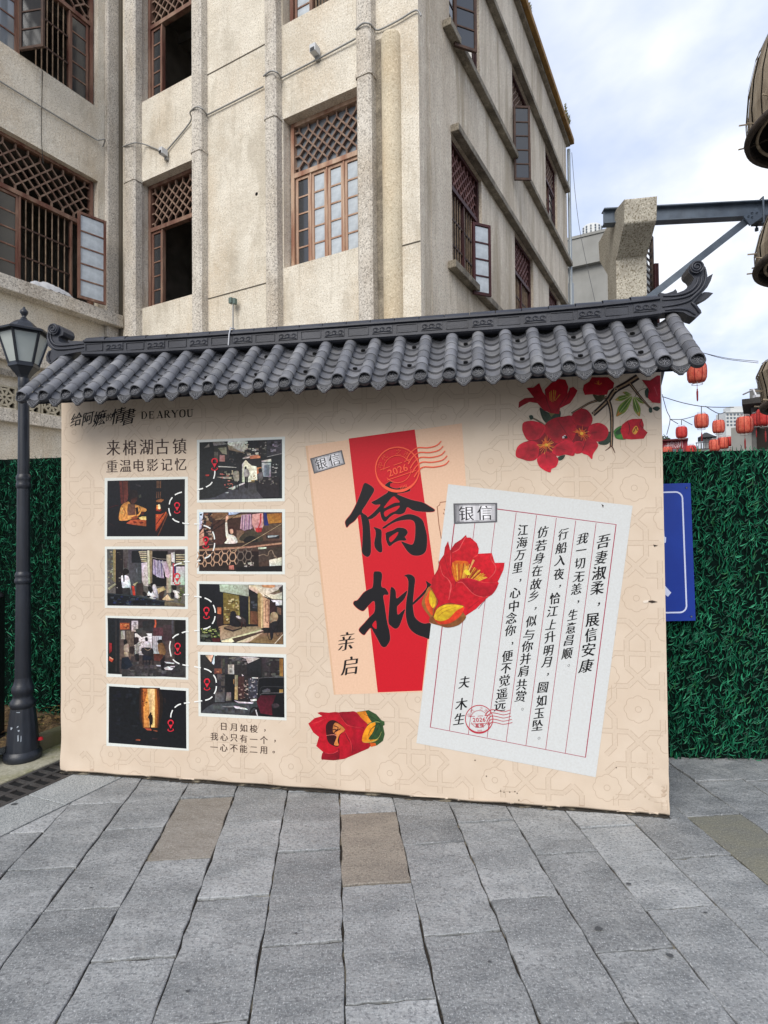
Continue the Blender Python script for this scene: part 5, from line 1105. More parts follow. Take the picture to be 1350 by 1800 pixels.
S6 = [('r', (70, 46, 40), (270, 160, 700, 560)), ((214, 226, 240), [(68, 70), (130, 70), (100, 300), (68, 330)]), ('n', [(120, 84, 60), (40, 34, 36), (180, 150, 130), (60, 50, 46)], (75, 80, 270, 540), 60, 20, 80, 61), ((206, 150, 130), [(68, 380), (130, 300), (150, 540), (68, 560)]), ('r', (122, 92, 62), (260, 75, 480, 160)), ((190, 214, 240), [(495, 70), (670, 70), (600, 100), (495, 110)]), ((150, 120, 90), [(490, 120), (760, 95), (760, 130), (300, 185), (300, 165)]), ((176, 122, 50), [(1050, 95), (1262, 80), (1262, 220), (1060, 235)]), ('r', (96, 76, 60), (940, 240, 1262, 480)), ('r', (128, 106, 84), (610, 330, 720, 510)),
    ((198, 160, 172), [(680, 110), (820, 95), (840, 300), (720, 335), (660, 310)]), ('g', (110, 84, 116), (700, 115, 800, 320), 4, 14, -12), ('g', (226, 200, 206), (720, 110, 815, 318), 3, 10, -8), ((220, 168, 160), [(840, 100), (990, 80), (1000, 260), (960, 350), (880, 350), (830, 230)]), ('s', (200, 60, 60), (26, 14), [(960, 90), (950, 230), (890, 350)]), ((196, 50, 56), [(880, 300), (980, 290), (970, 355), (900, 360)]), ((36, 50, 120), [(1000, 70), (1040, 70), (1075, 260), (1010, 260), (1005, 150)]), ('b', (66, 58, 46), [(650, 470), (720, 370), (830, 330), (940, 380), (990, 480), (850, 500)]), ('b', (24, 22, 22), [(710, 490), (750, 430), (830, 410), (890, 440), (910, 490), (800, 505)]), ('r', (40, 36, 36), (1040, 400, 1230, 450)), ((190, 190, 196), [(1060, 410), (1220, 402), (1180, 425), (1065, 440)]),
    ('s', (226, 190, 160), (34, 20), [(470, 130), (462, 220), (480, 380)]), ('b', (230, 180, 150), [(452, 140), (470, 100), (492, 120), (488, 170), (455, 180)]), ('b', (244, 240, 226), [(455, 300), (480, 380), (560, 400), (605, 440), (612, 515), (440, 520), (470, 470), (455, 400)]), ('s', (244, 240, 226), (34, 44), [(460, 220), (470, 370), (520, 440)]), ('b', (60, 26, 26), [(495, 300), (540, 280), (575, 310), (570, 370), (520, 380), (500, 350)]), ('b', (226, 176, 150), [(510, 320), (555, 315), (560, 370), (525, 380)]),
    ((64, 44, 36), [(68, 565), (300, 540), (1262, 480), (1262, 560), (68, 620)]), ((190, 144, 116), [(68, 605), (300, 585), (800, 560), (1262, 505), (1262, 530), (800, 585), (300, 620), (68, 632)]), ('r', (40, 30, 28), (68, 635, 930, 920)), ((226, 232, 216), [(920, 580), (1040, 575), (1040, 600), (925, 605)]), ((232, 238, 222), [(1080, 760), (1262, 720), (1262, 850), (1090, 850)]), ((70, 56, 50), [(930, 610), (1262, 560), (1262, 700), (1080, 750), (930, 800)])]
for i in range(7):
    x = 90 + i * 115; y = 760 - i * 10; c = (206, 166, 136) if i < 5 else (120, 106, 96)
    S6 += [('s', c, 17, [(x - 40, y - 120), (x - 20, y - 70), (x + 30, y - 60), (x + 50, y), (x + 25, y + 50), (x - 25, y + 50), (x - 45, y), (x - 20, y - 60)]), ('s', c, 15, [(x + 45, y), (x + 75, y)]), ('s', c, 14, [(x - 25, y + 50), (x - 45, y + 110)]), ('s', c, 14, [(x + 25, y + 50), (x + 55, y + 105)]), ('s', c, 12, [(x + 30, y - 60), (x + 60, y - 110)])]
S6 += [('s', (150, 130, 112), 14, [(930, 700), (1000, 680), (1060, 700), (1080, 640), (1120, 620), (1150, 680), (1200, 740), (1150, 700)]), ('s', (40, 30, 30), 7, [(68, 400), (300, 240), (500, 90)]), ('s', (20, 18, 20), 8, [(270, 330), (650, 80)]), ('s', (214, 190, 150), 6, [(540, 640), (900, 450), (1262, 235)]), ('s', (60, 50, 48), 7, [(68, 460), (330, 330)]), ((20, 18, 20), [(600, 870), (1262, 840), (1262, 925), (600, 925)]), ((190, 130, 110), [(500, 840), (570, 835), (575, 900), (500, 895)]), ('n', [(200, 190, 180), (120, 110, 106)], (690, 790, 860, 860), 9, 20, 60, 62)]
pic([(35, 30), (1312, 25), (1308, 968), (35, 962)], [(68, 70), (1268, 68), (1272, 928), (68, 922)], (342, 892, 8.232), (74, 56, 48), S6, label='print of a waving figure on a balcony with washing')
S7 = [('r', (22, 24, 30), (75, 72, 420, 700)), ((190, 196, 184), [(362, 76), (780, 78), (785, 252), (370, 180)]), ('n', [(150, 150, 140), (120, 118, 112)], (550, 90, 740, 140), 6, 8, 22, 71), ((132, 116, 60), [(415, 195), (645, 240), (655, 520), (600, 640), (420, 650)]), ('n', [(176, 160, 96), (216, 200, 150), (100, 86, 44), (80, 68, 36)], (425, 250, 640, 620), 44, 16, 60, 72), ((26, 28, 34), [(650, 245), (785, 255), (780, 640), (700, 640), (665, 480)]), ((160, 140, 96), [(780, 250), (802, 250), (802, 650), (785, 650)]), ('r', (34, 32, 34), (802, 150, 915, 460)), ('n', [(70, 74, 84), (50, 50, 56)], (815, 300, 905, 420), 8, 20, 70, 73), ((110, 74, 50), [(810, 460), (915, 470), (915, 655), (805, 650)]), ((234, 214, 176), [(785, 85), (1000, 90), (1060, 220), (1000, 260), (790, 140)]), ((170, 146, 96), [(915, 190), (990, 220), (985, 710), (920, 690)]), ((228, 196, 150), [(955, 200), (990, 225), (985, 710), (965, 700)]), ((236, 222, 196), [(860, 80), (1270, 80), (1270, 360), (1100, 280), (990, 240)]), ((230, 160, 110), [(970, 84), (1160, 84), (1165, 115), (1090, 128), (985, 118)]), ((120, 106, 90), [(1080, 210), (1200, 160), (1270, 100), (1270, 190), (1150, 225)]), ((60, 54, 50), [(1220, 130), (1270, 95), (1270, 180), (1240, 190)]), ('s', (90, 80, 70), 12, [(1010, 225), (1130, 290), (1270, 295)]), ((236, 240, 246), [(1110, 300), (1270, 305), (1270, 375), (1180, 380)]),
    ((220, 170, 140), [(990, 250), (1090, 300), (1080, 700), (995, 700)]), ('s', (110, 60, 60), 8, [(1030, 320), (1070, 320), (1070, 600), (1030, 590), (1030, 320)]), ('r', (54, 34, 36), (1085, 330, 1175, 480)), ((110, 90, 70), [(1190, 400), (1255, 420), (1255, 520), (1195, 500)]), ((196, 110, 76), [(330, 405), (388, 408), (388, 508), (332, 500)]), ((50, 30, 34), [(320, 510), (415, 520), (415, 690), (330, 680)]),
    ((176, 150, 120), [(350, 690), (440, 660), (700, 690), (920, 680), (980, 715), (600, 830), (380, 880)]), ((120, 100, 80), [(420, 690), (500, 670), (700, 690), (560, 755), (430, 715)]), ((46, 34, 34), [(425, 700), (560, 735), (690, 700), (690, 715), (560, 762), (425, 722)]), ((246, 230, 200), [(380, 890), (960, 725), (1000, 745), (540, 915), (400, 910)]), ((84, 66, 54), [(540, 860), (1000, 745), (1010, 765), (590, 915)]), ((236, 216, 186), [(600, 915), (960, 780), (1000, 775), (790, 915)]), ((132, 108, 80), [(780, 915), (980, 780), (1280, 770), (1280, 940)]), ('s', (236, 224, 200), 10, [(1280, 800), (1160, 935)]),
    ('b', (26, 24, 30), [(530, 470), (590, 470), (620, 560), (660, 640), (650, 690), (520, 665), (515, 540)]), ('b', (60, 50, 50), [(590, 540), (660, 530), (740, 590), (730, 650), (660, 620)]), ('b', (200, 190, 186), [(600, 540), (640, 530), (680, 570), (640, 570)]), ('s', (60, 34, 30), 22, [(690, 620), (680, 700)]), ('s', (50, 30, 30), 22, [(730, 620), (740, 700)]),
    ('b', (164, 142, 112), [(1100, 510), (1140, 475), (1190, 490), (1210, 560), (1160, 640), (1095, 630)]), ('b', (30, 28, 32), [(1095, 650), (1200, 610), (1200, 740), (1170, 740), (1150, 670), (1130, 860), (1100, 850)]), ('s', (24, 22, 26), 11, [(1100 + 38 * math.cos(a), 790 + 85 * math.sin(a)) for a in np.arange(0, 6.6, .5)]), ('s', (40, 36, 38), 8, [(1210 + 34 * math.cos(a), 740 + 82 * math.sin(a)) for a in np.arange(0, 6.6, .5)]), ('s', (24, 22, 26), 9, [(1100, 790), (1180, 700), (1230, 600)]),
    ('n', [(120, 140, 70), (60, 80, 40), (180, 190, 120), (40, 50, 36)], (85, 700, 370, 840), 60, 12, 50, 74), ('b', (90, 96, 84), [(95, 830), (170, 840), (230, 820), (220, 800), (100, 800)]), ((80, 30, 34), [(250, 855), (370, 850), (370, 905), (270, 905)]), ('n', [(40, 50, 40), (70, 70, 60)], (90, 840, 250, 905), 16, 16, 50, 75)]
pic([(30, 28), (1322, 48), (1325, 985), (42, 952)], [(68, 68), (1280, 85), (1288, 945), (78, 908)], (342, 1018, 8.232), (30, 28, 30), S7, label='print of a cyclist passing an old shop front')
S8 = [((236, 196, 170), [(155, 65), (270, 62), (240, 165)]), ((244, 246, 250), [(285, 60), (325, 62), (280, 205), (250, 175)]), ('r', (50, 50, 54), (290, 70, 480, 740)), ('r', (84, 82, 80), (385, 110, 435, 740)), ('n', [(60, 58, 58), (40, 40, 44)], (290, 80, 480, 740), 30, 20, 80, 81), ('r', (120, 74, 62), (288, 255, 398, 330)), ('n', [(190, 120, 90)], (300, 275, 380, 310), 4, 20, 60, 82), ('r', (90, 80, 84), (330, 335, 390, 418)), ((196, 190, 186), [(485, 198), (572, 198), (576, 338), (485, 335)]), ('n', [(90, 88, 86), (54, 52, 54), (120, 116, 112)], (480, 70, 760, 200), 26, 20, 90, 83), ((240, 240, 236), [(650, 84), (880, 88), (860, 110), (770, 140), (740, 110)]), ((200, 200, 196), [(740, 110), (880, 90), (960, 110), (780, 190)]), ((34, 34, 38), [(760, 190), (960, 100), (970, 380), (760, 370)]), ((240, 240, 240), [(685, 330), (715, 360), (690, 365)]),
    ('r', (26, 26, 30), (445, 340, 580, 600)), ((150, 140, 120), [(585, 350), (628, 350), (628, 700), (585, 700)]), ((196, 170, 120), [(585, 520), (628, 500), (628, 710), (580, 700)]), ('r', (70, 42, 42), (630, 370, 720, 690)), ('n', [(150, 120, 110), (90, 70, 66), (60, 44, 44), (190, 170, 160)], (635, 420, 850, 690), 56, 10, 40, 84), ('r', (60, 60, 70), (780, 400, 910, 690)), ('n', [(90, 92, 104), (150, 152, 160), (40, 40, 50), (200, 196, 196)], (780, 390, 920, 680), 40, 10, 40, 85), ((230, 230, 232), [(830, 380), (920, 385), (920, 400), (840, 398)]), ((190, 150, 90), [(565, 410), (580, 415), (575, 490), (565, 490)]),
    ('b', (20, 20, 24), [(470, 440), (540, 430), (580, 520), (575, 715), (540, 725), (520, 600), (470, 560)]), ((130, 124, 120), [(470, 600), (530, 598), (535, 715), (455, 720)]), ('r', (100, 98, 98), (300, 600, 440, 740)), ((70, 72, 76), [(280, 760), (900, 730), (920, 800), (800, 930), (90, 895), (200, 800)]), ('n', [(60, 62, 66), (84, 86, 90)], (250, 770, 800, 900), 36, 40, 130, 86), ((244, 244, 246), [(575, 715), (650, 730), (860, 745), (840, 760), (640, 755)]), ((244, 244, 246), [(565, 800), (600, 795), (740, 825), (780, 850), (600, 830)]), ((150, 150, 152), [(400, 798), (570, 800), (560, 812), (420, 806)]), ((240, 240, 244), [(810, 700), (900, 690), (900, 720), (820, 730)]),
    ('r', (60, 58, 58), (980, 100, 1090, 380)), ('n', [(90, 88, 86), (44, 42, 44)], (980, 110, 1280, 380), 26, 30, 90, 87), ((150, 110, 56), [(1230, 110), (1285, 110), (1285, 370), (1235, 360)]), ((16, 17, 20), [(920, 430), (960, 390), (1295, 380), (1300, 960), (940, 940), (930, 700), (915, 620)]), ('s', (84, 84, 88), (8, 12), [(915, 590), (925, 430), (980, 388), (1295, 380)]), ('s', (60, 62, 66), 8, [(945, 640), (960, 540), (1020, 515), (1290, 520)]), ((90, 90, 94), [(980, 570), (1060, 540), (1100, 560), (1100, 590), (990, 600)]), ('r', (170, 130, 70), (1230, 555, 1285, 605)), ((84, 18, 34), [(900, 730), (960, 640), (1180, 640), (1120, 800), (1130, 930), (960, 900)]), ('s', (110, 110, 114), 8, [(960, 640), (1000, 612), (1290, 605)]), ('s', (20, 18, 22), 18, [(870 + 68 * math.cos(a), 935 + 120 * math.sin(a)) for a in np.arange(3.3, 6.3, .3)]), ('s', (230, 230, 234), 18, [(890, 850), (915, 940)]), ('b', (60, 50, 56), [(1120, 770), (1200, 760), (1230, 800), (1150, 830)])]
pic([(48, 12), (1330, 50), (1332, 1008), (58, 945)], [(82, 55), (1292, 98), (1302, 965), (92, 898)], (342, 1144, 8.232), (44, 42, 44), S8, label='print of an old rickshaw in a dim alley')
# shop plates inside two of the prints
p = Print(LAY + .006, (180, 1080, 8.71)); p.char('洋', 498, 140, 60, (40, 34, 34), off=-.01); p.char('茶', 500, 210, 60, (40, 34, 34), off=-.01); p.build('sign_lettering')
p = Print(LAY + .006, (342, 1144, 8.232)); p.char('洋', 527, 228, 52, (40, 34, 34), off=-.01); p.char('茶', 530, 292, 52, (40, 34, 34), off=-.01); p.build('sign_lettering')
# dashed route and pins
p = Print(LAY + .0085, (1, 1, 1)); p.crop = (0, 0, 1)
W_ = (246, 248, 244)
def dashes(lst, crop, w):
    for d in lst: p.stroke([(crop[0] + x / crop[2], crop[1] + y / crop[2]) for x, y in d], w, W_)
c1 = (180, 835, 8.71); dashes([[(1115, 305), (1165, 280), (1222, 262)], [(1030, 450), (1045, 390), (1078, 342)], [(1022, 508), (1032, 570), (1052, 625)], [(1080, 665), (1120, 700), (1182, 722)], [(1230, 732), (1265, 742), (1330, 744)]], c1, 2.3); 
c2 = (342, 765, 8.232); dashes([[(298, 515), (296, 570), (280, 630)], [(262, 678), (225, 720), (170, 750)], [(128, 770), (90, 780), (40, 790)]], c2, 2.3)
c3 = (342, 892, 8.232); dashes([[(135, 260), (180, 275), (235, 305)], [(265, 350), (285, 400), (295, 460)], [(295, 515), (290, 570), (272, 628)], [(240, 680), (200, 715), (150, 735)], [(90, 762), (40, 775)], [(80, 240), (0, 238)]], c3, 2.3)
c4 = (180, 957, 8.71); dashes([[(1100, 325), (1150, 300), (1220, 282)], [(1250, 262), (1340, 262)], [(1250, 765), (1330, 768)]], c4, 2.3)
c5 = (342, 1018, 8.232); dashes([[(0, 248), (60, 250), (105, 262)], [(150, 270), (205, 295), (250, 330)], [(275, 372), (298, 430), (305, 485)], [(302, 535), (290, 590), (262, 645)], [(235, 680), (190, 705), (132, 720)], [(80, 740), (0, 745)]], c5, 2.3)
c6 = (180, 1080, 8.71); dashes([[(1222, 280), (1275, 264), (1330, 262)], [(1080, 362), (1120, 325), (1175, 298)], [(1050, 405), (1035, 500), (1058, 640)], [(1085, 685), (1130, 725), (1185, 752)], [(1232, 768), (1330, 782)]], c6, 2.3)
c7 = (342, 1144, 8.232); dashes([[(0, 225), (95, 243)], [(142, 255), (200, 275), (250, 308)], [(278, 345), (310, 400), (320, 458)], [(322, 508), (312, 570), (288, 618)], [(262, 660), (215, 695), (160, 712)], [(115, 718), (60, 728), (0, 735)]], c7, 2.3)
c8 = (180, 1200, 8.71); dashes([[(1052, 528), (1060, 470), (1082, 415)], [(1112, 378), (1160, 340), (1208, 322)], [(1255, 312), (1345, 300)]], c8, 2.3)
for c, x, y, s in ((c1, 1150, 495, 100), (c2, 295, 415, 105), (c3, 168, 500, 100), (c4, 1150, 520, 105), (c5, 178, 480, 100), (c6, 1158, 515, 105), (c7, 186, 475, 100), (c8, 1052, 645, 105)): pin(p, c[0] + x / c[2], c[1] + y / c[2], s / c[2])
p.build('route_line', label='white dashed route with red map pins')

# --- envelope
p = Print(LAY, (0, 0, 1))
p.poly([(537, 784), (812, 744), (836, 1100), (752, 1216), (587, 1221)], (234, 196, 166))
p.poly([(537, 784), (541, 784), (590, 1221), (587, 1221)], (222, 184, 152))
p.build('envelope_print')
p = Print(LAY + .0006, (0, 0, 1)); p.poly([(613, 771), (729, 755), (764, 1012), (742, 1214), (664, 1217)], (206, 14, 34)); p.build('red_band_print')
def plate(corners, chars, lab, lay=.0012):
    p = Print(LAY + lay, (0, 0, 1)); a, b, c, d = [np.array(q, float) for q in corners]
    def q(u, v): return tuple(a + (b - a) * u + (d - a) * v + (a - b + c - d) * u * v)
    p.poly([a, b, c, d], (96, 96, 100))
    n = 10; tones = [150, 200, 236, 244, 226, 206, 238, 248, 226, 196]
    for i in range(n):
        u0, u1 = .045 + .91 * i / n, .045 + .91 * (i + 1) / n; g_ = tones[i]; p.poly([q(u0, .08), q(u1, .08), q(u1, .92), q(u0, .92)], (g_, g_, g_ + 4))
    p.stroke([q(.06, .12), q(.94, .12), q(.94, .88), q(.06, .88), q(.06, .12)], .8, (90, 90, 96), curve=False)
    la, lb = BP(*q(.3, .5)), BP(*q(.7, .5)); rot = math.atan2(lb[1] - la[1], lb[0] - la[0]); hh = np.linalg.norm(d - a)
    for ch, u in zip(chars, (.29, .71)): p.char(ch, *q(u, .5), hh * .66, (26, 26, 30), rot=rot, off=-.01, smear=SONG)
    p.build('silver_plate_print', label=lab)
plate([(545, 806), (601, 791), (607, 816), (552, 833)], '银信', 'small silver label on the peach envelope')
# torn little cartouche at the right of the envelope
p = Print(LAY + .0012, (520, 730, 3.46)); p.stroke([(915, 525), (878, 530), (875, 545), (860, 556), (870, 660), (885, 750)], 5, (150, 96, 70), curve=False); p.stroke([(900, 570), (910, 580)], 5, (150, 96, 70)); p.stroke([(896, 592), (906, 606)], 5, (150, 96, 70)); p.build('cartouche_print')
# big brush characters
INK = (16, 15, 20); HALO = (214, 70, 74)
def brush(polys, holes, crop, nm, bg_=(206, 14, 34)):
    p = Print(LAY + .0014, crop)
    for q in polys: p.stroke(list(q) + [q[0]], 9, HALO, n=3)
    for q in polys: p.poly(q, INK, smooth=True)
    for q in holes: p.poly(q, bg_, smooth=True)
    p.build(nm)
brush([[(340, 65), (400, 80), (450, 120), (455, 160), (415, 230), (360, 320), (312, 402), (370, 450), (400, 520), (412, 640), (420, 800), (415, 900), (380, 938), (335, 915), (312, 870), (318, 760), (320, 600), (302, 465), (285, 440), (225, 510), (170, 550), (135, 588), (120, 560), (118, 510), (180, 430), (240, 320), (300, 170)],
       [(575, 100), (600, 70), (650, 38), (685, 45), (650, 80), (655, 105), (720, 125), (830, 108), (885, 135), (870, 160), (790, 180), (730, 190), (780, 215), (900, 260), (1030, 290), (1110, 335), (1172, 375), (1165, 398), (1110, 405), (1000, 400), (920, 385), (850, 350), (820, 410), (760, 435), (700, 430), (640, 470), (590, 520), (550, 490), (530, 420), (525, 405), (480, 450), (430, 485), (385, 490), (380, 470), (430, 430), (490, 370), (530, 318), (470, 320), (425, 290), (480, 260), (560, 210), (622, 165), (600, 125), (560, 120)],
       [(555, 590), (640, 530), (740, 470), (860, 430), (960, 450), (1030, 500), (1060, 580), (1085, 700), (1080, 830), (1055, 890), (1000, 920), (920, 920), (860, 880), (810, 810), (780, 755), (850, 778), (908, 790), (935, 740), (945, 640), (940, 540), (900, 500), (820, 500), (720, 520), (640, 560), (580, 600)],
       [(450, 585), (510, 600), (545, 630), (545, 750), (555, 850), (540, 885), (500, 870), (465, 820), (460, 760), (475, 680), (470, 620)],
       [(600, 650), (680, 620), (740, 590), (820, 600), (855, 640), (840, 680), (820, 700), (840, 730), (820, 745), (760, 745), (700, 770), (645, 810), (620, 790), (600, 740), (595, 690)]],
      [[(682, 222), (725, 245), (760, 288), (690, 300), (575, 360), (610, 300)], [(578, 405), (660, 360), (750, 330), (755, 350), (715, 390), (650, 420), (592, 462)], [(635, 715), (690, 670), (742, 642), (732, 680), (690, 735), (652, 762)], [(655, 60), (670, 75), (700, 100), (650, 100)]], (590, 840, 6.75), 'brush_character')
brush([[(520, 110), (560, 95), (605, 105), (620, 150), (610, 270), (660, 300), (695, 355), (685, 375), (635, 385), (650, 500), (680, 700), (705, 800), (715, 900), (690, 960), (655, 995), (610, 980), (560, 890), (520, 820), (485, 768), (440, 810), (408, 850), (370, 830), (345, 785), (400, 720), (470, 640), (530, 570), (525, 450), (460, 500), (405, 560), (370, 562), (320, 530), (280, 485), (290, 450), (330, 435), (400, 350), (460, 310), (505, 285), (515, 200)],
       [(720, 300), (745, 285), (780, 330), (790, 415), (850, 375), (918, 325), (885, 420), (830, 480), (798, 520), (805, 608), (850, 575), (892, 545), (870, 620), (850, 680), (820, 750), (780, 778), (730, 750), (695, 700), (700, 560), (710, 420)],
       [(880, 150), (930, 130), (980, 145), (1010, 190), (1000, 300), (985, 470), (990, 560), (1010, 640), (1060, 690), (1120, 715), (1200, 720), (1190, 888), (1110, 875), (1020, 840), (950, 780), (915, 700), (900, 600), (905, 460), (925, 330), (930, 220), (910, 165)],
       [(1140, 210), (1205, 255), (1190, 270), (1150, 330), (1090, 400), (985, 495), (985, 465), (1080, 370), (1140, 300), (1150, 260)]],
      [[(545, 680), (552, 778), (502, 738)]], (580, 990, 6.75), 'brush_character')
p = Print(LAY + .0014, (580, 990, 6.75))
p.char('亲', 195, 925, 215, INK, rot=-.03, off=-.022, smear=((-.045, -.02), (-.03, -.014), (-.015, -.006), (0, 0), (.015, .006), (.03, .014), (.045, .02)), shear=.1, rise_=.16, sx=.88); p.char('启', 235, 1215, 215, INK, rot=-.03, off=-.022, smear=((-.045, -.02), (-.03, -.014), (-.015, -.006), (0, 0), (.015, .006), (.03, .014), (.045, .02)), shear=.1, rise_=.16, sx=.88); p.build('signature_lettering')
# postmark
def postmark(crop, c, R, col, waves, rot, w, lay, year_pos, ysz, sub=None):
    p = Print(lay, crop); cx_, cy_ = c
    ring = lambda r, a0, a1: [(cx_ + math.cos(a) * r, cy_ + math.sin(a) * r) for a in np.linspace(a0, a1, 30)]
    p.stroke(ring(R, 0, 2 * math.pi), w * 1.2, col, n=1); p.stroke(ring(R, .4, 2.9), (w, w * 2.6, w * 2.8, w), col, n=1)
    ri = R * .62; p.stroke(ring(ri, math.pi - rot + .25, 2 * math.pi - rot - .25), w * .6, col, n=1); p.stroke(ring(ri, -rot + .35, math.pi - rot - .35), w * .6, col, n=1)
    cr, sr = math.cos(-rot), math.sin(-rot); L = lambda u, v: (cx_ + u * cr * R - v * sr * R, cy_ + u * sr * R + v * cr * R)
    p.stroke([L(-.75, -.22), L(-.3, -.22)], w * .7, col); p.stroke([L(-.1, -.22), L(.3, -.22)], w * .7, col); p.stroke([L(.4, -.22), L(.75, -.24)], w * .7, col); p.stroke([L(-.6, .33), L(.78, .33)], w * .7, col)
    for ch, u in zip('2026', (-.36, -.12, .12, .36)): p.char(ch, *L(u, .05), ysz, col, rot=rot, off=.008, smear=SONG[:2])
    for ch, a in zip('中代之市', (-2.75, -2.25, -1.35, -.85)):
        q = (cx_ + math.cos(a - rot * .5) * R * .79, cy_ + math.sin(a - rot * .5) * R * .79); p.char(ch, *q, ysz * .55, col, rot=-(a + math.pi / 2) + rot * .5, off=-.012)
    for k in (-2, -1, 0, 1, 2): p.stroke([L(k * .07, .78), L(k * .07, .92)], w * .5, col)
    if sub:
        for ch, u in zip(sub, (-.17, .17)): p.char(ch, *L(u, .48), ysz * .62, col, rot=rot, off=.01)
    for wv in waves: p.stroke(wv, (w * 1.2, w, w * .8), col, n=6)
    p.build('postmark_print')
wv = []
for i in range(5):
    dy = i * 44; dx = i * 18; wv.append([(905 + dx, 355 + dy * .9), (945 + dx * .9, 290 + dy * .98), (1010 + dx * .7, 245 + dy), (1100 + dx * .8, 245 + dy), (1180 + dx, 225 + dy), (1224 + dx, 185 + dy)])
postmark((540, 740, 5.192), (825, 440), 200, (246, 92, 62), wv, .33, 10, LAY + .0095, None, 92)

# --- letter sheet
p = Print(LAY + .0022, (0, 0, 1)); sheet = [(788, 851), (1112, 889), (1047, 1366), (732, 1306)]
p.poly(sheet, (216, 219, 218)); p.build('letter_print')
g_ = bpy.data.objects[-1] if False else None
p = Print(LAY + .0030, (720, 830, 2.935)); RL = (170, 60, 84)
TL_, TR_, BR_, BL_ = [np.array(q, float) for q in ((243, 163), (1065, 270), (907, 1470), (107, 1315))]
tops = [(243, 163), (347, 178), (449, 192), (550, 208), (655, 222), (757, 236), (857, 250), (962, 262), (1065, 270)]; bots = [(107, 1315), (205, 1333), (303, 1352), (400, 1368), (498, 1390), (600, 1410), (702, 1428), (803, 1448), (907, 1470)]
for i in range(1, 8): p.stroke([tops[i], bots[i]], 2.8, RL)
p.stroke([tuple(TL_), tuple(TR_), tuple(BR_), tuple(BL_), tuple(TL_)], 5.2, RL, curve=False)
p.build('ruled_lines')
p = Print(LAY + .0036, (720, 830, 2.935)); LK = (10, 10, 14); rr = random.Random(5)
cols_ = [('吾妻淑柔，展信安康', [(1000, 358), (988, 440), (978, 520), (968, 597), (978, 665), (943, 762), (935, 838), (923, 915), (912, 998)], 70),
    ('我一切无恙，生意昌顺。', [(893, 342), (885, 402), (878, 470), (873, 540), (860, 602), (870, 655), (842, 735), (833, 803), (823, 867), (813, 935), (823, 985)], 58),
    ('行船入夜，恰江上升明月，圆如玉坠。', [(792, 320), (783, 390), (778, 455), (770, 525), (778, 575), (750, 650), (738, 717), (732, 785), (724, 850), (716, 920), (707, 980), (715, 1030), (688, 1110), (680, 1178), (668, 1243), (660, 1305), (670, 1360)], 58),
    ('仿若身在故乡，似与你并肩共赏。', [(687, 308), (677, 378), (668, 443), (658, 508), (652, 577), (640, 638), (652, 690), (628, 768), (615, 838), (607, 898), (598, 962), (587, 1025), (578, 1095), (573, 1155), (583, 1210)], 58),
    ('江海万里，心中念你，便不觉遥远', [(585, 298), (580, 362), (570, 428), (558, 492), (572, 545), (545, 622), (538, 690), (525, 752), (520, 815), (530, 870), (505, 948), (497, 1012), (490, 1075), (477, 1143), (466, 1205)], 58),
    ('夫木生', [(283, 1083), (268, 1195), (257, 1272)], 62)]
for txt, pos, s in cols_:
    for ch, (x, y) in zip(txt, pos):
        p.char(ch, x, y, s * (.95 if ch not in '，。' else .8), LK, rot=rr.uniform(-.1, .02), off=-.006, smear=((-.034, -.016), (-.02, -.009), (-.007, -.003), (.007, .003), (.02, .009), (.034, .016)) if ch not in '。' else ((0, 0),), shear=rr.uniform(.0, .2), sx=rr.uniform(.8, .95), rise_=rr.uniform(.1, .24))
p.build('letter_lettering', label='brush handwriting in vertical columns')
plate([(797, 885), (874, 884), (874, 918), (798, 921)], '银信', 'larger silver label at the top left of the letter sheet', .0055)
wv = []
for i in range(5): dy = i * 62; wv.append([(595 + i * 16, 415 + dy * 1.05), (650 + i * 8, 345 + dy), (730, 305 + dy), (830, 318 + dy), (960, 345 + dy), (1085 + i * 12, 310 + dy)])
postmark((800, 1220, 11.25), (475, 490), 272, (190, 50, 66), wv, .05, 13, LAY + .0062, None, 118, '真情')

# --- kapok flowers
def fl(crop, base): return Print(base, crop, .2, M_petal)
RED = (200, 16, 38); DK = (128, 6, 30); LT = (232, 84, 84)
p = fl((740, 930, 8.44), LAY + .0062)
p.poly([(165, 740), (250, 600), (270, 480), (340, 380), (355, 270), (402, 178), (435, 315), (500, 215), (600, 150), (668, 85), (680, 125), (735, 125), (830, 210), (858, 290), (850, 365), (1050, 355), (1095, 500), (1240, 498), (1225, 600), (1160, 740), (1140, 775), (1155, 805), (1090, 930), (960, 1040), (820, 1180), (640, 1300), (400, 1400), (130, 1380), (110, 1000), (160, 850)], (206, 14, 36))
p.poly([(500, 800), (680, 715), (860, 780), (1130, 790), (1090, 930), (980, 1005), (800, 970), (680, 860), (600, 790)], (188, 10, 36), True); p.poly([(440, 320), (500, 215), (600, 150), (665, 110), (600, 240), (560, 300), (465, 350)], (190, 12, 36))
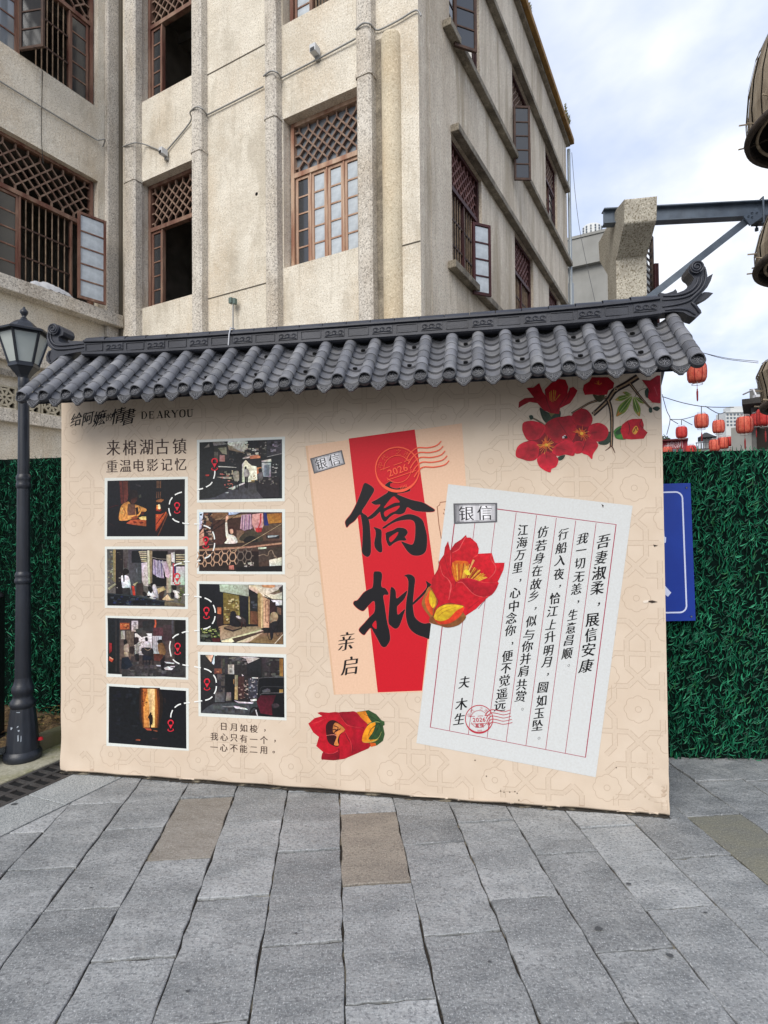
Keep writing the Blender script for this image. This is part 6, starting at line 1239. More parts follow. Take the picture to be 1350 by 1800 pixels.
for st, w, c in (([(665, 110), (600, 230), (560, 300), (465, 350)], (8, 14, 8), LT), ([(435, 320), (440, 400), (430, 560)], (12, 16, 6), (226, 60, 66)), ([(275, 500), (320, 670), (400, 740), (445, 830), (430, 950), (410, 1050)], (6, 10, 24, 8), LT), ([(545, 795), (610, 790), (680, 860), (780, 960), (900, 1005), (990, 1000)], (12, 8, 10, 6), LT), ([(590, 745), (700, 720), (800, 750), (930, 790), (1120, 790)], (8, 20, 14, 4), (226, 60, 60)), ([(1050, 370), (1040, 450), (1110, 560), (1080, 660), (1000, 740)], (8, 12, 14, 6), LT), ([(770, 430), (850, 378)], (10, 20), (226, 60, 60)), ([(260, 470), (265, 560), (230, 640)], 6, DK), ([(440, 315), (455, 470), (460, 640), (510, 770), (500, 860)], (5, 8, 6), DK), ([(850, 1180), (960, 1040)], 6, DK), ([(340, 380), (400, 600), (440, 720)], 4, DK), ([(700, 1180), (860, 1060)], 5, DK)): p.stroke(st, w, c)
p.poly([(455, 600), (490, 480), (600, 470), (700, 490), (705, 590), (790, 565), (860, 620), (910, 745), (800, 740), (680, 715), (590, 740), (515, 775)], (206, 96, 20), True)
rr = random.Random(2)
for i in range(46):
    t = i / 45; x0_, y0_ = 520 + t * 340, 760 - 40 * math.sin(t * 3.1) + 10 * t; a = -1.75 + t * 1.35; l = 250 - 130 * t + rr.uniform(-30, 20); p.stroke([(x0_, y0_), (x0_ + math.cos(a) * l * .5, y0_ + math.sin(a) * l * .5), (x0_ + math.cos(a) * l, y0_ + math.sin(a) * l)], (5, 9), rr.choice([(240, 170, 40), (250, 200, 70), (226, 130, 24), (150, 50, 20)]))
p.stroke([(785, 455), (700, 640)], (30, 16), (250, 190, 110)); p.poly([(640, 620), (690, 600), (735, 665), (680, 680)], (250, 226, 60), True)
p.poly([(130, 850), (215, 990), (250, 1080), (200, 1200), (170, 1330), (100, 1260), (30, 1160), (15, 1080), (60, 960)], (176, 112, 50), True); p.poly([(140, 900), (215, 1000), (228, 1090), (180, 1180), (170, 1280), (90, 1180), (60, 1060), (90, 980)], (230, 84, 30), True); p.poly([(145, 905), (212, 1000), (222, 1090), (178, 1170), (120, 1060)], (228, 186, 30), True)
p.poly([(185, 1290), (230, 1180), (330, 1120), (450, 1100), (640, 1140), (625, 1230), (668, 1310), (560, 1420), (400, 1460), (280, 1430), (130, 1380), (140, 1300)], (150, 92, 44), True); p.poly([(190, 1290), (240, 1180), (400, 1115), (630, 1142), (590, 1280), (440, 1390), (300, 1410), (220, 1370)], (222, 60, 26), True); p.poly([(192, 1290), (250, 1175), (400, 1118), (628, 1140), (520, 1215), (420, 1320), (300, 1365), (215, 1340)], (226, 192, 36), True)
for st in ([(250, 1300), (350, 1220), (520, 1160)], [(230, 1260), (320, 1180), (450, 1140)], [(150, 960), (180, 1060), (170, 1150)]): p.stroke(st, (4, 12, 4), (196, 160, 30))
for st in ([(190, 1290), (235, 1185), (330, 1120), (450, 1100), (640, 1140)], [(130, 850), (215, 990), (250, 1080), (200, 1200), (175, 1320)]): p.stroke(st, 6, (120, 60, 30))
p.build('flower_print', label='large red kapok flower overlapping the letter sheet')
p = fl((520, 1230, 7.5), LAY + .001)
p.poly([(285, 172), (330, 160), (430, 170), (520, 160), (600, 170), (700, 155), (800, 165), (960, 320), (980, 480), (990, 600), (960, 640), (800, 710), (640, 780), (500, 798), (380, 790), (335, 780), (362, 690), (270, 610), (305, 490), (230, 430), (165, 315), (250, 240), (350, 215), (300, 185)], (192, 12, 38))
p.poly([(560, 175), (700, 157), (800, 165), (950, 320), (890, 390), (760, 380), (650, 290)], (168, 8, 38), True); p.poly([(360, 690), (450, 710), (560, 690), (560, 790), (380, 788), (338, 780)], (150, 6, 34), True); p.poly([(740, 480), (880, 400), (985, 600), (800, 705), (745, 700)], (178, 8, 36), True)
p.poly([(400, 330), (460, 270), (540, 285), (650, 390), (580, 470), (570, 600), (520, 615), (430, 560), (400, 440)], (56, 8, 14), True); p.poly([(500, 325), (545, 305), (650, 392), (580, 455), (552, 540), (565, 600), (505, 590), (540, 480), (490, 420)], (232, 148, 76), True)
for st, w, c in (([(500, 340), (560, 370), (520, 420), (590, 380)], 12, (60, 14, 16)), ([(470, 400), (530, 390), (500, 450)], 12, (60, 14, 16)), ([(400, 470), (500, 460), (540, 480)], (4, 9), (240, 150, 130)), ([(560, 180), (650, 290), (720, 350), (900, 370)], (6, 14, 8), DK), ([(640, 400), (680, 500), (740, 600), (740, 720)], (6, 16, 8), DK), ([(360, 690), (450, 720), (560, 690), (570, 640)], 8, DK), ([(555, 790), (575, 700), (560, 640)], (6, 12), DK), ([(560, 175), (640, 290), (710, 345), (880, 372)], (3, 10, 4), (226, 60, 66)), ([(190, 320), (300, 290), (400, 240)], (5, 9, 4), (226, 60, 66)), ([(650, 420), (725, 560), (738, 680)], (4, 9, 4), (226, 60, 66)), ([(380, 700), (480, 710), (560, 670)], (4, 8), (224, 70, 80))): p.stroke(st, w, c)
p.poly([(800, 160), (960, 135), (1060, 190), (1130, 270), (1168, 285), (1172, 330), (1150, 345), (1172, 450), (1150, 540), (1070, 600), (990, 622), (960, 560), (880, 555), (892, 440), (950, 320), (860, 230)], (52, 84, 44)); p.poly([(800, 160), (920, 150), (960, 235), (1000, 290), (950, 320), (860, 235)], (236, 150, 36)); p.poly([(880, 555), (892, 440), (960, 330), (1050, 300), (1020, 420), (960, 520), (1090, 520), (1000, 560)], (240, 158, 28), True); p.poly([(970, 560), (1050, 570), (1060, 600), (990, 622)], (226, 96, 30))
for st in ([(1110, 300), (1000, 380), (950, 480)], [(1110, 310), (1060, 420), (980, 540)], [(1110, 290), (1000, 230), (900, 190)], [(1120, 330), (1120, 450), (1050, 560)]): p.stroke(st, (14, 8, 3), (34, 60, 34))
for st in ([(950, 320), (1060, 290), (1110, 300)], [(885, 555), (1000, 555), (1090, 500), (1130, 420)]): p.stroke(st, (3, 7, 3), (190, 200, 110))
p.build('flower_print', label='red flower head lying sideways near the foot of the banner')
# flowers and branch at the top right
p = fl((880, 640, 4.5), LAY + .001); WD = (66, 40, 30); WC = (176, 150, 116)
def limb(pts, w0, w1):
    w0 *= 1.4; w1 *= 1.4; p.stroke(pts, (w0, (w0 + w1) / 2, w1), (40, 24, 20), n=6); p.stroke(pts, (w0 * .3, (w0 + w1) * .14, w1 * .25), WC, n=6)
for (bx_, by_, tip) in ((1040, 255, (915, 415)), (1050, 260, (1098, 415)), (1025, 250, (905, 285)), (1060, 260, (1145, 312)), (1035, 245, (965, 222))):
    dx, dy = tip[0] - bx_, tip[1] - by_; L = math.hypot(dx, dy); nx_, ny_ = -dy / L, dx / L; w = L * .17
    P_ = lambda t, s: (bx_ + dx * t + nx_ * s * w, by_ + dy * t + ny_ * s * w)
    p.poly([P_(0, 0), P_(.3, .7), P_(.62, 1), P_(.85, .55), P_(1, 0), P_(.85, -.55), P_(.62, -1), P_(.3, -.7)], (134, 160, 66), True); p.poly([P_(.05, 0), P_(.4, .5), P_(.75, .4), P_(.8, 0), P_(.6, -.5), P_(.3, -.4)], (84, 124, 48), True); p.poly([P_(.72, .5), P_(1, 0), P_(.75, -.5), P_(.85, 0)], (214, 120, 60)); p.stroke([P_(0, 0), P_(.9, 0)], (6, 3), (196, 206, 130))
limb([(840, 262), (760, 290), (700, 310), (630, 350), (560, 390)], 14, 9); limb([(1085, 100), (1000, 155), (905, 210), (850, 285), (790, 345), (730, 400)], 34, 24); limb([(850, 285), (872, 360), (880, 470), (875, 650)], 22, 16); limb([(1020, 150), (1080, 230), (1130, 290), (1185, 350)], 16, 9); limb([(230, 420), (280, 440), (350, 485)], 8, 8)
p.stroke([(875, 645), (855, 665), (828, 685)], (12, 4), (96, 60, 44)); p.stroke([(875, 645), (890, 670), (905, 705)], (12, 4), (96, 60, 44)); p.stroke([(1060, 260), (1100, 210), (1150, 190)], 4, (90, 90, 60))
for a in ((912, 200, 15), (740, 385, 10)): p.poly([(a[0] + math.cos(t) * a[2], a[1] + math.sin(t) * a[2]) for t in np.arange(0, 6.2, .6)], (190, 170, 140)); p.poly([(a[0] + math.cos(t) * a[2] * .5, a[1] + math.sin(t) * a[2] * .5) for t in np.arange(0, 6.2, .6)], (40, 24, 20))
for q in ([(770, 620), (850, 535), (872, 560), (862, 620), (820, 640)], [(455, 735), (510, 720), (490, 755), (458, 762)], [(225, 410), (250, 405), (260, 430), (235, 440)], [(1172, 350), (1195, 345), (1198, 380), (1176, 382)], [(1200, 350), (1235, 335), (1260, 350), (1235, 372)], [(1140, 215), (1165, 190), (1170, 260), (1150, 262)]): p.poly(q, (44, 66, 50), True)
p.build('branch_print')
p = fl((880, 640, 4.5), LAY + .0035)
DR_ = (176, 14, 36)
p.poly([(310, 345), (380, 385), (465, 365), (468, 425), (400, 450), (370, 472), (330, 432)], (50, 66, 50), True); p.poly([(380, 385), (440, 380), (400, 420)], (130, 120, 70))
p.poly([(140, 350), (145, 300), (190, 270), (262, 265), (205, 190), (260, 185), (305, 150), (335, 225), (362, 258), (350, 200), (400, 150), (460, 118), (512, 125), (535, 180), (527, 240), (548, 190), (575, 180), (608, 210), (590, 250), (550, 310), (470, 350), (462, 395), (400, 390), (340, 365), (290, 310), (230, 300), (180, 325)], DR_)
for st in ([(400, 210), (405, 300)], [(420, 205), (415, 300)], [(435, 210), (425, 290)], [(388, 220), (392, 290)], [(470, 240), (430, 290)]): p.stroke(st, (7, 4), (214, 160, 60))
for st in ([(350, 205), (365, 290), (400, 380)], [(528, 240), (480, 310), (440, 380)], [(262, 265), (320, 300)], [(545, 190), (540, 250), (500, 320)]): p.stroke(st, (3, 7, 3), (110, 6, 24))
p.poly([(728, 238), (770, 250), (822, 240), (805, 290), (775, 300), (745, 275)], (70, 66, 40), True); p.poly([(650, 205), (658, 165), (700, 140), (722, 105), (850, 105), (898, 150), (890, 190), (852, 210), (842, 242), (780, 247), (730, 240), (665, 245)], DR_)
for st in ([(740, 150), (772, 160)], [(775, 130), (775, 165)], [(800, 150), (780, 165)], [(760, 135), (772, 160)]): p.stroke(st, 5, (214, 130, 50))
p.poly([(1115, 125), (1180, 130), (1240, 90), (1262, 90), (1264, 310), (1200, 305), (1165, 270), (1172, 200), (1150, 170)], DR_); p.stroke([(1215, 180), (1240, 250)], (4, 14, 4), (206, 90, 100))
p.poly([(900, 520), (960, 488), (970, 560), (988, 596), (920, 592), (898, 560)], (70, 130, 60), True); p.poly([(905, 540), (960, 500), (960, 545), (925, 560)], (40, 80, 44), True)
p.poly([(960, 480), (1000, 448), (1040, 435), (1117, 433), (1132, 480), (1128, 510), (1162, 542), (1130, 590), (1040, 596), (970, 592), (948, 530)], (190, 18, 40)); p.poly([(1038, 530), (1070, 488), (1088, 520), (1062, 558)], (220, 160, 60), True); p.stroke([(1050, 540), (1070, 500), (1080, 530)], 6, (90, 20, 20))
for st in ([(1000, 450), (1020, 500), (1010, 560)], [(1117, 440), (1100, 480), (1130, 510)]): p.stroke(st, (3, 7, 3), (120, 8, 28))
RB = (206, 20, 48); R2 = (186, 14, 40); R3 = (216, 26, 54)
for cx_, cy_, R in ((362, 640, 118), (640, 548, 104)): p.poly([(cx_ + math.cos(t) * R, cy_ + math.sin(t) * R) for t in np.arange(0, 6.2, .4)], (150, 10, 34), True, fan=((cx_, cy_), .35))
for q, c in (([(350, 480), (420, 430), (500, 415), (560, 410), (600, 470), (590, 560), (560, 610), (500, 620), (430, 620), (350, 545)], R2), ([(185, 460), (260, 450), (340, 480), (352, 530), (300, 592), (220, 606), (180, 550), (170, 500)], RB), ([(120, 728), (130, 660), (180, 620), (262, 604), (302, 640), (290, 742), (230, 767), (165, 750)], RB), ([(565, 400), (620, 360), (650, 352), (692, 370), (727, 430), (702, 492), (620, 484), (570, 450)], R2), ([(700, 492), (770, 465), (830, 490), (853, 540), (822, 600), (740, 612), (690, 570)], RB), ([(680, 590), (750, 610), (770, 650), (732, 710), (722, 752), (690, 722), (640, 700), (620, 640)], RB), ([(580, 620), (640, 615), (662, 660), (640, 702), (585, 702)], RB), ([(290, 742), (350, 690), (400, 700), (455, 750), (440, 810), (402, 830), (392, 857), (340, 837), (300, 800)], R3), ([(402, 690), (430, 640), (500, 600), (572, 620), (583, 722), (510, 716), (450, 727)], R3)): p.poly(q, c, True, fan=((360, 640) if sum(x for x, y in q) / len(q) < 500 else (640, 550), .5))
for st in ([(180, 620), (262, 604), (302, 640)], [(290, 740), (350, 692), (400, 702)], [(400, 700), (430, 642), (500, 602)], [(450, 440), (500, 520), (560, 600)], [(700, 490), (770, 465)], [(640, 700), (660, 650), (680, 592)], [(230, 690), (300, 660)], [(365, 750), (362, 700)], [(520, 680), (440, 660)], [(345, 500), (300, 590)], [(760, 540), (700, 550)], [(570, 450), (600, 500)]): p.stroke(st, (2, 5, 2), (96, 4, 24))
rr = random.Random(9)
for cx_, cy_, R in ((360, 640, 72), (640, 550, 66)):
    p.poly([(cx_ + math.cos(t) * R * .45, cy_ + math.sin(t) * R * .45) for t in np.arange(0, 6.2, .5)], (214, 84, 30), True)
    for i in range(34): a = rr.uniform(0, 6.28); l = R * rr.uniform(.7, 1.1); p.stroke([(cx_, cy_), (cx_ + math.cos(a) * l, cy_ + math.sin(a) * l)], (4, 3), rr.choice([(230, 120, 50), (240, 170, 70), (120, 20, 24), (226, 96, 40)]))
    p.poly([(cx_ + math.cos(t) * 13, cy_ + math.sin(t) * 13) for t in np.arange(0, 6.2, .8)], (248, 190, 60), True)
p.poly([(485, 575), (510, 562), (520, 578), (490, 590)], (226, 226, 226)); p.poly([(500, 572), (525, 566), (530, 585), (510, 592)], (30, 20, 22))
p.build('flower_print', label='cluster of red kapok flowers at the top right of the banner')
# nicks and scuffs in the fabric
p = Print(LAY + .0045, (0, 0, 1))
for q in ([(1137, 1057), (1146, 1055), (1156, 1058), (1146, 1060)], [(1148, 957), (1156, 959), (1150, 961)], [(1057, 886), (1061, 888), (1060, 893)]): p.poly(q, (60, 48, 40))
p.poly([(1130, 1056), (1140, 1054), (1139, 1059), (1131, 1060)], (238, 226, 210))
for x, y in ((886, 1392), (896, 1392), (905, 1391), (909, 1394), (880, 1390), (1083, 1349), (835, 1336), (855, 1364), (912, 1406)): p.poly([(x + math.cos(t) * 1.2, y + math.sin(t) * 1.2) for t in np.arange(0, 6.2, 1)], (80, 66, 54))
p.build('scuff_marks')

# ------------------------------------------------------------------ street lamp
def pyr(p, c0): return p
LB = ground(40, 1334); LD = float((LB - CP) @ CF); PXM = LD / F
M_iron = material('blue_black_painted_iron', (30, 34, 42), .4, (24, 27, 34), 6, spec=.5, stain=(60, 66, 76), stain_scale=6, stain_amt=.35, bump=.08, bscale=120)
lamp = thing('street_lamp', 'blue black iron street lamp with frosted glass lantern left of the banner wall', 'street lamp', loc=tuple(LB))
lz = lambda y: (1341 - y) * PXM
def lprof(name, pr, n=28, mat=M_iron, **k):
    m = MB(); m.lathe([(r * PXM, lz(y)) for r, y in pr], n, **k); return m.build(name, mat, lamp)
lprof('base', [(0, 1341), (28, 1341), (30, 1337), (30, 1330), (28, 1326), (26, 1323)])
# fluted base cone
m = MB(); n = 72; prof = [(26, 1323), (22.5, 1280), (19.5, 1256), (18.5, 1250)]
v = [(math.cos(2 * math.pi * k / n) * (r - .9 * abs(math.sin(k * math.pi / 6))) * PXM, math.sin(2 * math.pi * k / n) * (r - .9 * abs(math.sin(k * math.pi / 6))) * PXM, lz(y)) for r, y in prof for k in range(n)]
m.add(v, [(i * n + k, i * n + (k + 1) % n, (i + 1) * n + (k + 1) % n, (i + 1) * n + k) for i in range(3) for k in range(n)], smooth=True); m.build('fluted_cone', M_iron, lamp)
lprof('collar', [(18.5, 1250), (20, 1247), (20.5, 1241), (18, 1237), (16, 1234), (15, 1228), (17.5, 1224), (17.5, 1215), (15, 1210), (13.5, 1204), (12.8, 1198)])
lprof('lower_pole', [(12.8, 1198), (11.6, 1045), (11.4, 1034)]); lprof('pole_ring', [(11.4, 1034), (13.6, 1031), (13.6, 1026), (12, 1023), (13, 1020), (12.8, 1016), (10.8, 1012)])
lprof('middle_pole', [(10.8, 1012), (10.2, 866)]); lprof('pole_ring', [(10.2, 866), (11.8, 863), (11.8, 857), (10.6, 854), (11.8, 850), (11.8, 844), (9.6, 840)])
lprof('upper_pole', [(9.4, 840), (8.8, 686)]); lprof('pole_ring', [(8.8, 686), (9.4, 684), (9.4, 670), (8.8, 668), (10, 666)])
RT = math.radians(97)
lprof('lantern_cup', [(0, 668), (10, 668), (12, 664), (22, 652), (24.5, 650), (24.5, 645), (21, 645), (0, 645)], 6, smooth=False, rot=RT)
lprof('lantern_roof', [(0, 588), (38, 590), (49, 591), (49.5, 588), (40, 584), (27, 581), (24, 579), (20, 573), (12, 566.5), (6, 564), (5, 561)], 6, smooth=False, rot=RT)
lprof('finial', [(5, 561), (3, 559), (4, 556), (6.4, 552), (6.6, 548.5), (3.6, 545), (2.2, 543.5), (1.6, 541), (0, 540)], 14)
M_fg = material('frosted_lamp_glass', (176, 182, 178), .35, (160, 166, 162), 3)
for k in range(6):
    a0, a1 = RT + k * math.pi / 3, RT + (k + 1) * math.pi / 3; rb_, rt_ = 22 * PXM, 39 * PXM; zb_, zt_ = lz(646), lz(590)
    q = MB(); P = lambda a, r, z: (math.cos(a) * r, math.sin(a) * r, z)
    q.face([P(a0, rb_, zb_), P(a1, rb_, zb_), P(a1, rt_, zt_), P(a0, rt_, zt_)]); q.build('glass_pane', M_fg, lamp)
    q = MB(); q.bar(P(a0, rb_ * 1.03, zb_), P(a0, rt_ * 1.02, zt_), 3.6 * PXM, 3 * PXM, up=(math.cos(a0), math.sin(a0), 0)); q.build('lantern_rib', M_iron, lamp)
    for (r, z, w) in ((rt_ * 1.0, zt_ - 1.5 * PXM, 4), (rb_ * 1.03, zb_ + 1.5 * PXM, 4)): q = MB(); q.bar(P(a0, r, z), P(a1, r, z), w * PXM, 1.4 * PXM, up=(math.cos((a0 + a1) / 2), math.sin((a0 + a1) / 2), 0)); q.build('lantern_rail', M_iron, lamp)
# chipped paint on the base
def chip(pts):
    q = MB(); P = []
    for x, y in pts:
        z = lz(y); t = (1323 - y) / 67.0; r = (26 - 6.8 * t) * PXM + .0012; dx = max(-.95, min(.95, (x - 40) * PXM / r)); a = math.asin(dx); P.append((r * math.sin(a), -r * math.cos(a), z))
    q.face(P); q.build('paint_chip', material('chipped_primer', (150, 158, 166), .7), lamp)
cz = lambda x, y: (x / 9, 1230 + y / 9)
for pl in ([(262, 425), (300, 440), (328, 440), (300, 478), (265, 465)], [(355, 440), (410, 415), (412, 432), (375, 452), (352, 462)], [(402, 480), (430, 478), (425, 505), (408, 500)], [(405, 560), (418, 545), (428, 640), (410, 650)], [(448, 570), (460, 560), (458, 655), (449, 660)], [(365, 210), (420, 212), (415, 222), (368, 218)]): chip([cz(*p) for p in pl])

# ------------------------------------------------------------------ black bollard post in its stone, far left
PB_ = ground(-6, 1322); t = thing('iron_post', 'black iron post in a pale stone block at the left edge beside the lamp', 'post', loc=tuple(PB_))
m = MB(); m.box(-.035, .035, -.035, .035, .1, 1.1); m.build('post', material('black_iron', (14, 14, 15), .5), t, bevel=.004)
m = MB(); m.lathe([(.05, 1.1), (.05, 1.12), (.02, 1.14), (.0, 1.17)], 12); m.build('cap', MATS['black_iron'], t)
m = MB(); m.box(-.06, .06, -.06, .06, .105, .12); m.build('foot_plate', MATS['black_iron'], t)
m = MB(); m.box(-.6, .12, -.10, .2, 0, .105); b_ = m.build('stone_block', M_light_granite, t, bevel=.03); b_.rotation_euler.z = .35

# ------------------------------------------------------------------ blue sign on the right fence
SG = Frame(fr_right.O + fr_right.N * .07, fr_right.X)
sa, sb = SG.s(1220, 970), SG.s(1060, 970) - .0
z_t, z_b = SG.z(1216, 849), SG.z(1221, 1091)
sa = SG.s(1218, 970)
t = thing('blue_sign', 'blue sign with white rounded border half hidden behind the banner wall', 'sign', M=SG.M @ Matrix.Translation((sa, 0, (z_t + z_b) / 2)) @ Matrix.Rotation(math.radians(-1.0), 4, 'Y'))
W_S, H_S = .95, (z_t - z_b)
m = MB(); m.box(-W_S, 0, -.004, .006, -H_S / 2, H_S / 2); m.build('sign_panel', material('sign_blue', (26, 58, 150), .35, (24, 52, 140), 4), t, bevel=.002)
m = MB(); mg, r, w = .052, .05, .010
def rr_pts(mg, r): 
    P = []
    for cx_, cz_, a0 in ((-mg - r, H_S / 2 - mg - r, 0), (-W_S + mg + r, H_S / 2 - mg - r, 1), (-W_S + mg + r, -H_S / 2 + mg + r, 2), (-mg - r, -H_S / 2 + mg + r, 3)):
        P += [(cx_ + math.cos(a0 * math.pi / 2 + k * math.pi / 16) * r, cz_ + math.sin(a0 * math.pi / 2 + k * math.pi / 16) * r) for k in range(9)]
    return P
A_, B_ = rr_pts(mg, r), rr_pts(mg + w, r - w)
for i in range(len(A_)): j = (i + 1) % len(A_); m.face([(A_[i][0], -.0050, A_[i][1]), (A_[j][0], -.0050, A_[j][1]), (B_[j][0], -.0050, B_[j][1]), (B_[i][0], -.0050, B_[i][1])])
WS = material('sign_white', (206, 212, 236), .5)
m.build('border_line', WS, t)
m = MB()
def sgp(x, y): s, z = SG.px(x, y); return (s - sa, z - (z_t + z_b) / 2)
for pl in ([(1150, 930), (1166, 905), (1168, 942), (1171, 944), (1170, 953), (1160, 955), (1155, 948)], [(1140, 1000), (1150, 1008), (1178, 1041), (1172, 1048), (1150, 1030), (1136, 1010)]):
    m.face([(p[0], -.0052, p[1]) for p in (sgp(*q) for q in pl)])
m.build('character_stroke', WS, t)
for sx in (-.03, -W_S + .03):
    for sz in (-1, 1): q = MB(); q.lathe([(0, 0), (.006, .001), (.006, .004)], 8); q.build('screw', material('galvanised_post', (120, 124, 126), .5, metal=.6), t, M=Matrix.Translation((sx, -.008, sz * (H_S / 2 - .03))) @ Matrix.Rotation(math.pi / 2, 4, 'X'))
m = MB(); m.box(-W_S + .1, -.1, .0075, .03, -.02, .02); m.build('sign_rail', MATS['galvanised_post'], t)

# ------------------------------------------------------------------ concrete bracket, beam, brace
dB_ = -BW.N
KF = Frame(at_depth(1098, 372, 8.0), dB_)
cbp = [KF.px(x, y) for x, y in ((1098, 350), (1084, 367), (1052, 427), (1054, 459), (1068, 483), (1069, 540), (1081, 540), (1083, 457), (1097, 393))]
kz = [KF.px(1075, 560)[1]]
cbp = cbp[:5] + [(cbp[5][0], 1.0), (cbp[6][0], 1.0)] + cbp[7:]
print('corbel', cbp)
t = thing('concrete_bracket', 'thick speckled concrete column with an overhanging bracket head above the right end of the roof', 'concrete bracket', M=KF.M)
m = MB(); m.prism(cbp, 0, -.425); m.build('bracket_shaft', material('exposed_pebble_concrete', (192, 187, 173), .95, (168, 162, 149), 3, bump=.7, bscale=50, speck=(104, 94, 72), speck_scale=45, speck_amt=.85), t, bevel=.02)
M_steel = material('blue_grey_steel', (92, 104, 118), .5, (76, 86, 98), 5, bump=.1, bscale=60, stain=(118, 128, 138), stain_scale=3, stain_amt=.4)
P1, P2 = at_depth(1060, 379, 8.62), at_depth(1480, 366, 8.35)
P2[2] = P1[2] = (P1[2] + P2[2]) / 2 + .0
t = thing('steel_beam', 'blue grey steel beam running from the concrete bracket to the bamboo lanterns at right', 'steel beam', loc=tuple(P1))
dv_ = P2 - P1; Lb = np.linalg.norm(dv_); th_ = math.atan2(dv_[1], dv_[0]); t.rotation_euler.z = th_
hb_ = .115
m = MB(); m.box(0, Lb, -.075, .075, hb_ - .016, hb_); m.build('top_flange', M_steel, t)
m = MB(); m.box(0, Lb, -.075, .075, -hb_, -hb_ + .016); m.build('bottom_flange', M_steel, t)
m = MB(); m.box(.002, Lb - .002, -.006, .006, -hb_ + .017, hb_ - .017); m.build('web', M_steel, t)
xq = float((at_depth(1330, 372, 8.4) - P1) @ (dv_ / Lb))
m = MB(); m.box(xq - .02, xq + .9, -.08, .08, -hb_ - .09, -hb_ - .001); m.build('splice_block', material('dark_steel', (44, 48, 54), .5), t, bevel=.006)
m = MB(); m.tube([(xq + .07, -.09, -hb_ - .14), (xq + .07, -.09, hb_ + .03), (xq + .07, .09, hb_ + .03), (xq + .07, .09, -hb_ - .14)], .014, 8); m.build('clamp', M_steel, t)
for sy in (-.09, .09):
    m = MB(); m.lathe([(0, -.02), (.028, -.02), (.028, .02), (0, .02)], 6, (xq + .07, sy, -hb_ - .13)); m.build('clamp_nut', M_steel, t)
t2 = thing('steel_brace', 'diagonal steel strut rising behind the curled ridge end to the beam', 'steel brace')
a, b = at_depth(1140, 524, 8.45), at_depth(1322, 381, 8.30)
m = MB(); m.bar(a - (b - a) * .6, b, .1, .012, up=(0, -1, .1)); m.bar(a - (b - a) * .6 + [0, .03, 0], b + [0, .03, 0], .02, .05, up=(0, -1, .1)); m.build('strut', M_steel, t2)
m = MB(); m.box(-.13, .1, -.012, .012, -.09, .07); m.build('gusset_plate', M_steel, t2, loc=tuple(b + np.array([0, -.03, 0])), rot=(0, -.6, 0))
for i, (dx, dz_) in enumerate(((-.08, -.02), (-.03, .03), (-.03, -.03), (.04, .03))):
    m = MB(); m.lathe([(0, -.012), (.014, -.012), (.014, 0)], 6); m.build('bolt', M_steel, t2, M=Matrix.Translation(tuple(b + np.array([dx, -.05, dz_]))) @ Matrix.Rotation(math.pi / 2, 4, 'X'))
# shutters beside the bracket
for (xa, xb, ya, yb, dep, lab, sk) in ((1128, 1147, 420, 560, 9.2, 'weathered dark wooden shutter right of the concrete bracket', .1), (1150, 1157, 464, 560, 9.4, 'narrow red brown shutter edge right of the other shutter', 0)):
    A = at_depth(xa, 500, dep); B = at_depth(xb, 500, dep + sk * 5); fr = Frame(A, B - A); w = float(np.linalg.norm((B - A)[:2])); z1 = fr.z(xb, ya); z0 = 1.2
    t = thing('wooden_shutter', lab, 'shutter', M=fr.M)
    m = MB(); m.box(0, .05, -.03, .03, z0, z1); m.box(w - .05, w, -.03, .03, z0, z1); m.box(.05, w - .05, -.03, .03, z1 - .06, z1); m.build('shutter_frame', M_dark_wood if sk == 0 else material('grey_brown_wood', (84, 72, 64), .8, (50, 42, 38), 8), t)
    if sk:
        zz = z0; 
        while zz < z1 - .1: m = MB(); m.bar((.05, 0, zz), (w - .05, 0, zz + .03), .03, .012, up=(0, 1, .4)); m.build('slat', MATS['grey_brown_wood'], t); zz += .11
    else: m = MB(); m.box(.051, w - .051, -.01, .01, z0, z1 - .061); m.build('shutter_board', M_dark_wood, t)

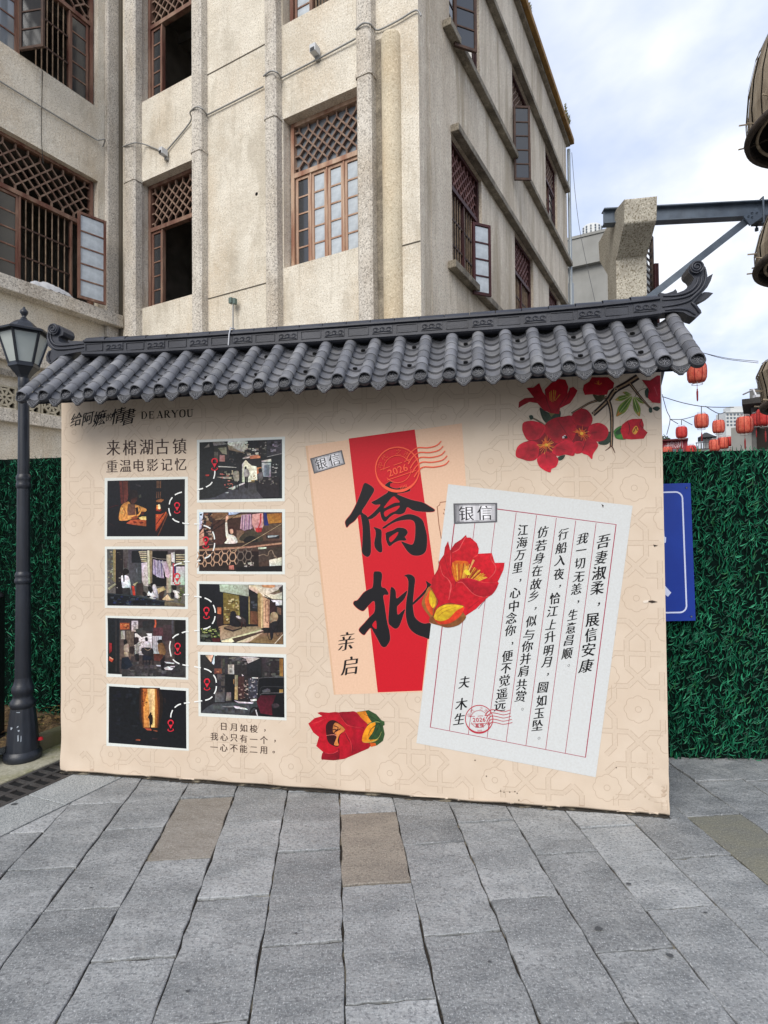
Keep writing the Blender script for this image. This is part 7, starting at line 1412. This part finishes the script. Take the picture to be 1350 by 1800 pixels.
# ------------------------------------------------------------------ big bamboo lanterns at the right edge
M_bamboo = material('aged_bamboo_strip', (172, 158, 136), .8, (124, 110, 92), 12, bump=.4, bscale=60, stretch=(1, 1, .15))
M_rim = material('dark_rim_band', (76, 66, 58), .8, (50, 42, 36), 8)
M_inner = material('dark_inner', (38, 32, 28), .95)  # even dark brown for the lantern insides and the house opening
def big_basket(x, y, dep, R, prof, label, rings=3):
    P = at_depth(x, y, dep); t = thing('bamboo_lantern', label, 'bamboo lantern', loc=tuple(P), group='giant bamboo lanterns hanging at the right edge')
    ns = 84; m = MB()
    for k in range(ns):
        a = 2 * math.pi * k / ns; j = 1 + .008 * math.sin(k * 2.3); wa = math.pi / ns * 1.0
        pts = []
        for r, z in prof: pts += [(math.cos(a - wa) * r * j, math.sin(a - wa) * r * j, z), (math.cos(a + wa) * r * j * 1.004, math.sin(a + wa) * r * j * 1.004, z)]
        m.add(pts, [(2 * i, 2 * i + 1, 2 * i + 3, 2 * i + 2) for i in range(len(prof) - 1)])
    m.build('bamboo_slats', M_bamboo, t, kind=None)
    q = MB(); q.lathe([(r * .975, z) for r, z in prof], 40); q.build('inner_skin', M_inner, t)
    r0, z0 = prof[0]
    for nm, rr_, zz, th_ in (('lower_rim', r0 * 1.01, z0, .035), ('shoulder_band', prof[-2][0] * 1.02, prof[-2][1], .022)):
        q = MB(); q.lathe([(rr_ - .03, zz - th_), (rr_ + .02, zz - th_), (rr_ + .03, zz), (rr_ + .02, zz + th_), (rr_ - .03, zz + th_), (rr_ - .03, zz - th_)], 56); q.build(nm, M_rim, t)
    for i in range(rings):
        q = MB(); f = .88 - .2 * i; q.tube([(math.cos(a) * r0 * f, math.sin(a) * r0 * f, z0 + .03 + .04 * i) for a in np.linspace(0, 2 * math.pi, 40)], .018, 6, cap=False); q.build('hoop', M_rim if i else M_bamboo, t)
    for k in range(6):
        q = MB(); a = k * math.pi / 3 + .4; q.tube([(math.cos(a) * r0 * .98, math.sin(a) * r0 * .98, z0 + .02), (0, 0, z0 + .12)], .014, 6); q.build('spoke', M_rim, t)
    for k in range(14):
        a = 2.2 + k * .28; q = MB(); q.tube([(math.cos(a) * r0 * .98, math.sin(a) * r0 * .98, z0 + (.03 if k % 2 else .18)), (math.cos(a) * r0 * 1.12, math.sin(a) * r0 * 1.12, z0 + (.045 if k % 2 else .19))], .009, 5); q.build('peg', M_bamboo, t)
big_basket(1464, 212, 6.5, .82, [(.82, 0), (.83, .25), (.80, .6), (.72, .95), (.6, 1.2), (.42, 1.36), (.1, 1.42)], 'uppermost giant bamboo lantern cut by the right edge of the photo', 3)
big_basket(1470, 452, 6.5, .77, [(.77, 0), (.78, .2), (.72, .45), (.6, .72), (.4, .85), (.1, .9)], 'middle giant bamboo lantern hanging below the steel beam at right', 4)
big_basket(1474, 705, 6.5, .74, [(.72, 0), (.74, .2), (.78, .38), (.72, .52), (.55, .64), (.3, .70), (.1, .72)], 'lowest giant bamboo lantern just above the red lanterns at right', 2)
q = MB(); A = at_depth(1464, 212, 6.5); B = at_depth(1474, 705, 6.5); q.tube([(A[0], A[1], B[2]), (A[0], A[1], A[2] + 2.6)], .05, 8); q.build('hanging_pole', M_steel, label='steel pole outside the right edge that carries the three bamboo lanterns', cat='pole')

# ------------------------------------------------------------------ red lanterns on wires
def lantern_proto(panel, rib, nm_label):
    t = thing('red_lantern', nm_label, 'lantern', group='small red lanterns strung above the fence')
    R = .18; prof = [(.11, -.2), (.15, -.185), (.176, -.12), (.183, 0), (.176, .12), (.15, .185), (.11, .2)]
    m = MB(); m.lathe([(0, -.199)] + prof + [(0, .199)], 24); m.build('lantern_body', panel, t)
    for k in range(8):
        a = k * math.pi / 4; m = MB(); m.tube([(math.cos(a) * (r + .003), math.sin(a) * (r + .003), z) for r, z in prof], .0085, 5); m.build('rib', rib, t)
    m = MB()
    for zz, r in ((.245, .105), (-.245, .105)): m.tube([(math.cos(a) * r, math.sin(a) * r, zz) for a in np.linspace(0, 2 * math.pi, 17)], .005, 5, cap=False)
    for k in range(6):
        a = k * math.pi / 3
        for s in (1, -1): m.tube([(math.cos(a) * .105, math.sin(a) * .105, s * .19), (math.cos(a) * .105, math.sin(a) * .105, s * .245)], .004, 4)
    m.build('wire_ring', material('pale_wire', (190, 186, 184), .5), t)
    m = MB(); m.tube([(0, 0, -.2), (0, 0, -.34)], .005, 5); m.lathe([(.0, .0), (.014, -.015), (.012, -.04), (.02, -.07), (.016, -.24), (.006, -.27)], 8, (0, 0, -.33)); m.build('tassel', rib, t)
    m = MB()
    r = random.Random(4)
    for k in range(8):
        a = (k + .5) * math.pi / 4
        for j in range(7):
            z = -.12 + j * .04 + r.uniform(-.01, .01); aa = a + r.uniform(-.16, .16); q_ = .185 if abs(z) < .08 else .179; w = r.uniform(.006, .014)
            m.face([(math.cos(aa - .05) * q_, math.sin(aa - .05) * q_, z), (math.cos(aa + .05) * q_, math.sin(aa + .05) * q_, z + .004), (math.cos(aa + .04) * q_, math.sin(aa + .04) * q_, z + w), (math.cos(aa - .04) * q_, math.sin(aa - .04) * q_, z + w)])
    m.build('painted_marks', rib, t)
    return t
M_rib = material('dark_red_rib', (132, 26, 28), .6)
prA = lantern_proto(material('faded_orange_paper', (196, 78, 62), .7, (214, 112, 88), 12), M_rib, '')
prB = lantern_proto(material('red_paper_panel', (186, 44, 44), .7, (200, 70, 62), 12), M_rib, '')
LN = [(1225, 655, 31, 'A', 'faded orange lantern with tassel half hidden by the last roof tile'), (1233, 740, 22, 'A', 'orange red lantern hanging alone below the tasselled one'), (1263, 750, 20, 'A', 'lantern to the right of the lone orange red one, above the pavilion roof'),
      (1198, 760, 18, 'B', 'deep red lantern hanging above the red shop sign'), (1309, 747, 26, 'A', 'large orange lantern in front of the pale apartment tower'), (1329, 738, 19, 'B', 'red lantern just right of the large orange one'), (1345, 733, 27, 'B', 'red lantern cut by the right edge of the photo'),
      (1300, 762, 16, 'B', 'small red lantern partly behind the large orange one'), (1256, 783, 18, 'A', 'low orange lantern left of the pair above the fence'), (1271, 779, 18, 'A', 'left lantern of the touching pair above the fence'), (1284, 776, 15, 'B', 'right lantern of the touching pair above the fence'),
      (1173, 795, 17, 'A', 'orange lantern resting low at the fence top beside the banner wall edge'), (1214, 793, 18, 'B', 'red lantern low at the fence top right of the shop sign')]
usedA = usedB = False; lanP = []
for x, y, w, k, lab in LN:
    dep = .366 * F / w; P = at_depth(x, y, dep)
    if k == 'A': o = prA if not usedA else copy_tree(prA); usedA = True
    else: o = prB if not usedB else copy_tree(prB); usedB = True
    o.location = P; o.rotation_euler.z = rnd.uniform(0, .7); o['label'] = lab; lanP.append(P)
M_wire = material('thin_dark_wire', (84, 86, 90), .6)
def wire(pts, dep, label, r=.008):
    m = MB()
    for pl in pts:
        P = spline([at_depth(x, y, dep if not hasattr(dep, '__len__') else dep[0] + (dep[1] - dep[0]) * i / (len(pl) - 1)) for i, (x, y) in enumerate(pl)], 4); m.tube(P, r, 5)
    m.build('lantern_wire', M_wire, label=label, cat='wire')
wire([[(1164, 697), (1200, 708), (1240, 715), (1290, 716)], [(1233, 714), (1233, 728)], [(1240, 714), (1263, 727), (1275, 724)], [(1263, 727), (1263, 738)]], 16, 'sagging wire from the banner wall to the pale tower that carries two lanterns', .012)
wire([[(1164, 693), (1172, 722), (1178, 737), (1172, 764)], [(1178, 737), (1200, 737), (1225, 730)], [(1198, 738), (1198, 747)], [(1178, 737), (1192, 745)], [(1200, 738), (1217, 747)]], 18, 'branching wire above the deep red lantern beside the banner wall edge', .012)
wire([[(1235, 620), (1275, 631), (1333, 638)], [(1235, 620), (1280, 630), (1333, 635)]], 12, 'pair of slack wires from the last roof tile to the bamboo lantern', .006)
wire([[(1005, 268), (1012, 350), (1022, 420), (1046, 530)]], 14, 'long thin wire hanging down in front of the grey building', .006)

# ------------------------------------------------------------------ buildings beyond
M_gr = material('grey_render', (150, 150, 146), .95, (134, 134, 130), .9, bump=.2, bscale=20, stain=(120, 118, 112), stain_scale=1, stain_amt=.4)
GB = Frame(at_depth(1030, 500, 24), E1)
t = thing('grey_building', 'plain grey rendered building between the old building and the concrete bracket', 'building', M=GB.M)
s0, s1 = GB.s(990, 450), GB.s(1125, 450); zt = GB.z(1035, 411); zc = GB.z(1028, 464)
m = MB(); m.box(s0 - 1, s1, 0, 6, 0, zt); m.build('wall', M_gr, t)
m = MB(); m.box(s0 - 1, s1 + .1, -.25, -.002, zc - .12, zc + .12); m.build('cornice', M_gr, t)
m = MB(); m.box(s0 - 1, s1 + .1, -.05, -.002, zt - .08, zt + .03); m.build('parapet_edge', M_gr, t)
def tower(px0, px1, ytop, dep, rows, cols, label, round_=False, step=0):
    A = at_depth(px0, 700, dep); B = at_depth(px1, 700, dep); fr = Frame(A, B - A); w = float(np.linalg.norm((B - A)[:2])); zt = fr.z(px0, ytop); t = thing('apartment_tower', label, 'tower block', M=fr.M)
    mw = material('pale_tower_render', (206, 208, 206), .9, (190, 192, 190), .1); md = material('tower_window_dark', (96, 106, 116), .4)
    m = MB()
    if round_: m.lathe([(w / 2, 0), (w / 2, zt), (w * .46, zt), (w * .46, zt + w * .05), (0, zt + w * .05)], 24, (w / 2, w / 2, 0))
    else: m.box(0, w, 0, w * .8, 0, zt); m.box(w * .3, w * .95, w * .1, w * .7, zt, zt + w * .28); m.box(-w * .03, w * 1.03, -.3, -.002, zt - w * .04, zt)
    m.build('wall', mw, t)
    ph = w / cols * .9
    for j in range(rows):
        for i in range(cols):
            m = MB(); z = zt - (j + 1) * ph * 1.1
            if round_: a = math.pi + (i + .5) / cols * math.pi; x_, y_ = w / 2 + math.cos(a) * w / 2, w / 2 + math.sin(a) * w / 2; m.box(-ph * .28, ph * .28, -.15, .2, 0, ph * .55); o = m.build('window', md, t, loc=(x_, y_, z), rot=(0, 0, a + math.pi / 2))
            else: x_ = w * (i + .5) / cols; m.box(x_ - ph * .3, x_ + ph * .3, -.12, .1, z, z + ph * .5); m.build('window', md, t)
tower(1275, 1312, 724, 130, 4, 6, 'pale apartment tower far behind the large orange lantern')
tower(1035, 1068, 392, 110, 4, 7, 'rounded top of a pale tower block peeping over the grey building', True)
M_dg = material('dark_grey_masonry', (112, 112, 110), .95, (92, 92, 90), 2, bump=.3, bscale=20)
GR = Frame(at_depth(1290, 760, 20), (1, -.66))
t = thing('corner_house', 'stepped dark grey house with an overhanging eave at the right above the fence', 'house', M=GR.M)
def gbox(x0, x1, y0, y1, nm, mat, dpt=4, off=0, zb=0):
    a, b = GR.s(x0, 760), GR.s(x1, 760); m = MB(); m.box(a, b, off, off + dpt, GR.z(x0, y1) if y1 else zb, GR.z(x0, y0)); m.build(nm, mat, t)
gbox(1285, 1321, 752, None, 'low_wall', M_gr, off=0); gbox(1321, 1420, 716, None, 'main_wall', M_dg, off=.05); gbox(1319, 1420, 683, 706, 'parapet', M_dg, off=.1); gbox(1306, 1420, 707, 716, 'eave', material('dark_eave', (60, 58, 56), .9), 4.6, off=-.6)
gbox(1330, 1420, 718, 790, 'dark_opening', M_inner, .02, off=.02); gbox(1333, 1420, 660, 682, 'upper_wall', M_dg, off=.3)
t = thing('house_light', 'small white lamp arm on the dark grey house above the lanterns', 'wall lamp'); P = at_depth(1334, 697, 18.5)
m = MB(); m.tube([P + [0, .8, .25], P + [-.1, .1, .25], P + [-.08, 0, .0]], .03, 6); m.box(P[0] - .15, P[0] + .35, P[1] - .08, P[1] + .08, P[2] - .03, P[2] + .05); m.build('lamp_arm', M_cloth, t)
PV = Frame(at_depth(1222, 780, 34), (1, -.55)); t = thing('pavilion', 'small rooftop pavilion with a flat tiled roof and railing behind the lanterns', 'pavilion', M=PV.M)
def pv(x0, x1, y0, y1, nm, mat, d=1.6, off=0):
    m = MB(); m.box(PV.s(x0), PV.s(x1), off, off + d, PV.z(x0, y1), PV.z(x0, y0)); m.build(nm, mat, t)
Mdr = material('dark_tiled_roof', (74, 76, 80), .8); 
A = PV.s(1221); B = PV.s(1254); zz = PV.z(1230, 770); m = MB(); m.prism([(A, zz), (B, zz), (B - .15, zz + .06), (B - .5, zz + .26), (A + .35, zz + .26), (A + .12, zz + .06)], -.3, 1.9); m.build('roof', Mdr, t)
for x in (1226, 1236, 1247): pv(x, x + 1.3, 769, 797, 'column', M_gr, .1)
pv(1230, 1250, 771, 790, 'room_wall', material('pale_tower_render', (206, 208, 206), .9), 1, .3)
pv(1217, 1246, 780, 781.5, 'rail', Mdr, .06, -.5); pv(1217, 1246, 791, 793, 'rail', Mdr, .06, -.5)
for x in range(1218, 1246, 3): pv(x, x + 1.2, 781.5, 791, 'baluster', Mdr, .05, -.5)
pv(1210, 1290, 790, 830, 'lower_house_wall', M_gr, 2, .1)
PR = Frame(at_depth(1168, 790, 30), (1, -.5)); t = thing('red_shop_front', 'red painted shop front with two pale characters beside the banner wall edge', 'shop', M=PR.M)
Mred = material('faded_red_board', (150, 52, 62), .8, (170, 80, 86), 3)
m = MB(); m.box(PR.s(1150), PR.s(1203), 0, 2, 0, PR.z(1180, 776)); m.build('wall', Mred, t)
m = MB(); m.box(PR.s(1150), PR.s(1204), -.3, 2.2, PR.z(1180, 775.5), PR.z(1180, 773)); m.build('roof_edge', material('dark_red_edge', (96, 36, 40), .8), t)
for x, ch in ((1178.5, '棉'), (1193, '湖')):
    V, Fc = char_polys(ch, .01); s, z = PR.px(x, 782); m = MB(); m.add([(s + p[0] * .42, -.02, z + p[1] * .36) for p in V], Fc); m.build('shop_character', material('pale_character', (222, 190, 194), .8), t)
for x in (1173, 1186, 1198): m = MB(); m.box(PR.s(x), PR.s(x + 9), -.03, -.005, PR.z(x, 797), PR.z(x, 790)); m.build('shop_window', material('tower_window_dark', (96, 106, 116), .4), t)
# tree clump and potted palm beyond the fence
def leafball(c, R, n, s, cols, seed, name, parent):
    r = np.random.RandomState(seed); m = MB()
    for i in range(n):
        d = r.normal(0, 1, 3); d /= np.linalg.norm(d); q_ = c + d * R * r.uniform(.35, 1.08) ** .6 * np.array([1, 1, .8]) * (1 + .18 * math.sin(5 * d[0] + 3 * d[2])); u = r.normal(0, 1, 3); u /= np.linalg.norm(u); v = np.cross(u, r.normal(0, 1, 3)); v /= np.linalg.norm(v); ss = s * r.uniform(.6, 1.3)
        m.face([q_ - u * ss, q_ + v * ss * .5, q_ + u * ss, q_ - v * ss * .5], 0, lin(cols[r.randint(len(cols))]))
    m.build(name, material('tree_leaf', (1, 1, 1), .8, attr=True), parent)
P = at_depth(1160, 782, 42); t = thing('dark_tree', 'dark leafy tree rising just past the right edge of the banner wall', 'tree', loc=(P[0], P[1], 0))
leafball(np.array([0, 0, P[2] - 0.1]), 1.0, 1500, .1, [(44, 60, 42), (60, 76, 50), (34, 46, 36), (80, 92, 60)], 4, 'crown', t)
m = MB(); m.tube([(0, 0, 0), (.1, 0, P[2] * .5), (0, 0, P[2] - .3)], [.16, .12, .06], 8); m.tube([(.05, 0, P[2] * .7), (.4, .1, P[2])], [.07, .03], 6); m.build('trunk', M_edge, t)
P = at_depth(1229, 800, 28); t = thing('potted_palm', 'small yellow green palm poking over the fence beside the pavilion', 'plant', loc=(P[0], P[1], 0))
for i in range(14):
    a = i * 2.4; l = .34; el = .5 + .7 * ((i * 7) % 5) / 5; m = MB(); pts = [(math.cos(a) * l * u * math.cos(el), math.sin(a) * l * u * math.cos(el), P[2] + l * u * math.sin(el) * 1.3 - .25 * u * u * l) for u in (0, .5, 1)]
    w = .03
    for p_, q_ in zip(pts[:-1], pts[1:]): m.face([(p_[0] - w * math.sin(a), p_[1] + w * math.cos(a), p_[2]), (p_[0] + w * math.sin(a), p_[1] - w * math.cos(a), p_[2]), (q_[0] + w * .4 * math.sin(a), q_[1] - w * .4 * math.cos(a), q_[2]), (q_[0] - w * .4 * math.sin(a), q_[1] + w * .4 * math.cos(a), q_[2])])
    m.build('frond', material('palm_frond', (150, 156, 70), .8), t)
m = MB(); m.tube([(0, 0, 0), (0, 0, P[2])], .04, 8); m.build('stem', M_edge, t)
# dirt strip that also paints in the dark gap under the banner wall, a few dark marks on the slabs
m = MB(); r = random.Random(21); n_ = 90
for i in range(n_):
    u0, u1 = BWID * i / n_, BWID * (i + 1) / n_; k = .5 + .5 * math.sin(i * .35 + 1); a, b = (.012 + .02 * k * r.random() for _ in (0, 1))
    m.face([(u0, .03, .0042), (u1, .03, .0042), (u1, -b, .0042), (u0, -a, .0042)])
m.build('grime_and_gap_shade', M_joint, kind='stuff', M=BW.M)
for x, y, s in ((1052, 1632, .018), (1105, 1553, .012), (1177, 1679, .014), (25, 1413, .02), (860, 1690, .008), (520, 1640, .007), (330, 1742, .009), (1240, 1604, .008), (700, 1600, .006), (160, 1560, .007)):
    P = ground(x, y, .0045); m = MB(); m.face([(math.cos(t) * s * r.uniform(.6, 1.2), math.sin(t) * s * r.uniform(.4, .8), 0) for t in np.arange(0, 6.2, .5)]); m.build('dark_mark', material('gum_mark', (70, 72, 74), .8), pavement, loc=tuple(P))
# debris along the foot of the banner wall
m = MB(); r = random.Random(12)
for i in range(900):
    u = r.uniform(.02, BWID + .05); o_ = abs(r.gauss(0, .014)) - .004; s = r.uniform(.002, .007)
    a = r.uniform(0, 3.1); m.face([(u, -o_, .001 + s * .4), (u + s * math.cos(a), -o_ - s * math.sin(a), .002), (u + s, -o_ - s, .002 + s * .3), (u - s * math.sin(a), -o_ - s * .6, .003)], 0, lin(r.choice([(50, 44, 36), (80, 70, 54), (34, 30, 26), (104, 92, 70)])))
m.build('foot_debris', material('dry_leaves', (1, 1, 1), .9, attr=True), kind='stuff', M=BW.M)
